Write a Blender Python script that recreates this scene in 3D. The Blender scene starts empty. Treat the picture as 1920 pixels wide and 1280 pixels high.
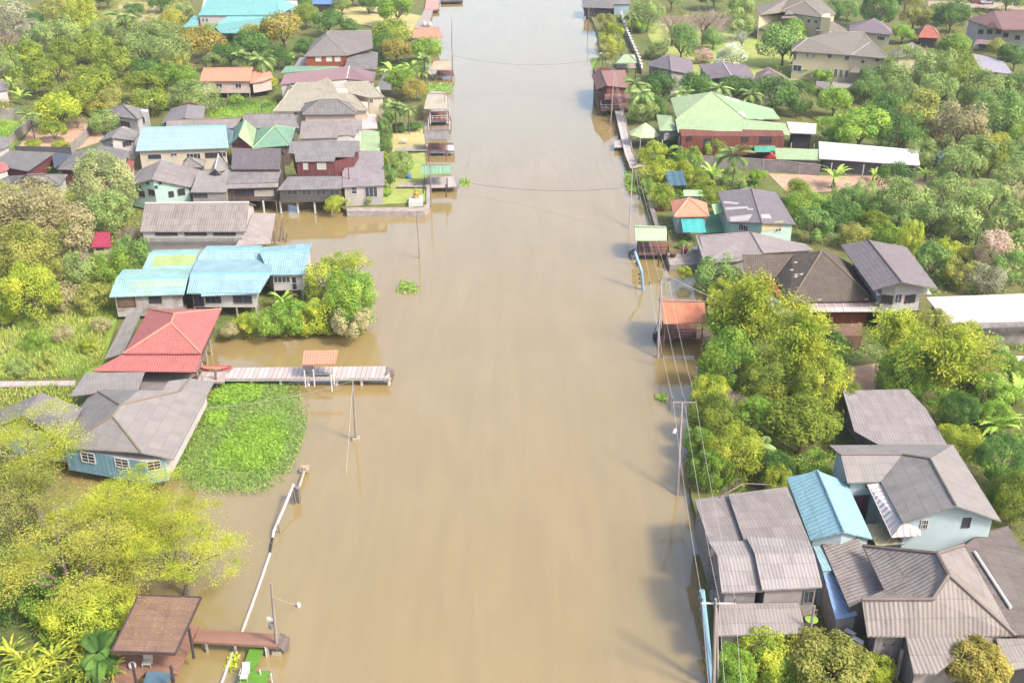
import bpy, math, random
import numpy as np
from mathutils import Vector
random.seed(7); RNG = np.random.default_rng(7)
SC = bpy.context.scene; COL = SC.collection
# ---------------------------------------------------------------- camera, sky, sun, exposure
CAM_H, PITCH, FPX = 60.0, math.radians(27.1), 2030.0
cam = bpy.data.cameras.new('camera'); cam.sensor_width = 36; cam.lens = 36*FPX/1920
cam.clip_start = 1; cam.clip_end = 4000
camo = bpy.data.objects.new('camera', cam); COL.objects.link(camo)
camo.location = (0, 0, CAM_H); camo.rotation_euler = (math.pi/2-PITCH, 0, 0); SC.camera = camo
SUN_EL, SUN_AZ = math.radians(48), math.radians(126)      # azimuth measured from +Y towards +X
w = bpy.data.worlds.new('World'); SC.world = w; w.use_nodes = True
nt = w.node_tree; bg = nt.nodes['Background']
sky = nt.nodes.new('ShaderNodeTexSky'); sky.sky_type = 'NISHITA'; sky.sun_disc = False
sky.sun_elevation = SUN_EL; sky.sun_rotation = SUN_AZ; sky.dust_density = 5; sky.air_density = 1.0; sky.ozone_density = 1
nt.links.new(sky.outputs[0], bg.inputs[0]); bg.inputs[1].default_value = 0.15
sl = bpy.data.lights.new('sun', 'SUN'); sl.energy = 1.9; sl.angle = math.radians(9.0); sl.color = (1, .955, .90)
so = bpy.data.objects.new('sun', sl); COL.objects.link(so)
sd = Vector((math.sin(SUN_AZ)*math.cos(SUN_EL), math.cos(SUN_AZ)*math.cos(SUN_EL), math.sin(SUN_EL)))
so.rotation_euler = sd.to_track_quat('Z', 'Y').to_euler(); so.location = (0, 0, 200)
SC.view_settings.view_transform = 'Standard'; SC.view_settings.look = 'None'
SC.view_settings.exposure = 1.72; SC.view_settings.gamma = 1
SC.render.engine = 'CYCLES'; SC.cycles.max_bounces = 6; SC.cycles.transparent_max_bounces = 6
GL = 0.7                                                   # ground level above the water
# ---------------------------------------------------------------- projection of the photograph's pixels
FW = Vector((0, math.cos(PITCH), -math.sin(PITCH))); UP = Vector((0, math.sin(PITCH), math.cos(PITCH))); RT = Vector((1, 0, 0))
CP = Vector((0, 0, CAM_H))
def ray(x, y): return FW*FPX + RT*(x-960) + UP*(640-y)
def P(x, y, z=GL):
    d = ray(x, y); t = (z-CAM_H)/d.z
    return CP + d*t
def pix(v):
    d = v-CP; k = FPX/d.dot(FW)
    return (960+d.dot(RT)*k, 640-d.dot(UP)*k)
def ppm(v): return FPX/(v-CP).dot(FW)                     # pixels per metre at a point
# ---------------------------------------------------------------- colours and materials
def lin(h, k=1.0):
    r = []
    for i in (0, 2, 4):
        c = int(h[i:i+2], 16)/255
        r.append(k*(c/12.92 if c <= .04045 else ((c+.055)/1.055)**2.4))
    return (*r, 1)
KB = 0.42
def new_mat(name):
    m = bpy.data.materials.new(name); m.use_nodes = True
    t = m.node_tree; return m, t, t.nodes['Principled BSDF']
def nd(t, typ, **kw):
    n = t.nodes.new(typ)
    for k, v in kw.items():
        if k.startswith('i_'):
            key = k[2:]; n.inputs[int(key) if key.isdigit() else key].default_value = v
        else: setattr(n, k, v)
    return n
def mix(t, a, b, f, bt='MIX'):
    n = t.nodes.new('ShaderNodeMix'); n.data_type = 'RGBA'; n.blend_type = bt
    for sock, val in ((n.inputs[6], a), (n.inputs[7], b), (n.inputs[0], f)):
        if hasattr(val, 'links') or hasattr(val, 'is_linked'): t.links.new(val, sock)
        else: sock.default_value = val
    return n.outputs[2]
def ramp(t, fac, p0, p1):
    r = t.nodes.new('ShaderNodeMapRange'); r.inputs[1].default_value = p0; r.inputs[2].default_value = p1
    t.links.new(fac, r.inputs[0]); return r.outputs[0]
def noise(t, vec, scale, detail=3, rough=.55):
    n = nd(t, 'ShaderNodeTexNoise'); n.inputs['Scale'].default_value = scale; n.inputs['Detail'].default_value = detail
    n.inputs['Roughness'].default_value = rough; t.links.new(vec, n.inputs['Vector']); return n.outputs[0]
MC = {}
def plain(h, rough=.7, var=.25, h2=None, scale=.6, k=KB, bump=0, metal=0):
    """painted / plastered / wooden surface with soft dirt variation (world-sized noise)"""
    key = ('p', h, rough, var, h2, scale, k, bump)
    if key in MC: return MC[key]
    m, t, b = new_mat('surface_'+h)
    g = nd(t, 'ShaderNodeNewGeometry').outputs['Position']
    c = lin(h, k); d = lin(h2, k) if h2 else tuple(x*(1-var) for x in c[:3])+(1,)
    n1 = ramp(t, noise(t, g, scale, 5, .65), .38, .68)
    c1 = mix(t, c, d, n1)
    n2 = ramp(t, noise(t, g, 6, 3), .3, .8)
    c2 = mix(t, c1, tuple(x*.75 for x in c[:3])+(1,), n2)
    c2 = mix(t, c1, c2, .45)
    t.links.new(c2, b.inputs['Base Color']); b.inputs['Roughness'].default_value = rough; b.inputs['Metallic'].default_value = metal
    b.inputs['Specular IOR Level'].default_value = .3
    if bump:
        bp = nd(t, 'ShaderNodeBump', i_Strength=.6, i_Distance=bump); t.links.new(noise(t, g, 9, 4), bp.inputs['Height']); t.links.new(bp.outputs[0], b.inputs['Normal'])
    MC[key] = m; return m
def uvmath(t, sock, op, v):
    n = nd(t, 'ShaderNodeMath', operation=op); t.links.new(sock, n.inputs[0])
    if v is not None: n.inputs[1].default_value = v
    return n.outputs[0]
def roofmat(h, h2=None, pitch=.28, amp=.035, rough=.75, stain=.5, row=1.3, patch=.0, patch_h='d8cfc8', k=KB, tile=False):
    """corrugated sheet / tile roof: u runs along the eave, v up the slope, in metres"""
    key = ('r', h, h2, pitch, amp, rough, stain, row, patch, patch_h, k, tile)
    if key in MC: return MC[key]
    m, t, b = new_mat('roof_'+h)
    uv = nd(t, 'ShaderNodeUVMap', uv_map='UVMap').outputs[0]
    sx = nd(t, 'ShaderNodeSeparateXYZ'); t.links.new(uv, sx.inputs[0]); u, v = sx.outputs[0], sx.outputs[1]
    c = lin(h, k); d = lin(h2, k) if h2 else tuple(x*.68 for x in c[:3])+(1,)
    g = nd(t, 'ShaderNodeNewGeometry').outputs['Position']
    # streaks running down the slope
    mp = nd(t, 'ShaderNodeMapping'); mp.inputs['Scale'].default_value = (1.7, .22, 1); t.links.new(uv, mp.inputs[0])
    ns = ramp(t, noise(t, mp.outputs[0], 1.0, 5, .7), .36, .7)
    nb = ramp(t, noise(t, g, .35, 4, .6), .35, .7)
    f1 = uvmath(t, ns, 'MULTIPLY', min(1, stain*1.4)); c1 = mix(t, c, d, f1)
    f2 = uvmath(t, nb, 'MULTIPLY', stain*.8); c1 = mix(t, c1, tuple(x*.72 for x in c[:3])+(1,), f2)
    # single sheets differ a little
    fu = uvmath(t, uvmath(t, u, 'DIVIDE', 1.0), 'FLOOR', None); fv = uvmath(t, uvmath(t, v, 'DIVIDE', row), 'FLOOR', None)
    cx = nd(t, 'ShaderNodeCombineXYZ'); t.links.new(fu, cx.inputs[0]); t.links.new(fv, cx.inputs[1])
    wn = nd(t, 'ShaderNodeTexWhiteNoise', noise_dimensions='2D'); t.links.new(cx.outputs[0], wn.inputs['Vector'])
    fs = uvmath(t, wn.outputs[0], 'MULTIPLY', .5*min(1, stain*1.5))
    c1 = mix(t, c1, tuple(min(1, x*1.25) for x in c[:3])+(1,), fs)
    if patch > 0:
        pm = uvmath(t, wn.outputs[0], 'GREATER_THAN', 1-patch); c1 = mix(t, c1, lin(patch_h, .8), pm)
    # dark overlap line between rows
    fr = uvmath(t, uvmath(t, v, 'DIVIDE', row), 'FRACT', None); ln = uvmath(t, fr, 'LESS_THAN', .045/row*1.6)
    ln = uvmath(t, ln, 'MULTIPLY', .35); c1 = mix(t, c1, tuple(x*.45 for x in c[:3])+(1,), ln)
    # fine grain
    gr = uvmath(t, ramp(t, noise(t, g, 14, 2), .3, .75), 'MULTIPLY', .3); c1 = mix(t, c1, tuple(x*.6 for x in c[:3])+(1,), gr)
    t.links.new(c1, b.inputs['Base Color']); b.inputs['Roughness'].default_value = rough; b.inputs['Specular IOR Level'].default_value = .3
    sn = uvmath(t, uvmath(t, u, 'MULTIPLY', 2*math.pi/pitch), 'SINE', None)
    sn = uvmath(t, sn, 'MULTIPLY', .5)
    ad = nd(t, 'ShaderNodeMath', operation='SUBTRACT'); t.links.new(sn, ad.inputs[0]); t.links.new(uvmath(t, fr, 'MULTIPLY', .6), ad.inputs[1])
    a2 = nd(t, 'ShaderNodeMath', operation='MULTIPLY_ADD'); t.links.new(wn.outputs[0], a2.inputs[0]); a2.inputs[1].default_value = .25; t.links.new(ad.outputs[0], a2.inputs[2])
    a3 = nd(t, 'ShaderNodeMath', operation='MULTIPLY_ADD'); t.links.new(noise(t, g, .9, 3), a3.inputs[0]); a3.inputs[1].default_value = min(6, .12/max(.004, amp)); t.links.new(a2.outputs[0], a3.inputs[2])
    bp = nd(t, 'ShaderNodeBump', i_Strength=1.0, i_Distance=amp); t.links.new(a3.outputs[0], bp.inputs['Height']); t.links.new(bp.outputs[0], b.inputs['Normal'])
    MC[key] = m; return m
def plankmat(h, h2=None, wid=.18, rough=.7, k=KB, gap=.25):
    """boards: seams across u"""
    key = ('k', h, h2, wid, rough, k)
    if key in MC: return MC[key]
    m, t, b = new_mat('planks_'+h)
    uv = nd(t, 'ShaderNodeUVMap', uv_map='UVMap').outputs[0]
    sx = nd(t, 'ShaderNodeSeparateXYZ'); t.links.new(uv, sx.inputs[0])
    q = uvmath(t, sx.outputs[0], 'DIVIDE', wid); fl = uvmath(t, q, 'FLOOR', None); fr = uvmath(t, q, 'FRACT', None)
    wn = nd(t, 'ShaderNodeTexWhiteNoise', noise_dimensions='1D'); t.links.new(fl, wn.inputs['W'])
    c = lin(h, k); d = lin(h2, k) if h2 else tuple(x*.7 for x in c[:3])+(1,)
    c1 = mix(t, c, d, wn.outputs[0])
    g = nd(t, 'ShaderNodeNewGeometry').outputs['Position']
    c1 = mix(t, c1, tuple(x*.6 for x in c[:3])+(1,), uvmath(t, ramp(t, noise(t, g, 1.2, 5, .7), .4, .75), 'MULTIPLY', .5))
    ln = uvmath(t, uvmath(t, fr, 'LESS_THAN', .12), 'MULTIPLY', gap*2); c1 = mix(t, c1, tuple(x*.3 for x in c[:3])+(1,), ln)
    t.links.new(c1, b.inputs['Base Color']); b.inputs['Roughness'].default_value = rough; b.inputs['Specular IOR Level'].default_value = .25
    MC[key] = m; return m
def glassmat():
    if 'gl' in MC: return MC['gl']
    m, t, b = new_mat('window_glass'); b.inputs['Base Color'].default_value = (.025, .03, .04, 1); b.inputs['Roughness'].default_value = .12
    MC['gl'] = m; return m
def leafmat(h, h2, k=.95, trans=.4):
    key = ('l', h, h2, k)
    if key in MC: return MC[key]
    m, t, b = new_mat('leaves_'+h)
    at = nd(t, 'ShaderNodeAttribute', attribute_name='rnd').outputs['Fac']
    oi = nd(t, 'ShaderNodeObjectInfo').outputs['Random']
    tc = nd(t, 'ShaderNodeTexCoord').outputs['Object']
    n1 = ramp(t, noise(t, tc, 2.2, 2), .38, .64)
    f = nd(t, 'ShaderNodeMath', operation='MULTIPLY_ADD'); t.links.new(at, f.inputs[0]); f.inputs[1].default_value = .6; t.links.new(uvmath(t, n1, 'MULTIPLY', .6), f.inputs[2])
    c = mix(t, lin(h, k), lin(h2, k), f.outputs[0])
    hs = nd(t, 'ShaderNodeHueSaturation'); t.links.new(c, hs.inputs['Color'])
    t.links.new(ramp(t, oi, 0, 1), hs.inputs['Value']); 
    vr = hs.inputs['Value'].links[0].from_node; vr.inputs[3].default_value = .82; vr.inputs[4].default_value = 1.15
    b.inputs['Roughness'].default_value = .6; b.inputs['Specular IOR Level'].default_value = .1
    t.links.new(hs.outputs[0], b.inputs['Base Color'])
    tr = nd(t, 'ShaderNodeBsdfTranslucent'); t.links.new(hs.outputs[0], tr.inputs[0])
    ms = nd(t, 'ShaderNodeMixShader'); ms.inputs[0].default_value = trans
    t.links.new(b.outputs[0], ms.inputs[1]); t.links.new(tr.outputs[0], ms.inputs[2])
    t.links.new(ms.outputs[0], t.nodes['Material Output'].inputs['Surface'])
    MC[key] = m; return m
# ---------------------------------------------------------------- mesh helpers
class MB:
    """collects faces of one mesh"""
    def __init__(s): s.v = []; s.f = []; s.uv = []; s.mi = []
    def face(s, pts, uv=None, mi=0):
        i = len(s.v); s.v += [tuple(p) for p in pts]; s.f.append(tuple(range(i, i+len(pts))))
        if uv is None:
            p = [Vector(q) for q in pts]; n = (p[1]-p[0]).cross(p[2]-p[0])
            if n.length < 1e-9: n = Vector((0, 0, 1))
            n.normalize()
            u = Vector((0, 0, 1)).cross(n); u = u.normalized() if u.length > .05 else Vector((1, 0, 0)); vv = n.cross(u)
            uv = [(q.dot(u), q.dot(vv)) for q in p]
        s.uv += uv; s.mi.append(mi)
    def prism(s, pts, dz, mi=0, uvdir=None):
        """polygon (top) extruded straight down by dz"""
        pts = [Vector(p) for p in pts]
        n = sum(((pts[i]-pts[0]).cross(pts[i+1]-pts[0]) for i in range(1, len(pts)-1)), Vector())
        if n.z < 0: pts = pts[::-1]
        uv = None
        if uvdir is not None:
            u = Vector(uvdir).normalized(); vv = Vector((-u.y, u.x, 0)); uv = [(p.dot(u), p.dot(vv)) for p in pts]
        s.face(pts, uv, mi); lo = [p-Vector((0, 0, dz)) for p in pts]; s.face(lo[::-1], None, mi)
        for i in range(len(pts)):
            j = (i+1) % len(pts); s.face([pts[i], lo[i], lo[j], pts[j]], None, mi)
    def box(s, c, ax, ay, az, mi=0):
        """centre and three half vectors"""
        c, ax, ay, az = Vector(c), Vector(ax), Vector(ay), Vector(az)
        q = {}
        for i in (-1, 1):
            for j in (-1, 1):
                for k in (-1, 1): q[i, j, k] = c+ax*i+ay*j+az*k
        for f in (((-1,-1,-1),(-1,1,-1),(1,1,-1),(1,-1,-1)), ((-1,-1,1),(1,-1,1),(1,1,1),(-1,1,1)), ((-1,-1,-1),(1,-1,-1),(1,-1,1),(-1,-1,1)),
                  ((1,1,-1),(-1,1,-1),(-1,1,1),(1,1,1)), ((-1,1,-1),(-1,-1,-1),(-1,-1,1),(-1,1,1)), ((1,-1,-1),(1,1,-1),(1,1,1),(1,-1,1))):
            s.face([q[a] for a in f], None, mi)
    def bar(s, a, b, r, mi=0, n=4, r2=None):
        a, b = Vector(a), Vector(b); d = b-a
        if d.length < 1e-6: return
        d.normalize(); h = Vector((0, 0, 1)) if abs(d.z) < .9 else Vector((1, 0, 0))
        u = d.cross(h).normalized(); v = d.cross(u); r2 = r if r2 is None else r2
        A = [a+(u*math.cos(2*math.pi*(i+.5)/n)+v*math.sin(2*math.pi*(i+.5)/n))*r for i in range(n)]
        B = [b+(u*math.cos(2*math.pi*(i+.5)/n)+v*math.sin(2*math.pi*(i+.5)/n))*r2 for i in range(n)]
        for i in range(n):
            j = (i+1) % n; s.face([A[j], A[i], B[i], B[j]], None, mi)
        s.face(A, None, mi); s.face(B[::-1], None, mi)
    def tube(s, pts, rs, n=6, mi=0):
        for i in range(len(pts)-1): s.bar(pts[i], pts[i+1], rs[i] if hasattr(rs, '__len__') else rs, mi, n, (rs[i+1] if hasattr(rs, '__len__') else rs))
    def lathe(s, c, prof, n=12, mi=0):
        c = Vector(c); rings = [[c+Vector((r*math.cos(2*math.pi*i/n), r*math.sin(2*math.pi*i/n), z)) for i in range(n)] for r, z in prof]
        for a, b in zip(rings, rings[1:]):
            for i in range(n):
                j = (i+1) % n; s.face([a[i], a[j], b[j], b[i]], None, mi)
    def build(s, name, mats, parent=None, origin=None):
        if not isinstance(mats, (list, tuple)): mats = [mats]
        o0 = parent.matrix_world_loc if False else None
        off = Vector((0, 0, 0))
        if origin is not None: off = Vector(origin)
        elif parent is not None: off = WLOC[parent.name]
        me = bpy.data.meshes.new(name)
        me.from_pydata([tuple(Vector(v)-off) for v in s.v], [], s.f)
        for m in mats: me.materials.append(m)
        l = me.uv_layers.new(name='UVMap')
        l.data.foreach_set('uv', np.array(s.uv, dtype=np.float32).ravel())
        me.polygons.foreach_set('material_index', np.array(s.mi, dtype=np.int32)); me.update()
        o = bpy.data.objects.new(name, me); COL.objects.link(o)
        if parent is not None:
            o.parent = parent; WLOC[o.name] = off.copy()
        else:
            o.location = off; WLOC[o.name] = off.copy()
        return o
WLOC = {}
def tag(o, label=None, cat=None, group=None, kind=None):
    if label: o['label'] = label
    if cat: o['category'] = cat
    if group: o['group'] = group
    if kind: o['kind'] = kind
    return o
def empty(name, loc, label, cat, group=None):
    o = bpy.data.objects.new(name, None); COL.objects.link(o); o.location = loc; o.empty_display_size = .5
    WLOC[o.name] = Vector(loc); return tag(o, label, cat, group)
def hull(pts):
    p = sorted({(round(a, 3), round(b, 3)) for a, b in pts})
    def half(q):
        r = []
        for a in q:
            while len(r) > 1 and (r[-1][0]-r[-2][0])*(a[1]-r[-2][1])-(r[-1][1]-r[-2][1])*(a[0]-r[-2][0]) <= 0: r.pop()
            r.append(a)
        return r
    return half(p)[:-1]+half(p[::-1])[:-1]
def shrink(poly, d):
    """inset of a counter-clockwise polygon"""
    n = len(poly); out = []
    for i in range(n):
        a, b, c = Vector(poly[i-1]), Vector(poly[i]), Vector(poly[(i+1) % n])
        e1, e2 = (b-a).normalized(), (c-b).normalized(); n1, n2 = Vector((-e1.y, e1.x)), Vector((-e2.y, e2.x))
        m = n1+n2; m = m/max(.3, (1+n1.dot(n2))); out.append(tuple(b+m*d))
    return out
def area2(p): return sum(p[i-1][0]*p[i][1]-p[i][0]*p[i-1][1] for i in range(len(p)))
def inside(x, y, poly):
    r = False; n = len(poly)
    for i in range(n):
        x1, y1 = poly[i-1][:2]; x2, y2 = poly[i][:2]
        if (y1 > y) != (y2 > y) and x < (x2-x1)*(y-y1)/(y2-y1)+x1: r = not r
    return r
RIDGE = plain('9c8f88', .8)
class Bld:
    """a building: an Empty that parents roof, wall, window ... parts. Points are photo pixels with a height."""
    def __init__(s, name, label, cat='house', group=None, at=None):
        s.e = None; s.a = (name, label, cat, group); s.p = {}; s.faces = []; s.polys = []
        if at: s.root(P(*at))
    def root(s, loc=None):
        if s.e is None:
            n, l, c, g = s.a; s.e = empty(n, (loc.x, loc.y, GL if loc.z >= GL else loc.z), l, c, g)
        return s.e
    def pts(s, /, **k):
        for a, q in k.items():
            if isinstance(q[0], str):
                if q[0] == 'm': A, E = s.p[q[1]], s.p[q[2]]; s.p[a] = Vector((2*E.x-A.x, 2*E.y-A.y, A.z))
                elif q[0] == 'q': s.p[a] = s.p[q[1]]+s.p[q[3]]-s.p[q[2]]
                elif q[0] == 'd': s.p[a] = s.p[q[1]]+Vector(q[2])          # displaced copy
            elif len(q) == 3: s.p[a] = P(*q)
            else: s.p[a] = q
        return s
    def roof(s, faces, mat, t=.14, ridge='', name='roof', cap=RIDGE, capr=.11, label=None):
        mb = MB(); s.faces = []
        fl = faces.split(); edges = {}
        for f in fl:
            for i in range(len(f)): edges.setdefault(frozenset((f[i-1], f[i])), []).append(f)
        for f in fl:
            known = [s.p[c] for c in f if isinstance(s.p[c], Vector)]
            if len(known) < len(f):
                n = None
                for i in range(len(known)):
                    for j in range(i+1, len(known)):
                        for q in range(j+1, len(known)):
                            m = (known[j]-known[i]).cross(known[q]-known[i])
                            if n is None or m.length > n.length: n = m
                for c in f:
                    if not isinstance(s.p[c], Vector):
                        d = ray(*s.p[c]); k = (known[0]-CP).dot(n)/d.dot(n); s.p[c] = CP+d*k
            pl = [s.p[c].copy() for c in f]
            n = Vector()
            for i in range(1, len(pl)-1): n += (pl[i]-pl[0]).cross(pl[i+1]-pl[0])
            if n.z < 0: pl = pl[::-1]; n = -n; f = f[::-1]
            n.normalize()
            s.faces.append(([(q.x, q.y) for q in pl], pl[0].copy(), n))
            u = Vector((0, 0, 1)).cross(n)
            u = u.normalized() if u.length > .02 else (pl[1]-pl[0]).normalized()
            v = n.cross(u); uv = [(q.dot(u), q.dot(v)) for q in pl]
            mb.face(pl, uv); lo = [q-Vector((0, 0, t)) for q in pl]; mb.face(lo[::-1], uv[::-1])
            for i in range(len(f)):
                if len(edges[frozenset((f[i-1], f[i]))]) == 1: mb.face([pl[i-1], lo[i-1], lo[i], pl[i]])
        s.root(sum((Vector(q[1]) for q in s.faces), Vector())/len(s.faces))
        for e in ridge.split():
            a, b = s.p[e[0]], s.p[e[1]]; mb.bar(a+Vector((0, 0, .02)), b+Vector((0, 0, .02)), capr, 1, 6)
        s.lastpts = [s.p[c] for f in fl for c in f]; s.t = t
        o = mb.build(name, [mat, cap], s.e)
        if label: o['label'] = label
        return s
    def rz(s, x, y, faces=None):
        zs = []; al = []
        for poly, p0, n in (faces or s.faces):
            z = p0.z-((x-p0.x)*n.x+(y-p0.y)*n.y)/n.z; al.append(z)
            if inside(x, y, poly): zs.append(z)
        lo = min(q.z for q in s.lastpts); hi = max(q.z for q in s.lastpts)
        return (min(zs) if zs else max(lo, min(min(al), hi)))-s.t-.01
    def wall(s, mat, z0=GL, inset=.5, outline=None, name='wall', stilts=None, label=None, top=None, front=None):
        if outline: poly = [(s.p[c].x, s.p[c].y) for c in outline]
        else: poly = hull([(q.x, q.y) for q in s.lastpts])
        if area2(poly) < 0: poly = poly[::-1]
        poly = shrink(poly, inset) if inset else poly
        mb = MB(); ztop = []
        for i in range(len(poly)):
            a, b = Vector(poly[i]), Vector(poly[(i+1) % len(poly)]); L = (b-a).length; n = max(2, min(24, int(L/.5)))
            run = 0
            for k in range(n):
                q, r = a+(b-a)*(k/n), a+(b-a)*((k+1)/n)
                za, zb = (top, top) if top is not None else (s.rz(q.x, q.y), s.rz(r.x, r.y))
                za = max(za, z0+.1); zb = max(zb, z0+.1); ztop += [za]
                mb.face([(q.x, q.y, z0), (r.x, r.y, z0), (r.x, r.y, zb), (q.x, q.y, za)], [(L*k/n, z0), (L*(k+1)/n, z0), (L*(k+1)/n, zb), (L*k/n, za)], 1 if front and -(b.x-a.x) < -.75*L else 0)
        mb.face([(x, y, z0) for x, y in poly][::-1])
        if top is not None: mb.face([(x, y, top) for x, y in poly])
        s.root(Vector((poly[0][0], poly[0][1], z0)))
        o = mb.build(name, [mat, front] if front else mat, s.e); s.polys.append((poly, z0, max(ztop)))
        if label: o['label'] = label
        if stilts is not None: s.stilts(poly, z0, stilts)
        return s
    def stilts(s, poly, z0, mat, zb=-.4, step=2.6, r=.13):
        c = 0
        for i in range(len(poly)):
            a, b = Vector(poly[i]), Vector(poly[(i+1) % len(poly)]); e = b-a; nrm = Vector((e.y, -e.x))
            if nrm.dot(Vector((-a.x, -a.y))) < 0: continue
            n = max(1, round(e.length/step))
            for k in range(n):
                q = a+e*(k/n)+Vector((-nrm.x, -nrm.y)).normalized()*.16; mb = MB(); mb.bar((q.x, q.y, zb), (q.x, q.y, z0), r, 0, 6); mb.build('stilt', mat, s.e); c += 1
                if c > 16: return
    def patch(s, i, px, mat, dz=.03, name='roof_patch', label=None):
        """a sheet lying on face i of the last roof, outlined in pixels"""
        poly, p0, n = s.faces[i]; w3 = []
        for x, y in px:
            d = ray(x, y); w3.append(CP+d*((p0-CP).dot(n)/d.dot(n))+Vector((0, 0, dz)))
        u = Vector((0, 0, 1)).cross(n); u.normalize(); v = n.cross(u); mb = MB()
        if (w3[1]-w3[0]).cross(w3[2]-w3[0]).z < 0: w3 = w3[::-1]
        mb.face(w3, [(q.dot(u), q.dot(v)) for q in w3]); lo = [q-Vector((0, 0, .02)) for q in w3]; mb.face(lo[::-1])
        for k in range(len(w3)): mb.face([w3[k-1], lo[k-1], lo[k], w3[k]])
        o = mb.build(name, mat, s.e)
        if label: o['label'] = label
        return s
    def hit(s, px, py):
        best = None; d = ray(px, py)
        for poly, z0, z1 in s.polys:
            for i in range(len(poly)):
                a, b = Vector(poly[i]), Vector(poly[(i+1) % len(poly)]); e = (b-a); L = e.length; e = e/L; n = Vector((e.y, -e.x))
                dn = d.x*n.x+d.y*n.y
                if dn >= -1e-6: continue
                k = ((a.x-CP.x)*n.x+(a.y-CP.y)*n.y)/dn; h = CP+d*k; u = (h.x-a.x)*e.x+(h.y-a.y)*e.y
                miss = max(0, -u, u-L)+max(0, z0-h.z, h.z-z1)*1.0
                if k > 0 and (best is None or (miss, k) < (best[0], best[1])): best = (miss, k, h, e, n, (a, L, z0, z1))
        return best
    def win(s, px, py, wp, hp, cols=2, rows=1, frame='f1ece4', door=False, pane=None, name=None):
        """window / door centred on a pixel of a wall, size in pixels"""
        b = s.hit(px, py)
        if b is None: return s
        h, e, n = b[2], b[3], b[4]; a, L, z0, z1 = b[5]
        E = Vector((e.x, e.y, 0)); N = Vector((n.x, n.y, 0)); Z = Vector((0, 0, 1))
        x0 = Vector(pix(h)); ex = (Vector(pix(h+E*.5))-x0).length*2; ez = (Vector(pix(h+Z*.5))-x0).length*2
        w_, h_ = min(wp/max(ex, 2), L*.95), min(hp/max(ez, 2), (z1-z0)*.95)
        u = (h.x-a.x)*e.x+(h.y-a.y)*e.y; u = min(max(u, w_/2+.05), L-w_/2-.05); zc = min(max(h.z, z0+h_/2+.02), max(z0+h_/2+.02, z1-h_/2-.05))
        h = Vector((a.x+e.x*u, a.y+e.y*u, zc)); c = h+N*.04; ft = min(.09, w_*.12)
        mb = MB()
        for k in (-1, 1):
            mb.box(c+E*k*(w_/2-ft/2), E*ft/2, N*.05, Z*h_/2); mb.box(c+Z*k*(h_/2-ft/2), E*(w_/2-ft), N*.045, Z*ft/2)
        for k in range(1, cols): mb.box(c+E*(w_*(k/cols-.5)), E*ft*.35, N*.035, Z*(h_/2-ft))
        for k in range(1, rows): mb.box(c+Z*(h_*(k/rows-.5)), E*(w_/2-ft), N*.03, Z*ft*.3)
        fo = mb.build(name or ('door' if door else 'window'), plain(frame, .6, .15), s.e)
        mb = MB(); mb.box(h+N*.02, E*(w_/2-ft*.7), N*.015, Z*(h_/2-ft*.7)); mb.build('panel' if (door and pane) else 'pane', plain(pane, .7) if pane else glassmat(), fo)
        return s
    # ---- common roof forms
    def gable(s, fl, fr, rr, rl, ze, zr, mat, ridge=True, back=None, **k):
        s.pts(a=(*fl, ze), b=(*fr, ze), c=(*rr, zr), d=(*rl, zr)); s.pts(e=('m', 'b', 'c'), f=('m', 'a', 'd'))
        return s.roof('abcd dcef', mat, ridge='cd' if ridge else '', **k)
    def gable2(s, fl, fr, br, bl, rf, rb, ze, zr, mat, **k):
        """ridge runs away from the viewer: rf front apex, rb back apex; bl or br may be None"""
        s.pts(a=(*fl, ze), b=(*fr, ze), e=(*rf, zr), g=(*rb, zr))
        s.pts(c=(*br, ze) if br else ('q', 'b', 'e', 'g')); s.pts(d=(*bl, ze) if bl else ('q', 'a', 'e', 'g'))
        return s.roof('aegd ebcg', mat, ridge='eg', **k)
    def hip(s, fl, fr, br, bl, r1, r2, ze, zr, mat, lr=True, **k):
        s.pts(a=(*fl, ze), b=(*fr, ze), e=(*r1, zr), f=(*r2, zr))
        if br: s.pts(c=(*br, ze))
        if bl: s.pts(d=(*bl, ze))
        if not br: s.pts(c=('q', 'b', 'a', 'd'))
        if not bl: s.pts(d=('q', 'a', 'b', 'c'))
        if lr: return s.roof('abfe bcf cdef dae', mat, ridge='ef ae bf cf de', **k)
        return s.roof('abe bcfe cdf daef', mat, ridge='ef ae be cf df', **k)
    def mono(s, pts, mat, ridge='', **k):
        q = 'abcdefghij'[:len(pts)]
        s.pts(**{c: p for c, p in zip(q, pts)}); return s.roof(q, mat, ridge=ridge, **k)
    def slab(s, name, pts, z, t, mat, uvdir=None, label=None):
        mb = MB(); w3 = [P(x, y, z) for x, y in pts]
        d = uvdir if uvdir is not None else (w3[1]-w3[0])
        s.root(w3[0].copy()); mb.prism(w3, t, 0, (d.x, d.y, 0) if hasattr(d, 'x') else d); o = mb.build(name, mat, s.e)
        if label: o['label'] = label
        return s
    def posts(s, pts, z0, z1, r, mat, name='post'):
        for x, y in pts:
            q = P(x, y, z1); s.root(q); mb = MB(); mb.bar((q.x, q.y, z0), (q.x, q.y, z1), r, 0, 6); mb.build(name, mat, s.e)
        return s
    def rail(s, pts, z0, z1, mat, step=.8, name='railing', closed=False, r=.04, mid=True):
        w3 = [P(x, y, z0) for x, y in pts]; s.root(w3[0].copy()); mb = MB(); H = Vector((0, 0, z1-z0))
        seg = list(zip(w3, w3[1:]+([w3[0]] if closed else [])))[:len(w3) if closed else len(w3)-1]
        for a, b in seg:
            mb.bar(a+H, b+H, r*1.3); 
            if mid: mb.bar(a+H*.5, b+H*.5, r)
            n = max(1, int((b-a).length/step))
            for k in range(n+1): q = a+(b-a)*(k/n); mb.bar(q, q+H, r)
        mb.build(name, mat, s.e); return s
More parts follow.
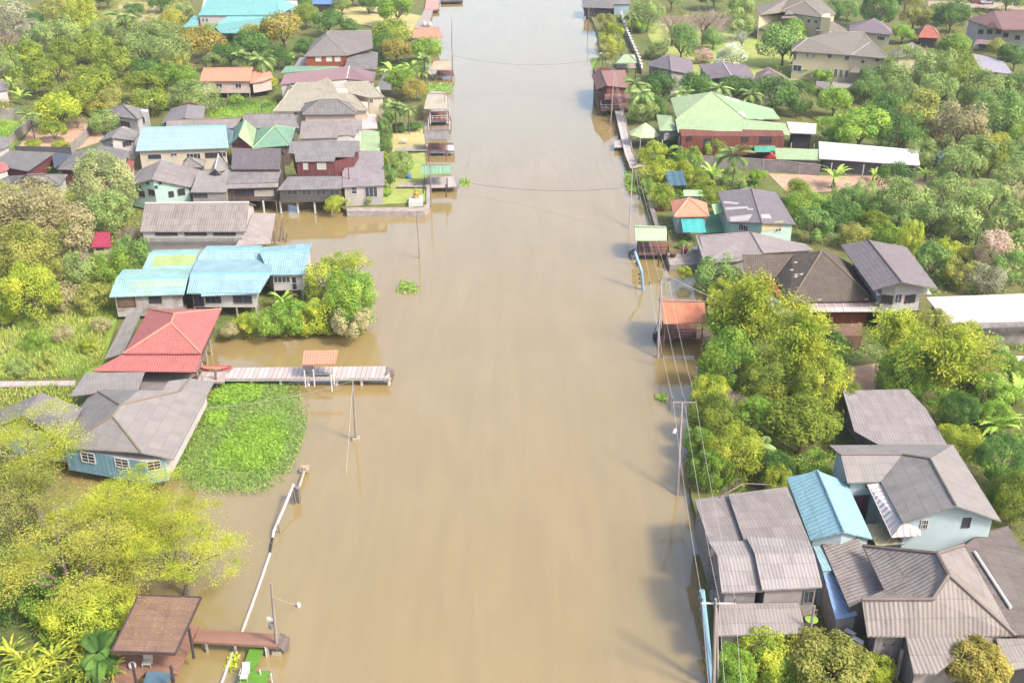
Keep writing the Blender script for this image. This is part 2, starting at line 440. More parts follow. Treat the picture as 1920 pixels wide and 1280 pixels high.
# ================================================================ LEFT BANK BUILDINGS
gA = roofmat('a29995', '847c78', stain=.7); gW = roofmat('b0a39c', '8b7d78'); gD = roofmat('8b8784', '6a6562', stain=.7); gM = roofmat('959090', '79736f', stain=.7)
gF = roofmat('a39d98', '837c77', amp=.012, row=1.2); gBrown = roofmat('a59b94', '80766f', pitch=.34, amp=.04, stain=.75)
mossy = roofmat('6f6256', '4f463c', pitch=.3, amp=.02, row=.45, stain=.7); beige = roofmat('b9b29c', '9a937f', pitch=.3, amp=.03, row=.4)
turq = roofmat('a6cad2', '88b0ba', stain=.7, row=1.6); turqmix = roofmat('a6d2d4', 'b4cc9c', stain=1.0, row=1.6)
skyb = roofmat('aac6d4', '96b6c6', stain=.3, row=1.2); sea = roofmat('88c8c4', '72b4b0', stain=.35, row=.5)
redr = roofmat('cc7a74', 'b06460', stain=.45, row=.4, pitch=.3, amp=.03); orng = roofmat('eca285', 'd48c6e', stain=.4, row=.4)
greenl = roofmat('b4cc9c', '9cb888', stain=.4, row=.5); greend = roofmat('88b496', '729e82', stain=.35, row=.4); greenp = roofmat('c3eeb0', 'aedb9c', stain=.3)
whiter = roofmat('f0e6e2', 'd8ccc6', stain=.3, amp=.02); brownr = roofmat('a37870', '855d56', stain=.5, row=.5); maroon = roofmat('a08285', '8a6b6e', stain=.35, row=.5)
thatch = roofmat('947562', '6a5546', stain=.9, row=.5, pitch=.5, amp=.004); purp = roofmat('8f8288', '786b73', stain=.3, row=.4)
Wc = plain('f0dfc6', .8, .15); Wcream = plain('ece0b8', .8, .12); Ww = plain('e6e0db', .8, .22); Wg = plain('b5aca8', .85, .3); Wblue = plankmat('9fcbdc', '86b5c8', .25); Wmint = plain('cfeee0', .8, .15)
Wlb = plain('d6eaec', .8, .12); Wred = plankmat('8e5452', '744344', .2); Wbrick = plankmat('b06040', '9c5238', .2); Wbrk2 = plankmat('96584a', '7f483a', .3)
Wwood = plankmat('7b6a62', '5e504a', .2); Wstain = plain('b8afa8', .9, .5, '6d6661', .8); Wpink = plain('ecd3c8', .8, .15)
conc = plain('c4b8ae', .9, .3, '948a82', 1.2); concd = plain('9d9490', .9, .35); deckw = plankmat('dccfc8', 'c2b2aa', .3); decko = plankmat('b08672', '9c7360', .16); woodg = plankmat('a8988e', '84766d', .2); woodbr = plankmat('9a6a58', '7a5244', .18)
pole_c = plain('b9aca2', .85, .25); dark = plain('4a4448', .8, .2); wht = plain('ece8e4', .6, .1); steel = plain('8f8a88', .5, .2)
st = conc
# ================================================================ GROUND AND WATER
def land(name, px, z, depth, mat, kind='structure'):
    mb = MB(); mb.prism([P(x, y, z) if len(q) == 2 else Vector(q) for q in px for x, y in [q[:2]]], depth); return tag(mb.build(name, mat), kind=kind)
def groundmat(name, cols, sc=(.06, .5), rough=.95, k=.5):
    m, t, b = new_mat(name); g = nd(t, 'ShaderNodeNewGeometry').outputs['Position']
    n1 = ramp(t, noise(t, g, sc[0], 5, .65), .38, .62); n2 = ramp(t, noise(t, g, sc[1], 6, .7), .4, .66); n3 = ramp(t, noise(t, g, 3.5, 4, .7), .3, .75)
    c = mix(t, lin(cols[0], k), lin(cols[1], k), n1); c = mix(t, c, lin(cols[2], k), n2); c = mix(t, c, lin(cols[3], k), uvmath(t, n3, 'MULTIPLY', .5))
    t.links.new(c, b.inputs['Base Color']); b.inputs['Roughness'].default_value = rough; b.inputs['Specular IOR Level'].default_value = .1
    bp = nd(t, 'ShaderNodeBump', i_Strength=.8, i_Distance=.15); t.links.new(noise(t, g, 4, 5), bp.inputs['Height']); t.links.new(bp.outputs[0], b.inputs['Normal'])
    return m
m, t, b = new_mat('murky_water'); g = nd(t, 'ShaderNodeNewGeometry').outputs['Position']
mp = nd(t, 'ShaderNodeMapping'); mp.inputs['Scale'].default_value = (1, .45, 1); mp.inputs['Rotation'].default_value = (0, 0, .35); t.links.new(g, mp.inputs[0])
n1 = ramp(t, noise(t, mp.outputs[0], .03, 7, .62), .34, .7); n2 = ramp(t, noise(t, mp.outputs[0], .16, 5, .6), .42, .72)
mp2 = nd(t, 'ShaderNodeMapping'); mp2.inputs['Scale'].default_value = (.9, .09, 1); mp2.inputs['Rotation'].default_value = (0, 0, -.25); t.links.new(g, mp2.inputs[0])
ws = nd(t, 'ShaderNodeTexNoise'); ws.inputs['Scale'].default_value = .5; ws.inputs['Detail'].default_value = 6; ws.inputs['Distortion'].default_value = 1.6; t.links.new(mp2.outputs[0], ws.inputs['Vector'])
n3 = ramp(t, ws.outputs[0], .42, .66)
c = mix(t, lin('b29862', .385), lin('a89b6a', .385), uvmath(t, n1, 'MULTIPLY', .7)); c = mix(t, c, lin('bca474', .39), uvmath(t, n2, 'MULTIPLY', .5)); c = mix(t, c, lin('a08a5e', .38), uvmath(t, n3, 'MULTIPLY', .3))
t.links.new(c, b.inputs['Base Color']); b.inputs['IOR'].default_value = 1.85; b.inputs['Specular IOR Level'].default_value = .5
rr_ = nd(t, 'ShaderNodeMapRange'); t.links.new(n3, rr_.inputs[0]); rr_.inputs[3].default_value = .05; rr_.inputs[4].default_value = .13; t.links.new(rr_.outputs[0], b.inputs['Roughness'])
bp = nd(t, 'ShaderNodeBump', i_Strength=.35, i_Distance=.012); ad = nd(t, 'ShaderNodeMath', operation='ADD')
t.links.new(noise(t, mp.outputs[0], 1.8, 5), ad.inputs[0]); t.links.new(uvmath(t, ws.outputs[0], 'MULTIPLY', 2.5), ad.inputs[1])
t.links.new(ad.outputs[0], bp.inputs['Height']); t.links.new(bp.outputs[0], b.inputs['Normal'])
WATER = m
mb = MB(); mb.face([(-100, 20, 0), (100, 20, 0), (100, 640, 0), (-100, 640, 0)]); tag(mb.build('water', WATER), kind='structure')
mb = MB(); mb.prism([(-330, -20, -2), (330, -20, -2), (330, 650, -2), (-330, 650, -2)], .5); tag(mb.build('riverbed', plain('8d7a52')), kind='structure')
GREEN = groundmat('vegetated_ground', ('7f8a4c', '94805c', '5f7438', '46552e'), (.1, .8))
LL = [(800, -60), (800, 20), (776, 58), (770, 90), (785, 100), (800, 130), (802, 170), (790, 200), (798, 250), (800, 300), (806, 345), (803, 388), (795, 396), (645, 392), (622, 380), (520, 366), (380, 372), (376, 384), (470, 395), (512, 402), (505, 455), (570, 470), (590, 520), (620, 560), (684, 585), (678, 622), (600, 618), (500, 622), (412, 626), (385, 640), (330, 700), (300, 720), (200, 800), (120, 860), (60, 900), (70, 980), (150, 1040), (190, 1100), (215, 1160), (205, 1240), (215, 1310)]
lp = [P(x, y, GL) for x, y in LL]
far_l = [Vector((lp[0].x-10, 640, GL)), Vector((-320, 640, GL)), Vector((-320, 30, GL))][::-1]
mb = MB(); mb.prism(lp+far_l, 3.2); tag(mb.build('left_bank', GREEN), kind='structure')
RL = [(1092, -60), (1094, 10), (1112, 40), (1122, 70), (1128, 110), (1112, 130), (1132, 150), (1160, 200), (1172, 250), (1186, 300), (1190, 335), (1208, 370), (1228, 415), (1252, 440), (1256, 494), (1318, 492), (1324, 540), (1332, 620), (1318, 690), (1300, 760), (1290, 850), (1296, 930), (1310, 980), (1322, 1080), (1334, 1180), (1342, 1310)]
rp = [P(x, y, GL) for x, y in RL]
mb = MB(); mb.prism(rp+[Vector((320, 30, GL)), Vector((320, 640, GL)), Vector((rp[0].x+10, 640, GL))], 3.2); tag(mb.build('right_bank', GREEN), kind='structure')
def patch(name, px, mat, z=GL+.02, t_=.02):
    mb = MB(); mb.face(orient([P(x, y, z) for x, y in px])); return tag(mb.build(name, mat), kind='structure')
def orient(p): return p if area2([(q.x, q.y) for q in p]) > 0 else p[::-1]
LAWN = groundmat('lawn_grass', ('a9b764', 'b8ab72', '8ea552', '7f9648'), (.1, .6), k=.55); DRY = groundmat('dry_lawn', ('c9bd86', 'bcae78', 'a8a566', 'b3a274'), (.1, .6), k=.55)
DIRT = groundmat('bare_dirt', ('c8a58a', 'b8957c', 'd3b49c', '9f8068'), (.12, .7), k=.55); LUSH = groundmat('lush_grass', ('93b34e', 'a3b458', '7fa142', '6d8f3c'), (.12, .7), k=.5)
PATHC = groundmat('path_concrete', ('d5c8ba', 'c4b6a8', 'b8aa9c', 'a89a8c'), (.2, 1), k=.6)
patch('lawn', [(598, 22), (690, 10), (790, 30), (772, 75), (740, 66), (690, 48), (600, 34)], DRY)
patch('lawn', [(700, 300), (796, 285), (802, 345), (800, 378), (700, 384), (724, 350)], LAWN); patch('lawn', [(728, 250), (792, 240), (800, 280), (735, 285)], DRY, GL+.03)
patch('lawn', [(1200, 30), (1345, 60), (1480, 80), (1500, 150), (1300, 150), (1230, 100)], LAWN)
patch('yard', [(60, 240), (175, 230), (200, 262), (130, 285), (30, 282)], DIRT); patch('field', [(385, 208), (520, 185), (512, 214), (400, 222)], LUSH); patch('field', [(-20, 215), (62, 235), (14, 285), (-20, 285)], LUSH, GL+.03)
patch('yard', [(1440, 325), (1570, 330), (1600, 355), (1480, 365)], DIRT); patch('yard', [(1560, 330), (1700, 330), (1760, 345), (1740, 360), (1600, 355)], DIRT, GL+.03); patch('dirt_clearing', [(1575, 690), (1650, 680), (1640, 740), (1570, 735)], DIRT, GL+.03)
patch('path', [(1852, 668), (1960, 666), (1960, 676), (1852, 678)], PATHC); patch('path', [(10, 62), (50, 38), (56, 42), (14, 68)], PATHC); patch('path', [(0, 658), (40, 612), (52, 606), (30, 640), (4, 668)], concd, GL+.04)
patch('field', [(-20, 600), (60, 590), (230, 560), (190, 700), (-20, 710)], LUSH)
patch('dirt_clearing', [(1700, 330), (1960, 340), (1960, 395), (1760, 360)], groundmat('brown_soil', ('b09a80', '8f8060', '9aa060', '7d7a50'), (.1, .5)), GL+.02)
patch('road', [(1740, 12), (1960, 20), (1960, 8), (1740, 2)], plain('c7ae9c', .9), GL+.02); patch('yard', [(230, 0), (360, 14), (350, 40), (250, 42), (190, 30)], groundmat('sandy_ground', ('b8ab88', 'a8a070', 'c9b89c', '98956a')), GL+.02)
patch('pond', [(-20, 100), (14, 96), (20, 128), (-20, 140)], WATER, GL+.05); patch('pond', [(74, 34), (96, 28), (92, 42), (78, 44)], WATER, GL+.05)
# concrete quay edge with the shrine, and seawall by the right yard
b = Bld('quay_wall', 'low concrete embankment with a rounded corner around the garden and shrine', 'wall'); b.slab('coping', [(650, 396), (796, 396), (806, 386), (806, 346), (800, 346), (799, 382), (792, 389), (650, 389)], 1.0, 1.4, conc)
b = Bld('sea_wall', 'stained concrete seawall with flower pots beside the lime roofed dock', 'wall'); b.slab('coping', [(1256, 497), (1320, 494), (1318, 470), (1252, 474), (1250, 440), (1240, 440)], 1.0, 1.6, conc)
mb = MB(); mb.prism([P(x, y, 1.5) for x, y in ((766, 379), (793, 378), (792, 366), (769, 367))], .8); mb.build
o = mb.build('pedestal', wht, None, P(780, 374, GL)); tag(o, 'white stepped pedestal on the quay corner', 'pedestal')
mb = MB(); c = P(780, 371, 1.5); mb.lathe(c, [(.5, 0), (.55, .15), (.35, .3), (.3, .6), (.36, .85), (.2, 1.05), (.17, 1.15), (.2, 1.3), (.1, 1.45), (.02, 1.7)], 10)
mb.bar(c+Vector((.25, -.1, .85)), c+Vector((.5, -.25, .35)), .09, 0, 6); mb.bar(c+Vector((-.25, -.1, .85)), c+Vector((-.5, -.25, .35)), .09, 0, 6); tag(mb.build('shrine_statue', plain('d2a84e', .5), None, c), 'small golden shrine figure on the white pedestal', 'statue')
def pline(name, label, cat, px, h, tk, mat, z=GL, cap=None, posts=None, gap=0):
    """a wall or fence along a pixel line on the ground"""
    w3 = [P(x, y, z) for x, y in px]; e = empty(name, w3[0], label, cat); mb = MB(); Z = Vector((0, 0, 1))
    for a, b_ in zip(w3, w3[1:]):
        d = (b_-a).normalized(); s_ = Vector((-d.y, d.x, 0)); m_ = (a+b_)/2; mb.box(m_+Z*((h+gap)/2), (b_-a)/2, s_*tk/2, Z*(h-gap)/2)
    mb.build('panel', mat, e)
    if cap:
        mb = MB()
        for a, b_ in zip(w3, w3[1:]):
            d = (b_-a).normalized(); s_ = Vector((-d.y, d.x, 0)); mb.box((a+b_)/2+Z*(h+.05), (b_-a)/2+d*.02, s_*tk*.8, Z*.05)
        mb.build('coping', cap, e)
    if posts:
        step, pm, r, top = posts; k = 0
        for a, b_ in zip(w3, w3[1:]):
            n = max(1, int((b_-a).length/step))
            for i in range(n):
                if k > 90: break
                q = a+(b_-a)*(i/n); mb = MB(); mb.bar(q, q+Z*(h+.12), r, 0, 4)
                if top: mb.lathe(q+Z*(h+.12), [(r*1.2, 0), (r*1.9, .12), (r*1.9, .25), (r, .38), (0, .4)], 8)
                mb.build('post', pm, e); k += 1
    return e
pline('balustrade_wall', 'pale wall topped with white lamp-like finials along the right bank walkway', 'wall', [(1164, 34), (1172, 60), (1185, 90), (1198, 120), (1204, 140)], 1.3, .25, plain('cbb9a8'), cap=wht, posts=(3.2, wht, .22, True))
pline('concrete_fence', 'grey concrete panel fence below the green house garden', 'fence', [(1285, 312), (1340, 314), (1400, 317), (1460, 322), (1536, 330)], 1.9, .12, plain('b5aaa8', .9, .4), cap=conc, posts=(2.6, conc, .12, False))
pline('concrete_fence', 'grey concrete fence in front of the long white roofed shed', 'fence', [(1538, 318), (1620, 324), (1718, 332)], 2.0, .12, plain('b3a9a8', .9, .4), posts=(2.8, conc, .12, False))
pline('concrete_fence', 'concrete fence running diagonally past the fenced dirt yard', 'fence', [(12, 282), (40, 256), (66, 232)], 1.8, .12, plain('b8b0a8', .9, .35), posts=(2.5, conc, .12, False)); pline('concrete_fence', 'concrete fence along the right side of the fenced dirt yard', 'fence', [(134, 288), (156, 270), (174, 246)], 1.8, .12, plain('b8b0a8', .9, .35), posts=(2.5, conc, .12, False))
pline('concrete_fence', 'mould stained concrete fence at the left edge above the green field', 'fence', [(-10, 226), (40, 224)], 2.2, .15, Wstain, posts=(2.5, conc, .12, False)); pline('garden_wall', 'tan garden wall beyond the bare grey trees', 'wall', [(1210, 44), (1300, 46), (1380, 52)], 2.0, .2, plain('c8b096')); pline('garden_wall', 'dark grey wall between the dirt yard and the low houses', 'wall', [(30, 288), (135, 290)], 1.4, .12, plain('6f6a70'))
b = Bld('river_walkway', 'long narrow concrete walkway on piles beside the right bank', 'walkway')
for q in ([(1152, 204), (1166, 202), (1176, 248), (1163, 252)], [(1163, 252), (1176, 248), (1184, 285), (1172, 290)], [(1172, 290), (1184, 285), (1196, 312), (1182, 314)]): b.slab('deck', q, 1.2, .2, plain('e4d6cc', .85, .15))
b.posts([(1158, 230), (1165, 258), (1174, 292)], -.5, 1.1, .15, conc, 'pile'); b.rail([(1166, 203), (1176, 248), (1184, 285), (1194, 310)], 1.2, 2.2, plain('b9a79c'), 2.0)
b.slab('landing', [(1152, 276), (1172, 275), (1170, 262), (1152, 264)], .9, .15, plain('d9c8bf')); b.slab('landing', [(1180, 313), (1212, 311), (1208, 306), (1180, 307)], 1.2, .15, conc)
b = Bld('river_walkway', 'thin weathered walkway curving past the water plants to the salmon kiosk', 'walkway')
for q in ([(1200, 318), (1206, 316), (1214, 352), (1208, 354)], [(1208, 354), (1214, 352), (1230, 400), (1222, 404)], [(1222, 404), (1230, 400), (1236, 424), (1228, 424)]): b.slab('deck', q, 1.1, .2, concd)
pline('panel_wall', 'low brick red wall panel beside the salmon kiosk', 'wall', [(1232, 396), (1260, 396)], 1.5, .1, Wbrk2)
b = Bld('garden_path', 'pale concrete footpath leading left from the red roofed house through the weeds', 'path'); b.slab('deck', [(-30, 724), (140, 722), (142, 713), (-30, 715)], 1.0, .2, deckw)
pline('fence', 'grey slatted yard fence under the mossy hip house awning', 'fence', [(1540, 640), (1610, 645)], 1.6, .1, Wwood)
# kayak, boat, floating plants base
def boat(name, label, a, b_, wd, ht, mat, inner, z=0.0, cat='boat', group=None):
    A, B_ = P(*a, z), P(*b_, z); d = (B_-A); L = d.length; d.normalize(); s_ = Vector((-d.y, d.x, 0)); mb = MB(); n = 12; rings = []
    for i in range(n+1):
        f = i/n; w_ = wd*(max(0, math.sin(math.pi*(.03+.94*f)))**.6); up = ht*.5*abs(2*f-1)**3; c = A+d*(L*f)
        rings.append([c+s_*w_+Vector((0, 0, ht+up)), c+s_*w_*.7+Vector((0, 0, up)), c-s_*w_*.7+Vector((0, 0, up)), c-s_*w_+Vector((0, 0, ht+up)), c-s_*w_*.8+Vector((0, 0, ht*.75+up)), c+s_*w_*.8+Vector((0, 0, ht*.75+up))])
    for p, q in zip(rings, rings[1:]):
        for k in range(6): mb.face([p[k], q[k], q[(k+1) % 6], p[(k+1) % 6]], None, 1 if k in (4,) else 0)
    mb.face(rings[0]); mb.face(rings[-1][::-1]); return tag(mb.build(name, [mat, inner], None, (A+B_)/2), label, cat, group)
boat('kayak', 'pink and orange kayak resting at the shore end of the plank pier', (376, 694), (434, 693), .38, .35, plain('dc5f80', .4), plain('e8a070', .5), 1.4)
boat('rowing_boat', 'upturned pale boat lying on the dry lawn at the top', (690, 24), (726, 28), .7, .5, plain('d8cfc6'), plain('b8aa9c'), GL)
boat('rowing_boat', 'small pale boat moored at the walkway landing near the gazebo', (1153, 274), (1171, 271), .8, .5, plain('e4d4cc'), plain('b89a8c'), .0)
# utility poles ------------------------------------------------------------------
def pole(label, base, top, h, arm=None, lamp=None, mat=None, r=.16, zb=-.4, drum=False, name='utility_pole', foot=None, group=None, armmat=None, dark_ins=True):
    A = P(*base, 0 if zb < 0 else GL); B_ = P(*top, h); e = empty(name, A, label, 'pole', group); mb = MB(); mb.bar(A+Vector((0, 0, zb)), B_, r, 0, 8, r*.62); mb.build('shaft', mat or pole_c, e)
    tops = []
    if arm:
        (x1, y1), (x2, y2) = arm; za = h-.5; a, b_ = P(x1, y1, za), P(x2, y2, za); mb = MB(); mb.bar(a, b_, .07); mb.build('crossarm', armmat or conc, e)
        for f in (.03, .5, .97):
            q = a.lerp(b_, f); mb = MB(); mb.lathe(q+Vector((0, 0, .05)), [(.03, 0), (.03, .1), (.09, .12), (.05, .18), (.09, .22), (.05, .28), (.07, .32), (0, .36)], 8); mb.build('insulator', dark if dark_ins else wht, e); tops.append(q+Vector((0, 0, .35)))
    if lamp:
        f = P(*lamp, h-.8); q = A.lerp(B_, .88); mb = MB(); mb.bar(q, f, .035, 0, 6); mb.build('lamp_arm', steel, e); d = (f-q).normalized(); mb = MB(); mb.box(f+d*.25, d*.4, Vector((-d.y, d.x, 0)).normalized()*.13, Vector((0, 0, .07))); mb.build('lamp_head', wht, e)
    if drum:
        q = A.lerp(B_, .38)+Vector((-.25, -.1, 0)); mb = MB(); mb.lathe(q, [(0, 0), (.2, 0), (.2, .4), (0, .42)], 10); mb.build('meter_box', steel, e); mb = MB(); mb.box(q+Vector((0, 0, .9)), Vector((.25, 0, 0)), Vector((0, .1, 0)), Vector((0, 0, .12))); mb.build('meter_box', wht, e)
    if foot:
        mb = MB(); mb.box(A+Vector((0, 0, .1)), Vector((foot, 0, 0)), Vector((0, foot, 0)), Vector((0, 0, .2))); mb.build('footing', plain('cfc2a8'), e)
    return tops or [B_]
T0 = pole('nearest tall right-bank pole with a white crossarm beside the curved grey roofs', (1338, 1300), (1342, 1122), 9.2, arm=((1314, 1130), (1380, 1131)), armmat=wht)
T1 = pole('leaning concrete pole with a crossarm and a white street lamp before the yellow-green trees', (1270, 930), (1279, 752), 8.6, arm=((1260, 754), (1305, 754)), lamp=(1266, 806), r=.15)
T2 = pole('concrete pole with black insulators at the terracotta dock shelter', (1233, 672), (1240, 524), 8.8, arm=((1217, 534), (1255, 528)))
T3 = pole('slim pale pole rising from the water plants by the thin walkway', (1180, 430), (1186, 310), 8.2, r=.13)
T4 = pole('thin pole in the water beside the river walkway', (1145, 234), (1151, 140), 8.6, r=.12)
T5 = pole('thin pole beside the green roofed sala', (1129, 132), (1131, 92), 6.5, r=.1, lamp=(1126, 100)); T6 = pole('far thin pole in the water at the top of the right bank', (1102, 62), (1105, 8), 8.2, r=.12, arm=((1098, 12), (1110, 12)))
def twopole(label, pts, zs, r, mats, name='utility_pole'):
    w3 = [P(x, y, z) for (x, y), z in zip(pts, zs)]; e = empty(name, (w3[-1].x, w3[-1].y, 0), label, 'pole'); mb = MB(); mb.tube(w3, [r*.8]*len(w3), 8); mb.build('shaft', mats[0], e)
    for k in range(2):
        for i in range(3):
            f = (.12+.22*i); q = w3[0].lerp(w3[1], f) if k == 0 else w3[1].lerp(w3[2], f); q = q+Vector((-.35, -.1, 0)); mb = MB(); mb.lathe(q-Vector((0, 0, .15)), [(0, 0), (.1, .02), (.14, .1), (.07, .16), (.13, .22), (0, .3)], 8); mb.build('insulator', mats[1], e)
    return w3[0]
T7 = twopole('bent pale blue pole leaning out over the water by the lime roofed dock', [(1190, 471), (1203, 509), (1206, 546)], [5.0, 2.6, -.2], .25, (plain('a9cde0', .5), dark)); T8 = twopole('pale blue pole strung with black insulators at the lower right water edge', [(1316, 1106), (1326, 1200), (1336, 1300)], [7.4, 3.6, -.4], .27, (plain('9fcfe4', .5), dark))
pole('short dark post in the water above the lamp pole', (1255, 763), (1257, 736), 1.6, r=.1, name='mooring_post')
pole('plain dark post behind the nearest right-bank pole', (1347, 1290), (1344, 1140), 7.0, r=.12)
U0 = pole('concrete pole with meter boxes standing beside the rust-brown boardwalk end', (520, 1222), (508, 1093), 7.6, drum=True, foot=.35, r=.14); U1 = pole('concrete pole in the river below the plank pier', (668, 824), (661, 714), 7.4, foot=.35, r=.14)
U2 = pole('slim concrete pole in the open water above the floating weeds', (787, 484), (781, 398), 7.2, r=.12); U3 = pole('pale pole at the green striped pavilion', (809, 388), (806, 305), 8.0, r=.12); U4 = pole('pale pole beside the cream roofed pavilion', (836, 228), (833, 170), 6.5, r=.11); U5 = pole('dark wooden pole at the thatched pavilion', (849, 142), (848, 100), 5.5, r=.1, mat=woodg); U6 = pole('far wooden pole near the orange quay pavilion', (847, 84), (847, 34), 7, r=.1, mat=woodg)
pole('white roadside pole by the pale walled house', (279, 240), (275, 190), 6.0, r=.11, zb=0, lamp=(284, 188)); pole('leaning white pole between the mint house and dusky red shed', (252, 322), (243, 282), 5.5, r=.12, zb=0); pole('concrete pole in the grass left of the beige roof', (492, 212), (489, 182), 4.5, r=.11, zb=0)
def wire(label, pts, sag=.8, r=.028, mat=None, cat='cable', name='power_cable'):
    mb = MB(); n = 14
    for a, b_ in zip(pts, pts[1:]):
        q = [a.lerp(b_, i/n)-Vector((0, 0, sag*4*(i/n)*(1-i/n))) for i in range(n+1)]; mb.tube(q, r, 4)
    return tag(mb.build(name, mat or plain('c9c2bc', .6), None, pts[0]), label, cat)
wl, wd = plain('d8d2cc', .6), plain('8a8488', .6)
for i, l in enumerate(('river-side line of the three cables along the right bank poles', 'middle line of the three cables along the right bank poles', 'land-side line of the three cables along the right bank poles')): wire(l, [P(1345+30*i, 1420, 9), T0[i], T1[i], T2[i], T3[0]+Vector((.3*i, 0, 0)), T4[0]+Vector((.2*i, 0, 0)), T6[i]], .7, .017, wl)
wire('upper dark cable sagging across the river', [P(848, 104, 5), P(1112, 113, 5)], 1.6, .03, wd); wire('lower dark cable sagging across the river', [P(862, 340, 1.2), P(1168, 352, 4)], 1.0, .03, wd)
wire('dark cable strung along the left bank wooden poles', [U6[0], U5[0], U4[0]+Vector((.8, 0, -.5)), U3[0]+Vector((2.0, 0, -.8))], .3, .04, wd); wire('pair of thin cables from the river pole to the blue plank house', [U1[0], P(392, 764, 3.5)], .5, .022, wl); wire('thin stay wire slanting from the river pole into the water', [U1[0]-Vector((0, 0, .4)), P(649, 889, 0)], .0, .022, wl); wire('thin stay wire from the boardwalk pole to a float', [U0[0]-Vector((0, 0, 1.2)), P(560, 1134, .1)], .1, .02, wl)
wire('thick white cable crossing from the right bank pole to the mossy roof house', [P(1244, 512, 8.2), P(1378, 575, 5)], .2, .04, wl)
mb = MB(); c = P(560, 1136, 0); mb.lathe(c-Vector((0, 0, .2)), [(0, 0), (.16, 0), (.18, .4), (.1, .55), (0, .56)], 8); tag(mb.build('float', wht, None, c), 'small white float tethered to the boardwalk pole', 'buoy')
# floating white pipe
def at(x, y, z): return P(x, y, z)
e = empty('water_pipe', P(500, 1060, 0), 'long white pipe floating through the water with a raised upper end', 'pipe'); mb = MB()
mb.tube([at(550, 908, 1.9), at(534, 948, 1.2), at(519, 982, .7), at(513, 996, .35), at(511, 1008, .1)], .14, 8); mb.build('raised_pipe', plain('e8dcd4', .5), e); mb = MB(); mb.tube([at(506, 1037, .08), at(488, 1090, .08), at(470, 1140, .08), at(454, 1183, .08), at(441, 1211, .08), at(428, 1245, .08), at(412, 1290, .08)], .13, 8); mb.build('pipe', plain('e8dcd4', .5), e)
mb = MB(); mb.tube([at(511, 1008, .1), at(508, 1022, .15), at(506, 1037, .08)], .1, 6); mb.build('hose', dark, e)
for (x, y, x2, y2) in ((521, 982, 523, 1008), (549, 912, 556, 940), (545, 914, 544, 940)):
    mb = MB(); a = at(x, y, 1.0 if x == 521 else 1.9); mb.bar(a, (a.x+.15, a.y, -.5), .07, 0, 6); mb.build('leg', steel, e)
mb = MB(); a = at(549, 910, 1.9); mb.prism([a+Vector(v) for v in ((-.1, 0, 0), (.5, -.2, -.3), (.6, .2, -.3))], 1.8); mb.build('net_skirt', plain('8f8a80'), e)
e = empty('intake_pipe', P(566, 896, 0), 'short pinkish pipe with a square float box near the water plants', 'pipe'); mb = MB(); mb.tube([at(570, 884, .5), at(561, 912, .5)], .13, 8); mb.build('pipe', plain('e0c4ae'), e); mb = MB(); mb.box(at(571, 878, .45), Vector((.4, 0, 0)), Vector((0, .4, 0)), Vector((0, 0, .15))); mb.box(at(571, 876, .75), Vector((.2, 0, 0)), Vector((0, .2, 0)), Vector((0, 0, .12))); mb.build('float_box', plain('d8c2a4'), e)
for k, (x, y, l) in enumerate(((405, 716, 'weathered upright post with a crossbar at the pier shore end'),)):
    e = empty('dead_stump', P(x, y, 1), l, 'post'); mb = MB(); a = P(x, y, 1.0); mb.bar(a-Vector((0, 0, 1)), a+Vector((.1, 0, 1.6)), .14, 0, 6); mb.bar(a+Vector((-.6, 0, 1.4)), a+Vector((.8, .1, 1.6)), .09, 0, 5); mb.build('post', woodg, e)
mb = MB(); a = P(524, 452, 0)
for dx, dy, h_, lx in ((0, 0, 3.8, .9), (.5, .4, 2.0, .2), (-.6, .2, 1.6, -.1), (.9, -.3, 1.4, .5)): mb.bar(a+Vector((dx, dy, -.4)), a+Vector((dx+lx, dy, h_)), .16, 0, 6, .07)
mb.bar(a+Vector((.6, 0, 2.6)), a+Vector((1.6, 0, 3.2)), .07, 0, 5); tag(mb.build('driftwood', woodg, None, a), 'bare dead tree stumps standing in the inlet beside the grey hall', 'stump')
e = empty('stick_fence', P(430, 920, 0), 'row of slanting pale sticks penning the green water plants', 'fence')
for i in range(16):
    mb = MB(); x = 345+i*10.5; y = 905+(i*7 if i < 6 else 42+(i-6)*1.2); a = P(x, min(y, 935)-6, 0); d = random.uniform(-.5, .5); mb.bar(a-Vector((0, 0, .3)), a+Vector((d, -.3, .9+random.random()*.5)), .035, 0, 4); mb.build('stick', plain('c4c0a8'), e)
mb = MB(); pp = [P(x, y, 0) for x, y in ((490, 392), (520, 402), (558, 399), (606, 396), (640, 394))]
for q in pp: mb.bar(q-Vector((0, 0, .4)), q+Vector((0, 0, 2.2)), .05, 0, 4)
for q, r_ in zip(pp, pp[1:]): mb.bar(q+Vector((0, 0, .3)), r_+Vector((0, 0, .3)), .03, 0, 4)
tag(mb.build('post_fence', plain('b8aa94'), None, pp[0]), 'thin posts with a rail standing in the inlet before the walkway', 'fence')
e = P(160, 618, GL); mb = MB()
b = Bld('white_chair', 'white plastic chairs on the grass near the grey roofed pavilion', 'table', at=(758, 268)); mb = MB(); c = P(758, 270, GL); mb.box(c+Vector((0, 0, .75)), Vector((.6, 0, 0)), Vector((0, .4, 0)), Vector((0, 0, .05)))
for i in (-1, 1):
    for j in (-1, 1): mb.bar(c+Vector((i*.5, j*.3, 0)), c+Vector((i*.5, j*.3, .75)), .05)
mb.build('table', wht, b.e); b.e.name = 'garden_table'; b.e['label'] = 'white garden table on the grass near the grey roofed pavilion'; WLOC['garden_table'] = WLOC['white_chair']
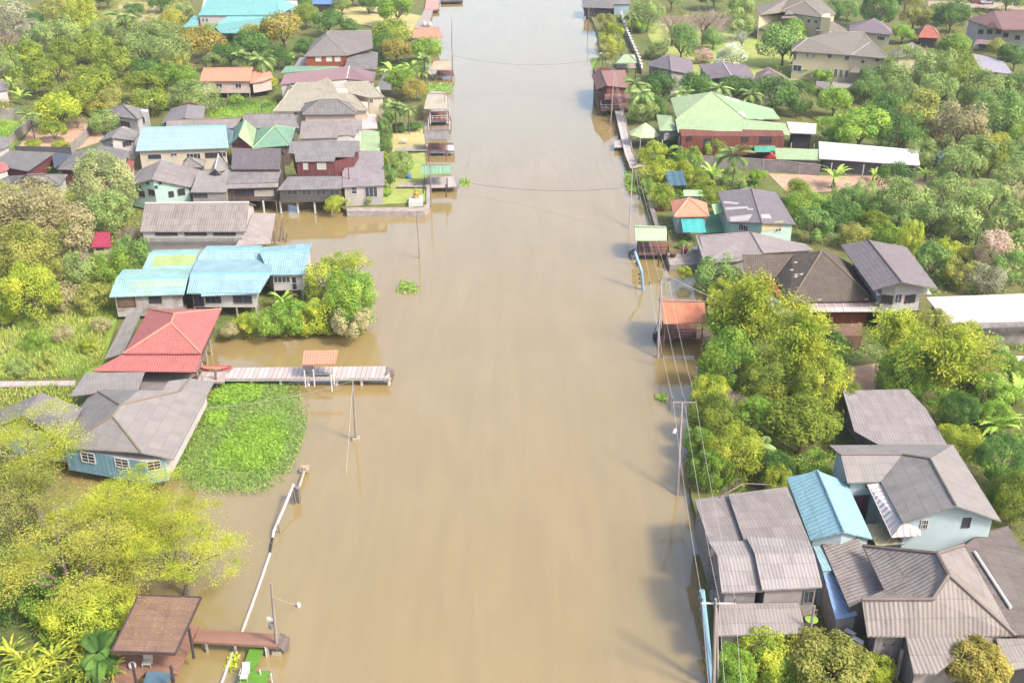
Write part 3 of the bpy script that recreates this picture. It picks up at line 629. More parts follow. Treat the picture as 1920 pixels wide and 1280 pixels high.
mb = MB(); c = P(767, 335, GL); mb.lathe(c, [(0, 0), (.4, 0), (.45, .4), (.4, .8), (0, .85)], 12); tag(mb.build('water_drum', plain('5f9cd0', .4), None, c), 'blue drum on the lawn by the green striped pavilion', 'drum')
for x, y, l, hx in ((1283, 474, 'red flower pot cluster on the seawall yard', 'b8484a'), (1262, 482, 'brown glazed pot near the seawall corner', '8a6a58'), (1302, 474, 'white planter box on the seawall yard', 'ece4dc')):
    mb = MB(); c = P(x, y, 1.0); mb.lathe(c, [(0, 0), (.3, 0), (.5, .5), (.55, .7), (.4, .72), (0, .7)], 10); tag(mb.build('flower_pot', plain(hx), None, c), l, 'pot')
mb = MB(); c = P(15, 617, GL); mb.box(c+Vector((0, 0, .55)), Vector((.7, .3, 0)), Vector((-.06, .15, 0)), Vector((0, 0, .15))); mb.bar(c+Vector((.5, .25, .6)), c+Vector((.6, .3, 1.1)), .04); mb.bar(c+Vector((.5, .5, 1.05)), c+Vector((.75, .1, 1.05)), .03)
for k in (-1, 1): mb.bar(c+Vector((k*.6-.03, k*.27+.07, .3)), c+Vector((k*.6+.03, k*.27-.07, .3)), .3, 0, 12)
tag(mb.build('motorbike', dark, None, c), 'dark motorbike parked on the track at the left edge', 'motorbike')
# -- red roofed house on stilts over the inlet
b = Bld('stilt_house', 'stilt house with a bright red hipped roof and grey lean-to at the water edge')
b.pts(a=(232, 662, 4.4), b=(377, 662, 4.4), c=(415, 579, 4.4), d=(280, 579, 4.4), e=(320, 605, 6.6), f=(327, 588, 6.6))
b.roof('abe bcfe cdf daef', redr, ridge='ef ae be cf df', cap=plain('e8a58a'))
b.wall(Wwood, 2.2, .9, stilts=st)
b.pts(p=(230, 664, 4.15), q=(379, 664, 4.15), r=(368, 697, 3.3), s=(171, 695, 3.3)); b.roof('pqrs', redr, t=.08)
b.pts(u=(239, 588, 3.9), v=(270, 577, 4.1), w=(231, 662, 4.1), x=(204, 664)); b.pts(x=(196, 672, 3.55)); b.roof('uvwx', roofmat('a59e94', '8d857c', stain=.7), t=.08, label='grey lean-to roof beside the red roof')
b.slab('floor', [(236, 690), (372, 692), (405, 600), (290, 600)], 2.2, .2, woodg)
b.slab('floor', [(262, 745), (330, 735), (372, 693), (262, 690)], 1.5, .2, concd)
b.posts([(378, 700), (352, 712)], 0, 3.4, .09, st)
# -- blue walled house
b = Bld('wooden_house', 'blue plank house with a grey many-sided roof, its side reaching the water plants')
b.pts(a=(116, 839, 3.7), b=(265, 848), e=(211, 780, 6.2), f=(225, 759), c=(325, 860, 3.7), g=(401, 716, 3.7), h=(336, 734), i=(356, 709, 4.4), k=(176, 729), l=(152, 762), o=(261, 731), q=(305, 732), r=(316, 714))
b.roof('bcghfe abe aefkl hgi fhirqo fok', gF, ridge='ef ae be fk fh hi', cap=plain('9c8a76'))
b.pts(u=('d', 'c', (-.75, .1, 0)), v=('d', 'g', (-.8, 0, 0)), w=('d', 'a', (0, 9, 0))); b.wall(Ww, 1.1, .15, outline='abuvw', front=Wblue, top=3.62)
b.win(165, 855, 27, 20, 2, 3); b.win(227, 858, 27, 18, 2, 3); b.win(287, 863, 27, 18, 2, 3, frame='e8d9a0')
b.pts(m=(160, 699, 3.4), n=(271, 697, 3.4), p=(131, 742, 3.4), s=(258, 733, 3.4), t=(182, 735, 3.4)); b.roof('mnstp', gF)
b = Bld('wooden_house', 'pale green plank house behind the yellow tree, with a grey ridge roof')
b.gable2((-40, 812), (119, 828), (155, 764), None, (42, 778), (78, 736), 3.6, 5.2, gM)
b.wall(plankmat('cfe0cc', 'b5c8b4', .25), 1.0, .3, outline='abcd'); b.win(12, 850, 22, 18, 2, 3); b.win(62, 858, 18, 18, 2, 3)
# -- turquoise twin gabled stilt house
tq = plain('8fe0ea', .6, .1)
b = Bld('stilt_house', 'long stilt house with turquoise and yellow-green ribbed roofs beside the grey hall')
b.pts(a=(350, 549, 4.4), b=(486, 549, 4.4), c=(508, 512, 5.5), d=(357, 513, 5.5), e=(368, 487, 4.7), f=(509, 486, 4.7), g=(492, 467, 5.5), h=(381, 469, 5.5), i=(492, 460, 5.0), j=(388, 461, 5.0))
b.roof('abcd dcfe efgh hgij', turq, ridge='cd gh', cap=tq, capr=.07); b.wall(Ww, 2.2, .5, outline='abij', stilts=st)
b.win(400, 561, 30, 14, 3, 1, '8a7c70'); b.win(455, 561, 36, 15, 2, 1, '8a7c70'); b.win(361, 563, 20, 22, 2, 1, '6b5548')
b.pts(l=(377, 555, 4.25), m=(486, 550, 4.25), n=(490, 542, 4.45), o=(377, 545, 4.45)); b.roof('lmno', turq, t=.07)
b.pts(a=(205, 556, 4.2), b=(345, 551, 4.2), c=(352, 521, 5.3), d=(217, 522, 5.3), e=(231, 505, 4.6), f=(360, 504, 4.6), g=(371, 475, 5.4), h=(280, 475, 5.4), k=(267, 504, 4.6), i=(377, 467, 5.0), j=(288, 469, 5.0))
b.roof('abcd dcfe kfgh hgij', turqmix, ridge='cd gh', cap=tq, capr=.07); b.wall(plain('d9d2cc', .8, .3, '8f7462', .7), 1.2, .45, outline='abcd'); b.win(291, 561, 24, 15, 2, 1, '6b5548'); b.win(343, 566, 24, 20, 2, 1, '6b5548'); b.win(237, 565, 34, 20, 1, 1, '6b5040', pane='8a6f5d'); yg = roofmat('b9cc86', '9fb872', stain=.5, row=1.6); b.patch(2, [(292, 480), (368, 478), (361, 497), (284, 499)], yg, label='yellow-green roof sheets'); b.patch(0, [(252, 526), (350, 524), (347, 538), (244, 541)], roofmat('b6d8bc', '9cc4a8', stain=.6, row=1.6), label='pale green roof sheets')
b.pts(a=(506, 515, 4.4), b=(571, 514, 4.4), c=(580, 471, 5.7), d=(486, 473, 5.7), e=(586, 455, 5.2), f=(493, 463, 5.2))
b.roof('abcd dcef', turq, ridge='cd', cap=tq, capr=.07); b.wall(Ww, 2.0, .4, stilts=st); b.win(521, 524, 32, 13, 4, 1); b.win(552, 532, 11, 26, 1, 2, door=True)
mb = MB()
for k in range(6): q = P(550+k*.6, 551+k*4.2, 2.0-k*.33); mb.box(q, Vector((.45, 0, 0)), Vector((0, .17, 0)), Vector((0, 0, .05)))
mb.build('stair', woodbr, b.e)
# -- long grey hall
b = Bld('long_hall', 'long low hall with a ribbed grey roof and three dark window strips at the inlet')
b.gable((262, 434), (461, 434), (467, 379), (272, 381), 4.6, 7.0, gBrown, cap=wht)
b.wall(Ww, GL, .3); 
for x in (312, 367, 421): b.win(x, 437, 42, 9, 4, 1, '6e6660')
b.pts(a=(281, 453, 3.3), b=(452, 452, 3.3), c=(455, 446, 3.7), d=(281, 446, 3.7)); b.roof('abcd', gD, t=.08)
b.pts(a=(441, 461, 3.0), b=(507, 457, 3.0), c=(517, 400, 3.4), d=(473, 399, 4.4), e=(463, 428, 4.4)); b.roof('abcde', roofmat('b6aba4', '948780', pitch=.34, amp=.04), t=.08, label='side lean-to roof with white patches')
b.posts([(507, 458), (517, 402), (512, 430)], 0, 2.9, .1, woodg)
# -- row of grey Thai houses along the inlet
b = Bld('veranda_house', 'grey veranda house with dark doorways along a raised walkway over the inlet')
b.pts(a=(520, 356, 4.2), b=(641, 353, 4.2), c=(641, 330, 5.0), d=(540, 331, 5.0)); b.roof('abcd', gM); b.wall(plain('6a6462', .8, .3), 2.0, .2)
for x in (548, 575, 602, 627): b.win(x, 361, 20, 11, 2, 1, '8d8680')
b.pts(a=(642, 351, 4.0), b=(721, 347, 4.0), c=(719, 284, 4.9), d=(667, 284, 4.9), e=(650, 310, 4.6), f=(642, 322)); b.pts(f=(642, 322, 4.45)); b.roof('abcdef', roofmat('a59a99', '8e8a94', stain=.8, amp=.02), label='mottled grey roof beside the garden'); b.wall(plain('cfc8bf', .8, .2), GL, .3)
b.win(664, 357, 12, 14, 1, 2); b.win(696, 360, 24, 20, 3, 1, 'ddd8d2')
b.slab('walkway', [(372, 376), (652, 373), (650, 367), (375, 369)], 2.0, .25, plain('b5a8a2', .8, .2))
b.posts([(493+32*k, 377) for k in range(5)]+[(455, 378), (420, 378)], -.4, 2.0, .16, wht)
b = Bld('wooden_house', 'two-storey dark red wooden house under a stepped grey roof with white shutters')
b.pts(a=(554, 303, 6.0), b=(627, 302, 6.0), c=(629, 294, 6.3), d=(664, 294, 6.3), e=(666, 284, 6.7), f=(675, 284, 6.7), g=(674, 264, 7.6), h=(544, 265, 7.6), i=(541, 287, 6.6), j=(552, 288, 6.6)); b.roof('abcdefghij', gM)
b.pts(k=(557, 262, 6.6), l=(664, 260, 6.6), m=('m', 'd', 'g')); b.wall(Wred, 3.2, .2, outline='abdgh'); b.win(573, 312, 9, 12, 2, 2, pane='e6e2d8'); b.win(603, 312, 17, 12, 3, 2, pane='e6e2d8')
b.slab('deck', [(552, 333), (700, 330), (672, 296), (600, 296)], 3.15, .2, plain('d5c7ba', .8, .2))
b.rail([(620, 315), (652, 313)], 3.2, 4.1, woodbr); b.posts([(617, 318), (653, 315)], 3.2, 6.1, .1, woodbr)
b = Bld('wooden_house', 'grey wooden house with a plain stepped roof behind the red shuttered house')
b.pts(a=(561, 260, 5.2), b=(634, 258, 5.2), c=(634, 254, 5.4), d=(667, 254, 5.4), e=(669, 244, 5.8), f=(679, 244, 5.8), g=(679, 226, 6.7), h=(565, 227, 6.7)); b.roof('abcdefgh', gA); b.wall(Ww, 1.5, .3, outline='abdgh')
b.slab('terrace', [(670, 283), (713, 283), (711, 244), (676, 244)], 3.2, .15, roofmat('b8cf9c', '9fb888', stain=.5), label='pale green terrace roof')
b = Bld('wooden_house', 'tall dark roofed house with a lower skirt roof, left of the white walled yard')
b.pts(a=(434, 317, 6.0), b=(525, 317, 6.0), c=(527, 280, 8.0), d=(435, 281, 8.0)); b.pts(e=('m', 'b', 'c'), f=('m', 'a', 'd')); b.roof('abcd dcef', roofmat('787074', '5f585c', stain=.5), ridge='cd')
b.wall(Wwood, 2.0, .2); b.pts(g=(432, 318, 5.6), h=(528, 318, 5.6), i=(521, 341, 4.8), j=(425, 345, 4.8)); b.roof('ghij', gM)
b.pts(g=(424, 346, 4.7), h=(522, 343, 4.7), i=(521, 350, 4.4), j=(424, 353, 4.4)); b.roof('ghij', gA)
b.pts(k=(424, 352, 4.3), l=(521, 350, 4.3), m=(527, 325, 4.3), n=(430, 325, 4.3)); b.wall(Wwood, 2.0, .1, outline='klmn', top=4.3); b.win(458, 360, 38, 12, 3, 1, '6b4038'); b.win(495, 362, 36, 12, 4, 1, 'cfc8c0', pane='c9c0b4')
b = Bld('wooden_house', 'mint green gabled house with flower shaped vents under a grey roof')
b.gable2((238, 350), (358, 351), (375, 318), (262, 318), (285, 336), (301, 301), 4.3, 6.3, gA)
b.wall(Wmint, GL+.3, .4); b.win(262, 362, 20, 11, 3, 1, '6b4038'); b.win(286, 361, 12, 11, 2, 1, '6b4038'); b.win(321, 364, 10, 11, 2, 1, '6b4038'); b.win(340, 360, 14, 12, 2, 1, '6b4038')
for x, y in ((261, 351), (277, 343), (290, 351), (300, 343)): b.win(x, y, 6, 6, 2, 2, '5c8a78', name='vent')
b = Bld('wooden_house', 'grey roofed house with a small front gable between the mint house and tall dark roof')
b.pts(a=(357, 360, 4.2), b=(425, 360, 4.2), c=(435, 318, 5.6), d=(372, 320, 5.6)); b.roof('abcd', gF); b.wall(Wg, 1.8, .2); b.win(370, 366, 28, 8, 3, 1, '77706c')
b.pts(a=(390, 328, 5.3), b=(416, 328, 5.3), e=(403, 316, 6.5), g=(410, 288, 6.5), c=(434, 316, 5.3), d=(398, 316, 5.3)); b.roof('aegd ebcg', gF, ridge='eg', cap=wht); b.wall(dark, 4.0, .1)
b = Bld('wooden_house', 'small grey pyramid roofed house peeking up before the cream walled house')
b.hip((340, 314), (382, 313), (386, 301), None, (353, 296), (357, 296), 4.6, 6.0, gF); b.wall(Wg, GL, .3)
b = Bld('village_house', 'cream house with a long pale blue roof and a row of dark windows')
b.pts(a=(254, 283, 4.6), b=(429, 277, 4.6), c=(424, 236, 6.9), d=(265, 240, 6.9)); b.pts(e=('m', 'b', 'c'), f=('m', 'a', 'd')); b.roof('abcd dcef', skyb, ridge='cd', cap=tq)
b.wall(Wc, GL, .5); b.win(290, 294, 27, 11, 1); b.win(326, 290, 13, 6, 2); b.win(363, 293, 27, 12, 4); b.win(400, 291, 31, 10, 4, 1, '7a5a48'); b.win(428, 289, 14, 10, 2)
b.pts(g=(424, 240, 6.0), h=(438, 245, 6.4), i=(434, 276, 4.6), j=(428, 272, 4.6)); b.roof('ghij', skyb, t=.08)
b = Bld('temple_hall', 'hall with a steep light green gable and a darker green hip roof')
b.pts(a=(430, 273, 4.7), e=(447, 255, 6.6), g=(459, 224, 8.3), h=(463, 243, 6.6), c=(474, 277, 4.7), i=(481, 242, 5.2), d=(438, 238, 5.6))
b.roof('aegd', greend, t=.1); b.pts(f=(459, 224, 8.3)); b.roof('egic', greenl, t=.1, cap=greend, ridge='eg')
b.pts(j=(433, 275, 4.3), k=(472, 277, 4.3), l=(474, 262, 4.3), m=(437, 262, 4.3)); b.wall(plain('f0dccb', .8, .1), GL, .0, outline='jklm', top=4.3)
mb = MB(); mb.prism([b.p['e']-Vector((0, -.3, .2)), b.p['a']+Vector((.6, .3, -.1)), b.p['c']+Vector((-.6, .3, -.1))], .08); mb.build('gable_panel', Wred, b.e)
b.pts(p=(474, 278, 4.5), q=(545, 272, 4.5), r=(554, 241, 4.5), s=(482, 243, 4.5), t=(514, 237, 6.0), u=(515, 235, 6.0)); b.roof('pqt qrut rsu sptu', greend, ridge='pt qt ru', cap=greenl); b.wall(Wwood, GL, .5)
b = Bld('village_house', 'long grey roof behind the pale blue roof')
b.gable((310, 242), (440, 240), (452, 222), (313, 226), 4.6, 5.6, gA); b.wall(Wg, GL, .4)
b.gable((452, 240), (562, 240), (550, 213), (457, 214), 4.6, 6.4, gM); b.wall(Wg, GL, .4)
b = Bld('village_house', 'cream house with a wide beige tiled hip roof and side wing')
b.pts(a=(512, 209, 4.8), b=(691, 207, 4.8), e=(557, 155, 7.4), f=(612, 146, 8.2), g=(630, 156, 7.4), h=(657, 175, 6.5)); b.pts(g=(633, 174, 6.6)); b.pts(f=(598, 153, 7.4))
b.pts(h=(660, 176, 6.4)); b.roof('abhgfe', beige, t=.15, ridge='ae bh', cap=plain('cdc4ae'))
b.pts(i=(540, 158, 4.8), j=(700, 166, 4.8)); b.roof('ief', beige); b.wall(Wc, GL, .5, outline='abji', top=4.6)
b.win(555, 213, 7, 5); b.pts(k=(598, 153, 7.4), l=(612, 145, 8.0), m=(622, 152, 7.4), n=(634, 175, 6.5)); b.roof('klmn', beige, ridge='km', cap=plain('cdc4ae'))
b.pts(a=(690, 183, 5.6), b=(720, 182, 5.6), c=(703, 150, 5.6), e=(691, 153, 7.2), f=(645, 155, 7.2), g=(655, 174, 6.3)); b.roof('abe aefg', beige, ridge='be ef', cap=plain('cdc4ae')); b.pts(d=(660, 176, 5.6), h=(712, 160, 5.6)); b.wall(Wc, GL, .25, outline='abhd', top=5.5); b.win(696, 189, 8, 9)
b.slab('balcony', [(690, 219), (706, 219), (704, 214), (690, 214)], 3.0, .2, Wpink); b.slab('terrace', [(676, 242), (708, 240), (705, 220), (680, 220)], 2.9, .2, plain('e8d0cc', .8, .1))
b = Bld('village_house', 'small house with a grey ribbed hip roof in front of the beige roof')
b.hip((567, 215), (671, 214), (664, 196), None, (602, 187), (632, 186), 5.0, 6.9, gD); b.wall(Wpink, GL, .5)
b = Bld('village_house', 'long maroon-brown roofed house with white gable ends')
b.pts(a=(525, 159, 5.0), b=(650, 148, 5.0), c=(655, 124, 6.6), d=(534, 139, 6.4)); b.roof('abcd', maroon); b.pts(e=(700, 154, 5.0), f=(705, 136, 5.6)); b.roof('befc', maroon, ridge='bc', cap=wht); b.pts(h=(720, 137, 4.4), i=(733, 139, 4.2), j=(734, 168, 3.6), k=(703, 168, 4.0)); b.roof('hijk', gD, t=.08)
b.pts(m=(528, 160, 4.8), n=(650, 150, 4.8), o=(698, 156, 4.8), q=(700, 146, 4.8), r=(534, 146, 4.8)); b.wall(Ww, GL, .0, outline='mnoqr', top=4.7)
b = Bld('village_house', 'two-storey house with brick red upper wall, white shutters and a grey hip roof')
b.pts(a=(570, 106, 6.2), b=(651, 104, 6.2), e=(612, 66, 8.6), f=(615, 59, 8.6), c=(697, 58, 8.6), d=(590, 76, 6.8), g=(699, 90, 6.2), h=(690, 62, 6.2)); b.roof('abe aefd bgcfe', roofmat('948c86', '7c756f', row=.4), ridge='ef be fc', cap=plain('a9b09a')); b.pts(h=(596, 72, 6.2), k=(696, 70, 6.2)); b.pts(q=('d', 'b', (0, 9, 0))); b.wall(Wbrick, 3.0, .3, outline='abqh', top=6.1)
for x in (597, 617, 633): b.win(x, 111, 11, 9, 2, 1, pane='efeae0')
b.pts(l=(650, 112, 5.4), m=(707, 130, 4.2), n=(709, 98, 4.6), o=(655, 92, 6.0), p=(645, 130, 4.2)); b.roof('lpmno', gD, t=.1)
b.pts(r=(526, 137, 3.4), s=(640, 128, 3.6), u=(634, 124, 4.0), v=(536, 124, 4.0)); b.roof('rsuv', greend, t=.1)
b.pts(w=(545, 138, 3), x=(700, 132, 3), y=(697, 100, 3), z=(560, 110, 3)); b.wall(Wg, GL, .2, outline='wxyz', top=3.3)
b = Bld('village_house', 'cream stilt house with an orange tiled roof')
b.pts(a=(374, 152, 4.6), b=(470, 152, 4.6), c=(474, 127, 6.6), d=(381, 128, 6.6)); b.pts(e=('m', 'b', 'c'), f=('m', 'a', 'd')); b.roof('abcd dcef', orng, ridge='cd', cap=orng)
b.wall(Wpink, 1.9, .5, stilts=st); b.win(411, 161, 12, 9, 2); b.win(447, 161, 12, 9, 2); b.pts(a=(469, 156, 4.2), b=(512, 145, 4.6), c=(506, 129, 5.8), d=(475, 129, 5.8), g=(494, 152, 4.2)); b.roof('agbcd', orng); b.wall(Wpink, 1.9, .4)
b = Bld('village_house', 'large white house with layered sea-green tiled roofs')
b.pts(a=(364, 29, 5.6), b=(372, 29, 6.6), c=(522, 28, 6.6), d=(556, 11, 6.6), e=(520, -6, 9.5), f=(392, -8, 9.5)); b.roof('bcef cde', sea, ridge='ce', cap=sea)
b.pts(g=(560, 0, 6.6), h=(380, -2, 6.6)); b.wall(Ww, GL, .3, outline='bcgh', top=6.4); b.win(381, 38, 5, 7, 2, 1); b.win(388, 38, 5, 7, 2, 1)
b.pts(i=(343, 51, 4.4), j=(372, 52, 4.4), k=(372, 32, 5.6), l=(364, 29, 5.6)); b.roof('ijkl', sea)
b.pts(m=(414, 62, 4.6), n=(400, 48, 4.6), o=(427, 31, 6.4), p=(513, 31, 6.2), q=(515, 38, 5.2), r=(470, 62, 4.4)); b.roof('mnopqr', sea, ridge='op', cap=sea)
b = Bld('garden_shed', 'open shed with a blue awning roof at the lawn edge')
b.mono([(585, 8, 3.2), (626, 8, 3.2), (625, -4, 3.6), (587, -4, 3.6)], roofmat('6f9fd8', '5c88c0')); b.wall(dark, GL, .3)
# -- grey houses on the far left
b = Bld('village_house', 'pale walled house with a grey roof beside the boundary post')
b.pts(a=(198, 205, 4.4), b=(220, 218, 4.2), c=(259, 224, 4.2), d=(278, 206, 4.6), e=(230, 196, 5.8), f=(262, 203, 5.6)); b.roof('abce ecd', gM, ridge='ec', cap=gM); b.wall(Ww, GL, .4); b.win(231, 232, 18, 11, 3, 1, 'a89a90'); b.pts(g=(264, 210, 4.9), h=(278, 211, 4.9), i=(278, 206, 4.9), j=(265, 206, 4.9)); b.wall(wht, GL, 0, outline='ghij', top=5.0); b.win(269, 225, 6, 13, 1, 1, door=True)
b = Bld('village_house', 'grey gabled house left of the small fenced field')
b.gable2((302, 231), (381, 224), None, (322, 203), (346, 221), (352, 196), 4.2, 5.6, gM); b.wall(Wred, GL, .5)
b = Bld('village_house', 'small cream gabled house with a grey roof at the corner of the concrete fence')
b.gable2((186, 265), (252, 263), (262, 246), None, (209, 258), (227, 240), 4.2, 5.6, gM); b.wall(Ww, GL, .4); b.win(212, 272, 9, 6, 2, 1); b.win(238, 269, 17, 10, 3, 1, '8f8880')
b = Bld('village_house', 'house with a large dark weathered roof behind the pale tall tree')
b.pts(a=(107, 317, 3.6), b=(224, 322, 3.6), c=(245, 284, 3.8), d=(138, 286, 3.8), e=(162, 304, 5.0), f=(190, 272, 5.2)); b.pts(e=(176, 296, 5.0)); b.roof('abe bcfe cdf daef', gD, ridge='ef'); b.wall(Wred, GL, .5)
b = Bld('village_house', 'low house with a dark grey roof against the concrete fence on the far left')
b.pts(a=(-20, 308, 3.4), b=(52, 321, 3.4), c=(103, 286, 3.6), d=(18, 282, 3.8)); b.roof('abcd', gD); b.wall(Wred, GL, .4); b.pts(g=(102, 316, 3.0), h=(136, 290, 3.2), i=(104, 286, 3.2), j=(98, 296, 3.2)); b.roof('ghij', plain('5d6470', .6), t=.06)
b = Bld('village_house', 'low house with a charcoal grey roof at the left picture edge')
b.pts(a=(-20, 345, 3.4), b=(22, 344, 3.4), c=(112, 348, 3.4), d=(127, 327, 3.6), e=(50, 328, 5.0), f=(14, 330, 3.6)); b.pts(g=(84, 326, 5.0)); b.roof('bcge cdg bef abf', gD, ridge='eg'); b.wall(Ww, GL, .4)
b = Bld('garden_shed', 'shed with a dusky red roof next to the dark weathered roof')
b.mono([(222, 322, 3.0), (248, 322, 3.0), (252, 302, 3.8), (240, 301, 3.8)], roofmat('b06058', '93504a')); b.wall(Ww, GL, .3)
b = Bld('village_house', 'house corner with a red roof and white wall at the left picture edge')
b.mono([(-25, 330, 3.6), (17, 317, 3.6), (10, 306, 4.2), (-25, 300, 5)], redr); b.wall(Ww, GL, .3)
b = Bld('spirit_house', 'tiny cream hut with a magenta-red roof among the brown shrubs', 'hut')
b.mono([(171, 463, 2.9), (208, 463, 2.9), (206, 435, 3.9), (180, 435, 3.9)], roofmat('b8405a', '98304a', stain=.5)); b.wall(Wcream, GL, .2); b.win(187, 466, 15, 5, 2, 1, '6b5040')
b = Bld('garden_shed', 'white walled shed half hidden at the far left edge behind banana plants')
b.mono([(-10, 172, 3.2), (16, 168, 3.2), (10, 153, 3.8), (-10, 150, 4)], gM); b.wall(Ww, GL, .3)
b = Bld('village_house', 'grey roof corner with a white gable at the left edge above the fence')
b.mono([(-14, 290, 3.6), (18, 273, 3.8), (14, 257, 4.2), (-14, 255, 4.6)], gM); b.wall(Ww, GL, .3)
# -- left jetties and pavilions
def pavilion(label, rf, ze, zr, mat, deck, zd, dmat, pmat, posts, rails=None, cat='pavilion', name='waterside_pavilion', kind='gable', wall=None):
    b = Bld(name, label, cat)
    if kind == 'gable': b.gable(*rf, ze, zr, mat)
    elif kind == 'hip': b.hip(*rf, ze, zr, mat)
    elif kind == 'mono': b.mono([(*q, ze if i < 2 else zr) for i, q in enumerate(rf)], mat)
    if deck: b.slab('deck', deck, zd, .18, dmat); 
    if deck:
        for x, y in deck: b.posts([(x, y)], -.5, zd-.18, .1, conc, 'stilt')
    b.posts(posts, zd, ze-.1, .09, pmat)
    if rails: b.rail(rails, zd, zd+.85, pmat)
    return b
b = pavilion('orange roofed pavilion on the concrete quay near the white jars', ((772, 71), (831, 71), (824, 53), (775, 54)), 3.2, 4.2, orng, [(770, 86), (815, 84), (812, 66), (776, 66)], 1.0, conc, woodbr, [(776, 84), (810, 82), (778, 72)])
b = pavilion('thatched roof pavilion over the water beside banana clumps', ((806, 131), (846, 127), (843, 113), (813, 115)), 3.2, 4.2, roofmat('c9b99c', 'a8977c', stain=.6), [(817, 144), (852, 141), (848, 132), (820, 132)], 1.2, woodbr, woodbr, [(820, 140), (846, 138)], [(818, 143), (850, 140)])
b = pavilion('cream roofed pavilion on a tiled deck with railings in the water', ((795, 204), (840, 204), (837, 177), (802, 176)), 3.6, 4.8, roofmat('cfc3ae', 'b3a792', row=.4), [(800, 227), (846, 225), (842, 208), (802, 210)], 1.2, woodbr, wht, [(803, 224), (842, 222), (806, 212), (838, 210)], [(803, 226), (844, 224), (842, 210)])
b.slab('landing', [(805, 243), (846, 243), (844, 236), (812, 238)], .5, .15, woodg)
b = pavilion('grey roofed pavilion with wooden benches and a white landing', ((797, 262), (845, 261), (842, 246), (795, 246)), 3.4, 4.3, gM, [(802, 283), (852, 283), (850, 268), (804, 268)], 1.1, woodbr, woodbr, [(803, 281), (836, 280), (806, 270), (838, 269)], [(803, 281), (836, 280)])
b.slab('landing', [(836, 282), (852, 282), (850, 272), (836, 272)], 1.15, .1, wht)
b.slab('walkway', [(741, 283), (802, 282), (802, 275), (745, 276)], 1.1, .15, conc)
b = pavilion('green striped roof pavilion at the end of a concrete walkway', ((791, 327), (845, 325), (845, 309), (790, 310)), 3.4, 4.2, roofmat('8fb894', '73a07c', stain=.3, pitch=.6, amp=.05), [(800, 351), (856, 349), (850, 331), (800, 332)], 1.1, deckw, dark, [(793, 338), (836, 346), (796, 333), (838, 333)], [(796, 338), (796, 333)])
b.slab('walkway', [(743, 350), (808, 350), (806, 342), (750, 342)], 1.1, .15, conc)
mb = MB(); q = P(858, 348, 1.0)
for k in range(4): mb.box(P(850+k*2.4, 350-k*.3, 1.0-k*.3), Vector((.22, 0, 0)), Vector((0, .6, 0)), Vector((0, 0, .05)))
mb.build('stair', woodg, b.e)
# quay walkway far left and its dock
q = Bld('quay', 'pale concrete quay walkway along the far left bank', 'walkway'); q.slab('deck', [(775, 56), (802, 54), (812, 18), (796, 18)], 1.0, .5, conc)
q.slab('deck', [(796, 18), (822, 16), (824, -6), (800, -6)], 1.2, .4, plain('d8a89a', .8, .2))
b = Bld('floating_dock', 'small dark dock with a pale railing at the top of the river', 'dock'); b.slab('deck', [(826, 4), (868, 3), (866, -8), (826, -8)], .8, .3, dark); b.rail([(826, 4), (868, 3)], .8, 1.8, wht); b.slab('landing', [(806, 20), (824, 19), (822, 9), (808, 9)], .9, .3, woodbr)
for k, (x, y, l) in enumerate(((796, 50, 'left one of two white water jars behind the orange pavilion'), (806, 51, 'right one of two white water jars behind the orange pavilion'))):
    mb = MB(); c = P(x, y, 1.0); mb.lathe(c, [(.05, 0), (.45, .05), (.7, .6), (.6, 1.05), (.35, 1.25), (.4, 1.35), (.0, 1.36)]); tag(mb.build('water_jar', wht, None, c), l, 'jar', 'white water jars on the quay')
# -- the long pier with its orange pavilion
b = Bld('plank_pier', 'long pale plank pier on concrete piles reaching into the river', 'pier')
b.slab('deck', [(414, 709), (732, 708), (726, 686), (440, 689)], 1.2, .22, plankmat('e2d6d0', 'cbbcb5', .55, gap=.45), uvdir=Vector((1, 0, 0)))
b.slab('deck', [(370, 712), (420, 716), (425, 696), (380, 693)], 1.3, .25, deckw)
mb = MB(); mb.prism([P(414, 710, 1.12), P(733, 708.6, 1.12), P(733, 706.5, 1.12), P(414, 708, 1.12)], .3); mb.build('beam', wht, b.e)
b.posts([(525, 708), (577, 708), (630, 707), (677, 707), (728, 706), (470, 708)], -.5, 1.0, .18, wht, 'pile')
mb = MB()
for k in range(5): mb.box(P(726+k*2.6, 696+k*1.2, 1.2-k*.28), Vector((.18, 0, 0)), Vector((0, .75, 0)), Vector((0, 0, .05)))
mb.bar(P(724, 687, 1.5), P(740, 703, .1), .08); mb.bar(P(722, 700, 1.5), P(736, 712, .1), .08); mb.build('stair', woodg, b.e)
b = Bld('pier_pavilion', 'orange roofed shelter with benches standing on the plank pier', 'pavilion')
b.mono([(567, 683, 3.3), (629, 682, 3.3), (634, 656, 4.1), (569, 657, 4.1)], orng)
b.posts([(570, 694), (587, 693), (620, 702), (624, 690)], 1.2, 3.3, .08, wht)
mb = MB(); mb.box(P(602, 700, 1.6), Vector((1.1, 0, 0)), Vector((0, .2, 0)), Vector((0, 0, .05))); mb.box(P(602, 701.5, 1.4), Vector((1.0, 0, 0)), Vector((0, .05, 0)), Vector((0, 0, .2))); mb.build('bench', plain('a8b4ba'), b.e)
mb = MB(); mb.box(P(578, 691, 1.7), Vector((.6, 0, 0)), Vector((0, .05, 0)), Vector((0, 0, .45))); mb.build('back_panel', plain('d4cfd0'), b.e)
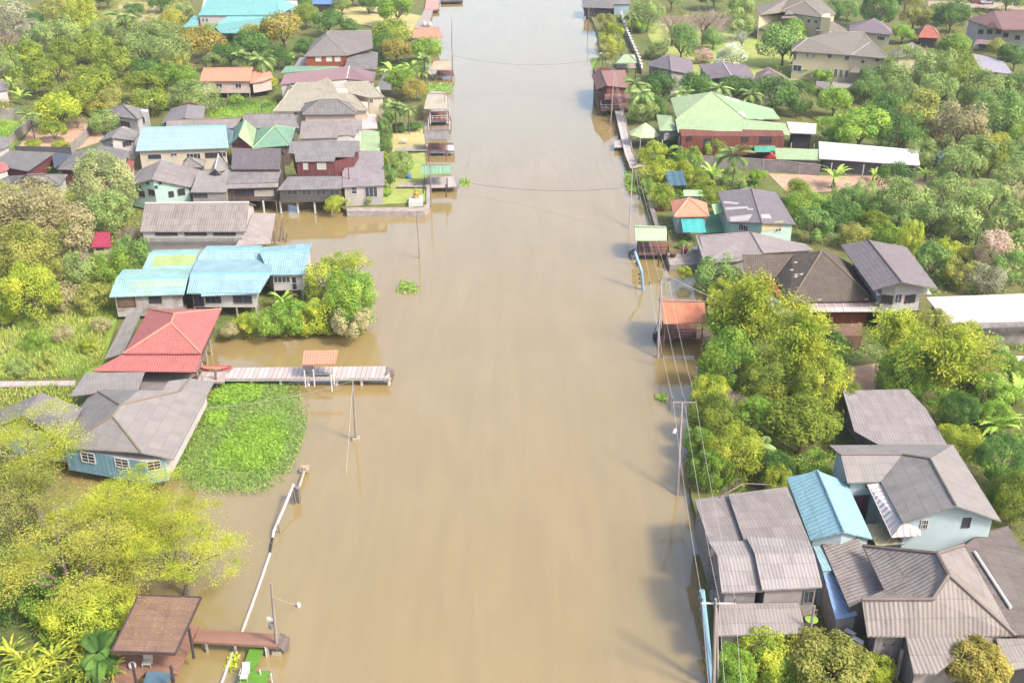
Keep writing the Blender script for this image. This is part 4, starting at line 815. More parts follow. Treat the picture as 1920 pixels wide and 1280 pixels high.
# -- bottom left pavilion with deck
b = Bld('deck_pavilion', 'open pavilion with a mossy brown shingle roof and rust-brown deck at the lower left')
b.mono([(209, 1220, 3.5), (329, 1224, 3.5), (377, 1119, 5.0), (260, 1115, 5.0)], thatch, t=.25)
mb = MB()
for i, j in (('a', 'b'), ('b', 'c'), ('a', 'd'), ('d', 'c')):
    mb.bar(b.p[i]+Vector((0, 0, -.03)), b.p[j]+Vector((0, 0, -.03)), .09)
mb.build('fascia', plain('5a4a4a', .7), b.e); ROOFP = [b.p[k].copy() for k in 'abcd']
b.slab('deck', [(236, 1290), (270, 1258), (332, 1262), (372, 1172), (255, 1172), (215, 1240), (205, 1290)], 1.1, .25, decko)
b.posts([(248, 1243), (320, 1248), (354, 1178), (275, 1172)], 1.1, 4.0, .12, plain('4f474c', .7))
mb = MB(); mb.box(P(276, 1240, 1.5), Vector((.35, 0, 0)), Vector((0, .3, 0)), Vector((0, 0, .05))); mb.box(P(276, 1240, 1.5)+Vector((0, .3, .35)), Vector((.35, 0, 0)), Vector((0, .04, 0)), Vector((0, 0, .35)))
for i in (-1, 1):
    for j in (-1, 1): mb.bar(P(276, 1240, 1.5)+Vector((i*.3, j*.25, 0)), P(276, 1240, 1.5)+Vector((i*.3, j*.25, -.4)), .03)
o = mb.build('deck_chair', plain('d8d2cc'), None, P(276, 1240, 1.1)); tag(o, 'pale wooden chair under the shingle roof pavilion', 'chair')
b = Bld('glass_canopy', 'low blue-grey glass canopy beside the rust-brown deck', 'canopy'); b.slab('glass', [(262, 1300), (312, 1300), (321, 1261), (276, 1257)], 1.7, .06, plain('6f8fa0', .15, .3)); b.posts([(276, 1259), (319, 1262)], .2, 1.7, .05, dark)
b = Bld('boardwalk', 'rust-brown boardwalk with steps leading out to the utility pole', 'walkway'); b.slab('deck', [(362, 1201), (526, 1212), (517, 1188), (374, 1178)], 1.1, .22, decko, uvdir=Vector((0, 1, 0))); b.posts([(386, 1205), (440, 1209), (500, 1212)], -.5, .9, .12, conc, 'pile')
mb = MB()
for k in range(4): mb.box(P(527+k*4, 1200+k*2, 1.1-k*.27), Vector((.13, .05, 0)), Vector((-.1, .75, 0)), Vector((0, 0, .04)))
mb.bar(P(526, 1187, 1.3), P(543, 1197, .2), .06); mb.bar(P(522, 1210, 1.3), P(536, 1222, .2), .06); mb.build('stair', woodg, b.e)
b = Bld('green_dock', 'bright green floating dock with artificial turf below the boardwalk', 'dock'); b.slab('deck', [(438, 1300), (470, 1208), (498, 1210), (475, 1257), (506, 1257), (494, 1300)], .55, .2, plankmat('7aae3c', '5f9830', .3)); b.posts([(487, 1255), (497, 1212), (508, 1262)], -.4, 1.0, .05, wht)
mb = MB(); c = P(460, 1270, .55)
mb.box(c+Vector((0, 0, .4)), Vector((.28, 0, 0)), Vector((0, .5, 0)), Vector((0, 0, .04))); mb.box(c+Vector((0, .6, .65)), Vector((.28, 0, 0)), Vector((0, .12, .25)), Vector((0, .03, -.02)))
for i in (-1, 1):
    for j in (-1, 1): mb.bar(c+Vector((i*.25, j*.4, 0)), c+Vector((i*.25, j*.4, .4)), .03)
    mb.bar(c+Vector((i*.33, -.4, .6)), c+Vector((i*.33, .4, .6)), .03)
tag(mb.build('lounge_chair', wht, None, c), 'white lounge chair on the bright green dock', 'chair')
mb = MB(); c = P(249, 1252, 1.1); mb.lathe(c, [(0, 0), (.2, 0), (.3, .25), (.26, .45), (.15, .5), (0, .5)], 12); tag(mb.build('garden_jar', wht, None, c), 'white round jar at the corner of the rust-brown deck', 'jar')
# ================================================================ RIGHT BANK BUILDINGS
# -- riverside grey roofed house, lower right
b = Bld('riverside_house', 'two-storey riverside house with overlapping curved grey roofs at the lower right')
gP = roofmat('a49b96', '847b76', amp=.016, row=1.25, stain=.8); gR = roofmat('b0a9a5', '8f8782', amp=.024, row=1.3, stain=.65)
b.pts(a=(1302, 936, 4.9), b=(1366, 927, 4.9), c=(1395, 1012, 5.3), d=(1330, 1017, 5.3)); b.roof('abcd', gP); b.wall(Wg, 1.0, .25)
b.pts(a=(1365, 926, 5.3), b=(1476, 912, 5.3), c=(1517, 1012, 5.7), d=(1394, 1010, 5.7)); b.roof('abcd', gP); b.wall(Wg, 1.0, .25)
b.pts(a=(1353, 1109, 5.6), b=(1430, 1107, 5.6), c=(1414, 1040, 6.5), d=(1345, 1041, 6.5), e=(1401, 1013, 6.3), f=(1329, 1015, 6.3)); b.roof('abcd dcef', gR); b.wall(Wg, 1.2, .4, stilts=st)
b.pts(a=(1429, 1105, 6.0), b=(1542, 1099, 6.0), c=(1527, 1038, 6.9), d=(1415, 1037, 6.9), e=(1517, 1013, 6.7), f=(1399, 1005, 6.7)); b.roof('abcd dcef', gR); b.pts(g=(1540, 1100, 5), h=(1500, 1015, 5)); b.wall(Wg, 1.2, .35); b.win(1515, 1118, 20, 24, 2, 1, '8a857f')
b.pts(a=(1340, 1190, 3.6), b=(1512, 1187, 3.6), c=(1497, 1129, 4.5), d=(1350, 1131, 4.5)); b.roof('abcd', gP); b.wall(Wg, 1.0, .5)
b.rail([(1331, 1098), (1352, 1098), (1346, 1060), (1327, 1060)], 3.6, 4.5, woodg); b.slab('balcony', [(1328, 1102), (1354, 1102), (1346, 1058), (1324, 1058)], 3.6, .15, woodg); b.rail([(1502, 1160), (1530, 1158)], 3.4, 4.2, woodg); b.slab('balcony', [(1500, 1165), (1532, 1163), (1525, 1140), (1498, 1142)], 3.4, .15, woodg)
b.posts([(1527, 1135)], 1, 6.0, .1, Wg)
b.pts(p=(1355, 927, 5.2), q=(1392, 906, 5.2)); mb = MB()
for k in range(13): q_ = P(1352+k*3.4, 930-k*2.0, 4.2); mb.bar(q_, q_+Vector((0, 0, .9)), .03)
mb.bar(P(1350, 931, 5.1), P(1394, 906, 5.1), .06); mb.bar(P(1394, 906, 5.1), P(1444, 908, 5.1), .06); mb.build('fence', woodg, b.e)
# -- turquoise gable
b = Bld('turquoise_shed', 'building with a bright turquoise metal gable roof between the grey roofs')
b.pts(a=(1519, 1011, 5.0), b=(1636, 1009, 5.0), c=(1587, 903, 5.0), d=(1475, 895, 5.0), e=(1582, 996, 6.4), g=(1533, 882, 6.4)); b.roof('aegd ebcg', roofmat('a2d0da', '8cc0ca', stain=.25, pitch=.5, amp=.03, row=3), ridge='eg', cap=turq); b.wall(Wlb, GL, .3)
b.pts(a=(1525, 1024, 4.4), b=(1540, 1021, 4.4), c=(1560, 1068, 4.4), d=(1543, 1070, 4.4)); b.roof('abcd', turq, t=.08); b.wall(Wlb, GL, .1)
# -- light blue gabled house
b = Bld('village_house', 'light blue two-storey house with a grey L-shaped gable roof at the right')
b.pts(f=(1693, 979, 5.9), r=(1877, 976, 5.9), e=(1792, 947, 7.8), g=(1744, 860, 7.8), h=(1692, 852), i=(1576, 852), j=(1589, 904, 5.9), k=(1651, 902, 5.9), l=(1555, 834), m=(1787, 833, 5.9))
b.roof('feghk ermg khij ihgml', gF, ridge='eg gh hi', cap=plain('8d8076'))
b.pts(n=(1556, 836, 5.9), o=(1610, 838, 5.9)); b.wall(Wlb, GL, .5, outline='jkfrmn')
b.win(1812, 979, 15, 19, 1, 1, '58545a'); b.win(1733, 982, 14, 18, 3, 2); b.win(1624, 911, 8, 9, 2, 1); b.win(1612, 950, 30, 46, 1, 1, '4f8f98', pane='7d4a52')
b.pts(p=(1626, 908, 5.6), q=(1650, 905, 5.8), s=(1692, 980, 5.6), t=(1725, 972, 5.2), u=(1727, 1003, 4.6), v=(1672, 1007, 4.6)); b.pts(q=(1650, 905, 5.7)); b.roof('pqsv vstu', roofmat('efe6e2', 'c9bdb6', pitch=.55, amp=.08, stain=.3, row=4), t=.05, label='white ribbed awning', name='awning')
ol = roofmat('c3bd95', 'a8a27c', stain=.3, pitch=.5)
b.pts(p=(1625, 982, 3.4), q=(1660, 980, 3.6), s=(1700, 1018, 3.4), t=(1643, 1023, 3.4)); b.roof('pqst', ol, t=.05, name='awning'); b.pts(p=(1741, 988, 3.3), q=(1766, 989, 3.3), s=(1785, 1022, 3.0), t=(1735, 1022, 3.0)); b.roof('pqst', ol, t=.05, name='awning')
# -- small blue roof
b = Bld('garden_shed', 'narrow shed with a bright blue metal roof squeezed between the grey roofs')
b.mono([(1567, 1161, 3.4), (1608, 1152, 3.4), (1562, 1068, 4.0), (1543, 1071, 4.0)], roofmat('a4c4f0', '86aadc', stain=.3, row=2)); b.wall(Ww, GL, .12)
# -- brown corrugated and main hip
b = Bld('village_house', 'big house with a heavy brown-grey corrugated hip roof at the lower right corner')
b.pts(a=(1592, 1138, 4.4), b=(1657, 1106, 4.8), c=(1607, 1005, 5.2), d=(1538, 1012, 4.6)); b.roof('abcd', gBrown); b.wall(Wg, GL, .3)
b.pts(e=(1757, 1037, 8.2), f=(1779, 1077, 8.2), g=(1618, 1023, 6.0), h=(1658, 1105, 5.8), i=(1748, 1123, 6.9), j=(1616, 1123, 6.5), k=(1805, 1022, 7.0), l=(1903, 1190, 4.4), m=(1844, 1191, 4.4), n=(1756, 1262, 4.0), o=(1713, 1262, 4.0), p=(1698, 1192, 4.6), q=(1626, 1191, 4.6), r=(1592, 1098, 5.6), s=(1861, 1010, 5.6))
b.pts(k=(1807, 1022, 6.4)); b.roof('gefih eklf fijqponml', gBrown, ridge='ge ef fi ij fl ek', cap=plain('8f8279'), capr=.17)
b.pts(t=(1598, 1121, 5.6), u=(1660, 1107, 5.7)); b.roof('jih', gBrown); b.pts(v=(1640, 1190, 4.4), w=(1700, 1190, 4.4), x=(1700, 1140, 4.4), y=(1630, 1140, 4.4)); b.wall(plankmat('b4aaac', '978d90', .3), 1.6, .15, outline='vwxy', top=4.4)
b.pts(v=(1712, 1258, 4), w=(1895, 1195, 4), x=(1800, 1050, 4), y=(1650, 1110, 4)); b.wall(Wg, GL, .5, outline='vwxy', top=4.2); b.win(1668, 1206, 18, 6, 3, 1, '8a8480', name='vent')
b.posts([(1692, 1218)], GL, 3.6, .14, conc)
b.pts(v=(1612, 1026, 6), w=(1640, 1112, 5.9)); 
# -- mossy lean-to right
b = Bld('village_house', 'large dark mossy flat roof along the right picture edge')
b.pts(a=(1836, 1000, 3.9), b=(1807, 1023, 4.2), c=(1903, 1189, 4.0), d=(1960, 1189, 3.7), e=(1960, 1100, 3.6), f=(1890, 985, 3.6)); b.roof('abcdef', roofmat('857a74', '5f5750', stain=.9, amp=.02)); b.wall(Wg, GL, .6)
mb = MB(); mb.bar(P(1827, 1034, 4.25), P(1895, 1139, 4.1), .14, 0, 6); mb.build('pale_flashing', wht, b.e)
b = Bld('village_house', 'grey roof with a shaded open front in the lower right corner')
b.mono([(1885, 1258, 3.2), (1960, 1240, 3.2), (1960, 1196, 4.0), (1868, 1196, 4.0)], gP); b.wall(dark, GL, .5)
for (x, y, l, z) in ((1607, 1205, 'white air conditioner box on the wall of the brown corrugated house', 2.6), (1593, 1190, 'tilted white air conditioner beside the blue roofed shed', 2.2)):
    mb = MB(); c = P(x, y, z); mb.box(c, Vector((.3, -.3, 0)), Vector((.15, .15, 0)), Vector((0, 0, .35))); mb.bar(c+Vector((-.17, -.17, 0)), c+Vector((-.19, -.19, 0)), .25, 1, 12); tag(mb.build('air_conditioner', [wht, dark], None, c), l, 'air conditioner')
mb = MB(); c = P(1520, 1172, 3.0); mb.lathe(c+Vector((0, 0, .5)), [(.02, .0), (.42, .05), (.5, .12), (.0, .14)], 12, 0); mb.bar(c+Vector((.1, 0, -1.8)), c+Vector((.1, 0, .5)), .03, 1); tag(mb.build('satellite_dish', [plain('a8cc50'), steel], None, c), 'small lime green dish on a mast beside the riverside house', 'dish')
# -- flat grey roof
b = Bld('village_house', 'house with a flat worn grey sheet roof under overhanging trees')
b.pts(a=(1647, 833, 3.9), b=(1776, 833, 3.9), c=(1738, 768, 4.3), d=(1702, 729, 4.5), e=(1580, 732, 4.5), f=(1602, 808, 4.0)); b.roof('abcdef', roofmat('aaa19f', '8a8180', stain=.6, amp=.02)); b.wall(Wg, GL, .5, outline='abde')
# -- white roof right edge
b = Bld('long_shed', 'long shed with a glaring white roof and stained concrete wall at the right edge')
b.pts(a=(1775, 605, 4.0), b=(1960, 601, 4.0), c=(1960, 549, 4.6), d=(1737, 557, 4.6)); b.roof('abcd', plain('f4ebe6', .6, .12)); b.wall(Wstain, GL, .6)
b.pts(e=(1812, 616, 3.5), f=(1960, 611, 3.5), g=(1960, 604, 3.9), h=(1812, 606, 3.9)); b.roof('efgh', gM, t=.08)
# -- tall house
b = Bld('village_house', 'tall two-storey house with a long grey gable roof, white awning and balcony')
b.pts(a=(1637, 544, 6.8), b=(1759, 541, 6.8), e=(1691, 528, 8.3), g=(1629, 450, 8.3), c=(1700, 463, 6.8), d=(1576, 459, 6.8), h=(1722, 486, 6.9)); b.roof('aegd ebcg', roofmat('958a8b', '7d7375', row=.5), ridge='eg'); b.wall(plain('d8d4d2', .8, .2), 3.4, 1.5)
b.pts(p=(1644, 553, 5.6), q=(1746, 551, 5.6), r=(1740, 541, 6.0), s=(1640, 542, 6.0)); b.roof('pqrs', wht, t=.08, name='awning')
b.pts(i=(1650, 580, 3.6), j=(1722, 578, 3.6), k=(1712, 545, 3.6), l=(1640, 548, 3.6)); b.wall(Wwood, GL, .0, outline='ijkl', top=3.4); b.slab('balcony', [(1648, 579), (1722, 577), (1716, 558), (1643, 560)], 3.4, .2, Wg); b.rail([(1643, 560), (1648, 579), (1722, 577), (1716, 558)], 3.4, 4.4, plain('a9aab0'), .25)
b.win(1680, 560, 14, 18, 2, 1, 'cfc8c0'); b.win(1655, 560, 22, 16, 2, 1, '6b4038'); b.win(1706, 560, 20, 16, 2, 1, '6b4038')
# -- mossy hip house
b = Bld('village_house', 'house with a steep dark mossy hip roof and white bird specks')
b.pts(a=(1481, 567, 4.3), b=(1641, 563, 4.3), e=(1541, 470, 8.0), f=(1545, 468, 8.0), c=(1598, 495, 4.3), g=(1486, 477, 6.6), h=(1452, 521, 4.3), i=(1392, 477, 6.6), j=(1397, 521, 4.3))
b.roof('abe bcfe eahg ghji', mossy, ridge='ae be hg', cap=plain('8c7a68')); b.pts(k=(1385, 490, 4.3)); b.wall(Wbrick, GL, .5, outline='abcj', top=4.1)
b.pts(p=(1392, 536, 3.6), q=(1450, 527, 3.8), r=(1476, 575, 3.6), s=(1505, 592, 3.4), t=(1462, 594, 3.3)); b.roof('pqrst', gF); b.wall(Wg, GL, .3)
b.pts(p=(1518, 585, 3.5), q=(1648, 584, 3.5), r=(1648, 575, 3.95), s=(1516, 576, 3.95), t=(1646, 568, 4.1), u=(1514, 569, 4.1)); b.roof('pqrs srtu', plain('b9a6a4', .3, .15), t=.04, name='awning')
for k in range(9):
    mb = MB(); f_ = k/8; A, B_, C_ = [b.p[x].lerp(b.p[y], f_)+Vector((0, 0, .03)) for x, y in (('p', 'q'), ('s', 'r'), ('u', 't'))]; mb.bar(A, B_, .05); mb.bar(B_, C_, .05); mb.build('awning_rib', wht, b.e)
b.pts(v=(1560, 625, 3), w=(1618, 623, 3), x=(1618, 600, 3), y=(1550, 602, 3)); b.wall(plain('94705c', .8, .25), GL, 0, outline='vwxy', top=2.6)
for k, (x, y) in enumerate(((1492, 492), (1485, 506), (1503, 514), (1493, 519), (1493, 515), (1537, 562), (1625, 561))):
    mb = MB(); h_ = b.p; c = P(x, y, 6.6 if y < 530 else 4.45); mb.box(c, Vector((.12, .03, 0)), Vector((0, .05, 0)), Vector((0, 0, .07))); mb.bar(c+Vector((.1, 0, .05)), c+Vector((.22, 0, .14)), .05, 0, 6, .03); mb.bar(c+Vector((-.1, 0, .02)), c+Vector((-.26, 0, 0)), .04, 0, 4, .06)
    tag(mb.build('pigeon', wht, None, c), 'white pigeon sitting on the dark mossy hip roof', 'bird', 'white pigeons on the mossy roof')
# -- grey flat-ish roof over the river yard
b = Bld('village_house', 'low house with a wide pale grey roof in front of the mint green house')
b.pts(a=(1320, 492, 3.6), b=(1384, 489, 3.6), c=(1430, 474, 4.3), d=(1525, 468, 3.6), e=(1510, 457, 3.7), f=(1477, 451, 3.9), g=(1407, 434, 4.6), h=(1304, 441, 3.8)); b.roof('abcgh cdefg', roofmat('aca19c', '928784', amp=.015, stain=.5), ridge='cg'); b.wall(Wg, GL, .4)
# -- mint house
b = Bld('village_house', 'mint green house with a dark grey gable roof mended with white sheets')
b.pts(a=(1365, 416, 4.6), b=(1492, 420, 4.6), e=(1429, 418, 5.6), g=(1409, 353, 5.6), c=(1455, 360, 4.6), d=(1346, 358, 4.6)); b.roof('aegd ebcg', roofmat('8d8488', '777074', stain=.4, row=1.2, patch=0), ridge='eg'); b.wall(Wmint, GL, .4)

wsh = plain('d5cbc6', .7, .15)
for f_, q in ((0, [(1356, 377), (1384, 380), (1385, 384), (1357, 381)]), (0, [(1359, 389), (1402, 387), (1403, 391), (1361, 394)]), (0, [(1400, 391), (1412, 391), (1413, 394), (1401, 394)]), (0, [(1367, 407), (1407, 402), (1425, 406), (1427, 412), (1370, 416)]), (1, [(1418, 386), (1425, 386), (1426, 391), (1419, 391)]), (1, [(1427, 402), (1443, 402), (1447, 410), (1429, 409)]), (1, [(1452, 410), (1464, 411), (1467, 415), (1455, 414)])): b.patch(f_, q, wsh, label='white replacement roof sheets')
b.win(1394, 427, 19, 12, 4, 1); b.win(1459, 429, 12, 11, 2, 1); b.win(1429, 427, 40, 14, 1, 1, 'f0dda0', pane='f0d9a2', door=True)
b.pts(p=(1340, 402, 3.4), q=(1360, 397, 3.4), r=(1354, 380, 3.7), s=(1334, 383, 3.7)); b.roof('pqrs', greenp, t=.06, name='awning')
b.pts(p=(1322, 437, 1.0), q=(1372, 434, 1.0), r=(1366, 398, 1.0), s=(1320, 402, 1.0)); b.roof('pqrs', plain('74c49a', .6, .15), t=.1, name='terrace')
b = Bld('kiosk', 'kiosk with a salmon orange hip roof beside the river wall')
b.pts(a=(1264, 406, 3.6), b=(1330, 405, 3.6), c=(1325, 380, 3.6), d=(1257, 377, 3.6), e=(1291, 371, 5.0), f=(1293, 370, 5.0)); b.roof('abe bcfe cdf daef', roofmat('f0a482', 'd88d6c', stain=.35), ridge='ae be', cap=plain('eeb79c')); b.wall(Wlb, GL, .5)
b.pts(p=(1281, 435, 2.6), q=(1324, 436, 2.6), r=(1318, 408, 3.2), s=(1276, 407, 3.2)); b.roof('pqrs', roofmat('54c6c0', '3fb0ab', stain=.4, pitch=1.2), t=.05, name='awning'); b.posts([(1282, 458), (1322, 440)], GL, 2.6, .06, wht)
b = Bld('garden_shed', 'small shed with a pale green sheet roof behind the salmon kiosk'); b.mono([(1282, 367, 2.8), (1319, 367, 2.8), (1317, 356, 3.1), (1281, 356, 3.1)], greenp); b.wall(Wg, GL, .2)
b = Bld('garden_shed', 'shelter with a slate blue tarpaulin roof among the riverside shrubs'); b.mono([(1254, 347, 2.6), (1288, 347, 2.6), (1281, 320, 3.8), (1245, 321, 3.8)], roofmat('55788a', '3d5c6e', stain=.4, pitch=1.1, amp=.1)); b.posts([(1256, 346), (1286, 346)], GL, 2.6, .05, woodg)
b = pavilion('dock shelter with a pale lime green roof above the water', ((1192, 450), (1250, 450), (1250, 427), (1191, 426)), 3.5, 4.3, greenp, [(1193, 475), (1252, 475), (1252, 452), (1196, 452)], 1.2, woodbr, dark, [(1196, 472), (1236, 472), (1250, 470), (1198, 458)], [(1194, 474), (1250, 474)])
mb = MB()
for k in range(4): mb.box(P(1190-k*3, 470+k*1.5, 1.1-k*.28), Vector((.16, 0, 0)), Vector((0, .6, 0)), Vector((0, 0, .05)))
mb.build('stair', woodg, b.e)
b = pavilion('dock shelter with a terracotta tile roof marked by dark moss', ((1244, 606), (1326, 604), (1321, 566), (1240, 565)), 4.2, 5.4, roofmat('ef9a72', '8a4a40', stain=.45, row=.35, pitch=.28), [(1241, 632), (1330, 630), (1325, 600), (1243, 602)], 1.3, woodbr, woodbr, [(1245, 630), (1318, 628), (1247, 606), (1318, 604)], [(1243, 604), (1243, 631), (1326, 629)])
b.slab('landing', [(1306, 634), (1334, 630), (1332, 612), (1306, 614)], 1.9, .1, plain('d8b49c'))
mb = MB()
for k in range(5): mb.box(P(1240-k*3.2, 622+k*2.5, 1.2-k*.26), Vector((.16, 0, 0)), Vector((0, .7, 0)), Vector((0, 0, .05)))
mb.bar(P(1236, 600, 2.0), P(1224, 628, .4), .05); mb.build('stair', dark, b.e)
# -- big green house
b = Bld('village_house', 'large brick red house with a light green many-tiered roof')
b.pts(a=(1269, 223, 6.0), b=(1398, 223, 6.0), e=(1334, 172, 9.3), f=(1257, 184, 7.0), g=(1394, 195, 7.6), h=(1449, 204, 6.6), i=(1463, 223, 6.0), j=(1393, 190, 7.9)); b.roof('abe aef', greenl, ridge='ae be', cap=greenl); b.pts(k=(1372, 205, 7.0)); b.roof('ebihj', roofmat('a8d09a', '92b884', stain=.3, row=1.4, patch=.07), ridge='ej')
b.pts(l=(1297, 255, 4.7), m=(1396, 258, 4.7), n=(1386, 223, 6.2), o=(1266, 223, 6.2), p=(1271, 249)); b.pts(p=(1271, 249, 4.85), q=(1297, 249, 4.85)); b.roof('lmnopq', greenl, t=.12); b.pts(r=(1394, 251, 4.8), s=(1482, 253, 4.8), t=(1472, 231, 5.9), u=(1386, 223, 6.2)); b.roof('rstu', greenl, t=.12)
b.pts(v=(1275, 258, 5), w=(1475, 258, 5), x=(1460, 222, 5), y=(1262, 218, 5)); b.wall(Wbrk2, GL+1.0, .3, outline='vwxy', top=5.2); b.win(1327, 264, 16, 9, 2, 1, '3f4a44'); b.win(1397, 261, 12, 9, 1, 1, '3f4a44'); b.win(1436, 260, 22, 13, 3, 1, '7a3a28'); b.win(1292, 258, 10, 9, 2, 1, '6b2f20')
b.pts(v=(1237, 245, 4.6), w=(1271, 245, 4.6), x=(1259, 217, 5.6), y=(1231, 215, 5.0)); b.roof('vwxy', greenl, t=.1); b.pts(z=(1240, 268, 2.8)); b.slab('balcony', [(1245, 262), (1275, 252), (1268, 235), (1240, 240)], 3.0, .2, Wpink); b.rail([(1245, 263), (1274, 253)], 3.0, 4.0, wht, .3); b.posts([(1242, 262), (1274, 256)], GL, 4.6, .1, Wlb)
b.pts(v=(1415, 285, 3.0), w=(1452, 285, 3.0), x=(1455, 269, 3.6), y=(1413, 268, 3.6)); b.roof('vwxy', roofmat('62b89a', '4fa487'), t=.06, name='awning')
b = Bld('gazebo', 'gazebo with a green and cream faceted cone roof by the river walkway')
ap = P(1210, 230, 5.2); b.p['z'] = ap; cc = P(1209, 254, 3.2); cc = Vector((ap.x, ap.y, 3.2)); rr = 3.0
for k, c in enumerate('abcdefgh'): b.p[c] = cc+Vector((rr*math.cos(k*math.pi/4+.39), rr*math.sin(k*math.pi/4+.39), 0))
b.roof('abz bcz cdz haz', greenl); b.roof('dez efz fgz ghz', roofmat('d9e8b4', 'c2d49a', stain=.3))
for c in 'abcdefgh':
    q = cc.lerp(b.p[c], .88); mb = MB(); mb.bar((q.x, q.y, GL), (q.x, q.y, 3.2), .08); mb.build('post', wht, b.e)
b = Bld('long_shed', 'long open shed with a white sheet roof behind the concrete fence'); b.pts(a=(1536, 297, 3.3), b=(1725, 310, 3.3), c=(1721, 281, 4.4), d=(1535, 265, 4.4)); b.roof('abcd', plain('f3ebea', .6, .15)); b.wall(plain('6f6a72', .8, .3), GL, .8); b.posts([(1560, 305), (1620, 309), (1680, 314)], GL, 3.2, .08, wht)
b = Bld('long_shed', 'low shed with a light green roof joined to the white shed'); b.mono([(1456, 298, 3.0), (1540, 300, 3.0), (1535, 280, 3.8), (1452, 277, 3.8)], greenl); b.wall(Wg, GL, .6)
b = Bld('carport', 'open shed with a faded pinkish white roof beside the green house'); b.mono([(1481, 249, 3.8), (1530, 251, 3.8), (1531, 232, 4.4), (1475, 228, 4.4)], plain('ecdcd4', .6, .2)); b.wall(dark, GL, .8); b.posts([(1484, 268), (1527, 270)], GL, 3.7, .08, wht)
b = Bld('tarpaulin_tent', 'red tarpaulin tent beside the light green shed', 'tent'); b.gable2((1428, 300), (1458, 298), None, (1437, 286), (1441, 285), (1449, 275), 1.2, 2.6, plain('d8545a', .7, .25)); b.wall(plain('d8545a', .7, .25), GL, .02)
# -- brown dock house further up
b = Bld('riverside_house', 'brown roofed wooden house on stilts over the water with white railings'); b.gable2((1118, 168), (1180, 165), (1172, 131), (1109, 140), (1138, 160), (1127, 133), 4.4, 6.0, brownr); b.wall(Wred, 1.6, .5, stilts=st); b.pts(p=(1122, 175, 3.8), q=(1146, 173, 3.8), r=(1144, 166, 4.3), s=(1120, 167, 4.3)); b.roof('pqrs', gM, t=.06); b.pts(p=(1134, 187, 3.4), q=(1180, 187, 3.4), r=(1180, 176, 4.0), s=(1134, 176, 4.0)); b.roof('pqrs', brownr, t=.06)
b.slab('deck', [(1126, 207), (1188, 205), (1186, 190), (1128, 190)], 1.4, .2, woodbr); b.rail([(1126, 207), (1160, 206), (1188, 205)], 1.4, 2.5, wht, 1.2); b.rail([(1126, 207), (1128, 190)], 1.4, 2.5, wht, 1.2)
b = pavilion('green hipped roof sala just above the brown dock house', ((1155, 118), (1195, 118), (1190, 103), (1163, 103), (1170, 102), (1180, 102)), 3.4, 4.6, greenl, [(1156, 128), (1194, 128), (1190, 112), (1160, 112)], 1.0, conc, dark, [(1158, 127), (1192, 127)], kind='hip')
b = Bld('village_house', 'house with a purple-grey front gable beside the white-topped wall'); b.gable2((1217, 124), (1302, 140), None, (1213, 117), (1258, 132), (1255, 104), 4.2, 6.2, purp); b.wall(Wg, GL, .5)
b = Bld('village_house', 'house with a broad purple-grey roof and pale ridge below the lawn'); b.pts(a=(1332, 148, 4.4), b=(1386, 146, 4.4), c=(1418, 150, 4.4), d=(1400, 122, 4.6), e=(1372, 144, 5.6), f=(1356, 118, 5.6), g=(1309, 122, 4.6)); b.roof('aefg ecdf', purp, ridge='ef', cap=wht); b.wall(Wg, GL, .5, outline='acdg')
b = Bld('village_house', 'house with a dusky pink-brown roof half hidden by round trees'); b.pts(a=(1410, 165, 4.4), b=(1500, 166, 4.4), e=(1441, 130, 6.2), c=(1470, 140, 4.4), d=(1418, 136, 4.4), f=(1443, 128, 6.2)); b.roof('abe bcfe daef', maroon, ridge='be'); b.wall(Wpink, GL, .5)
# -- cream two storey house
hipg = roofmat('948c80', '7d766b', row=.35, stain=.4)
b = Bld('village_house', 'cream two-storey house with a wide grey-green hip roof near the big round tree')
b.pts(a=(1484, 96, 7.0), b=(1595, 104, 7.0), c=(1670, 111, 7.0), e=(1515, 71, 9.0), f=(1564, 59, 9.0), g=(1620, 61, 9.0), h=(1632, 79, 8.2), i=(1485, 80, 7.0), j=(1640, 75, 8.0), k=(1553, 68, 9.0)); b.roof('abhgfe bch aei gch', hipg, ridge='fg gh hb hc ae', cap=plain('c9b9a2')); b.pts(l=(1668, 100, 7), m=(1640, 80, 7), n=(1490, 82, 7))
b.wall(Wcream, GL, .5, outline='abcmn', top=6.9)
for x, y, w_, h_ in ((1490, 104, 6, 16), (1514, 104, 4, 7), (1526, 105, 4, 7), (1556, 103, 8, 8), (1588, 109, 9, 9), (1618, 116, 7, 8), (1645, 113, 8, 7), (1495, 128, 16, 12), (1567, 137, 6, 16), (1577, 138, 6, 16), (1588, 139, 6, 15)): b.win(x, y, w_, h_, 2, 1)
b.pts(p=(1480, 119, 4.0), q=(1600, 126, 4.0), r=(1600, 121, 4.4), s=(1484, 115, 4.4)); b.roof('pqrs', hipg, t=.1, name='skirt_roof'); b.pts(p=(1592, 136, 3.9), q=(1655, 139, 3.9), r=(1648, 127, 4.6), s=(1600, 124, 4.6)); b.roof('pqrs', hipg, t=.1, name='skirt_roof')
b.slab('terrace', [(1555, 165), (1602, 167), (1600, 155), (1562, 154)], 1.2, .6, conc); b.slab('driveway_roof', [(1530, 160), (1556, 172), (1556, 154), (1530, 152)], 2.6, .1, gM)
b = Bld('village_house', 'cream house at the top with tall grey hip roofs and an arched tower bay')
b.pts(a=(1424, 28, 7), b=(1462, 22, 7), c=(1545, 34, 7), d=(1568, 26, 7), e=(1508, 2, 9.6), f=(1480, -4, 9.6), g=(1415, 14, 7), h=(1540, 0, 8.6)); b.roof('abef gaf bce ecdh', hipg, ridge='be ce', cap=plain('c9b9a2')); b.wall(Wcream, GL, .4, outline='abcdh', top=6.8)
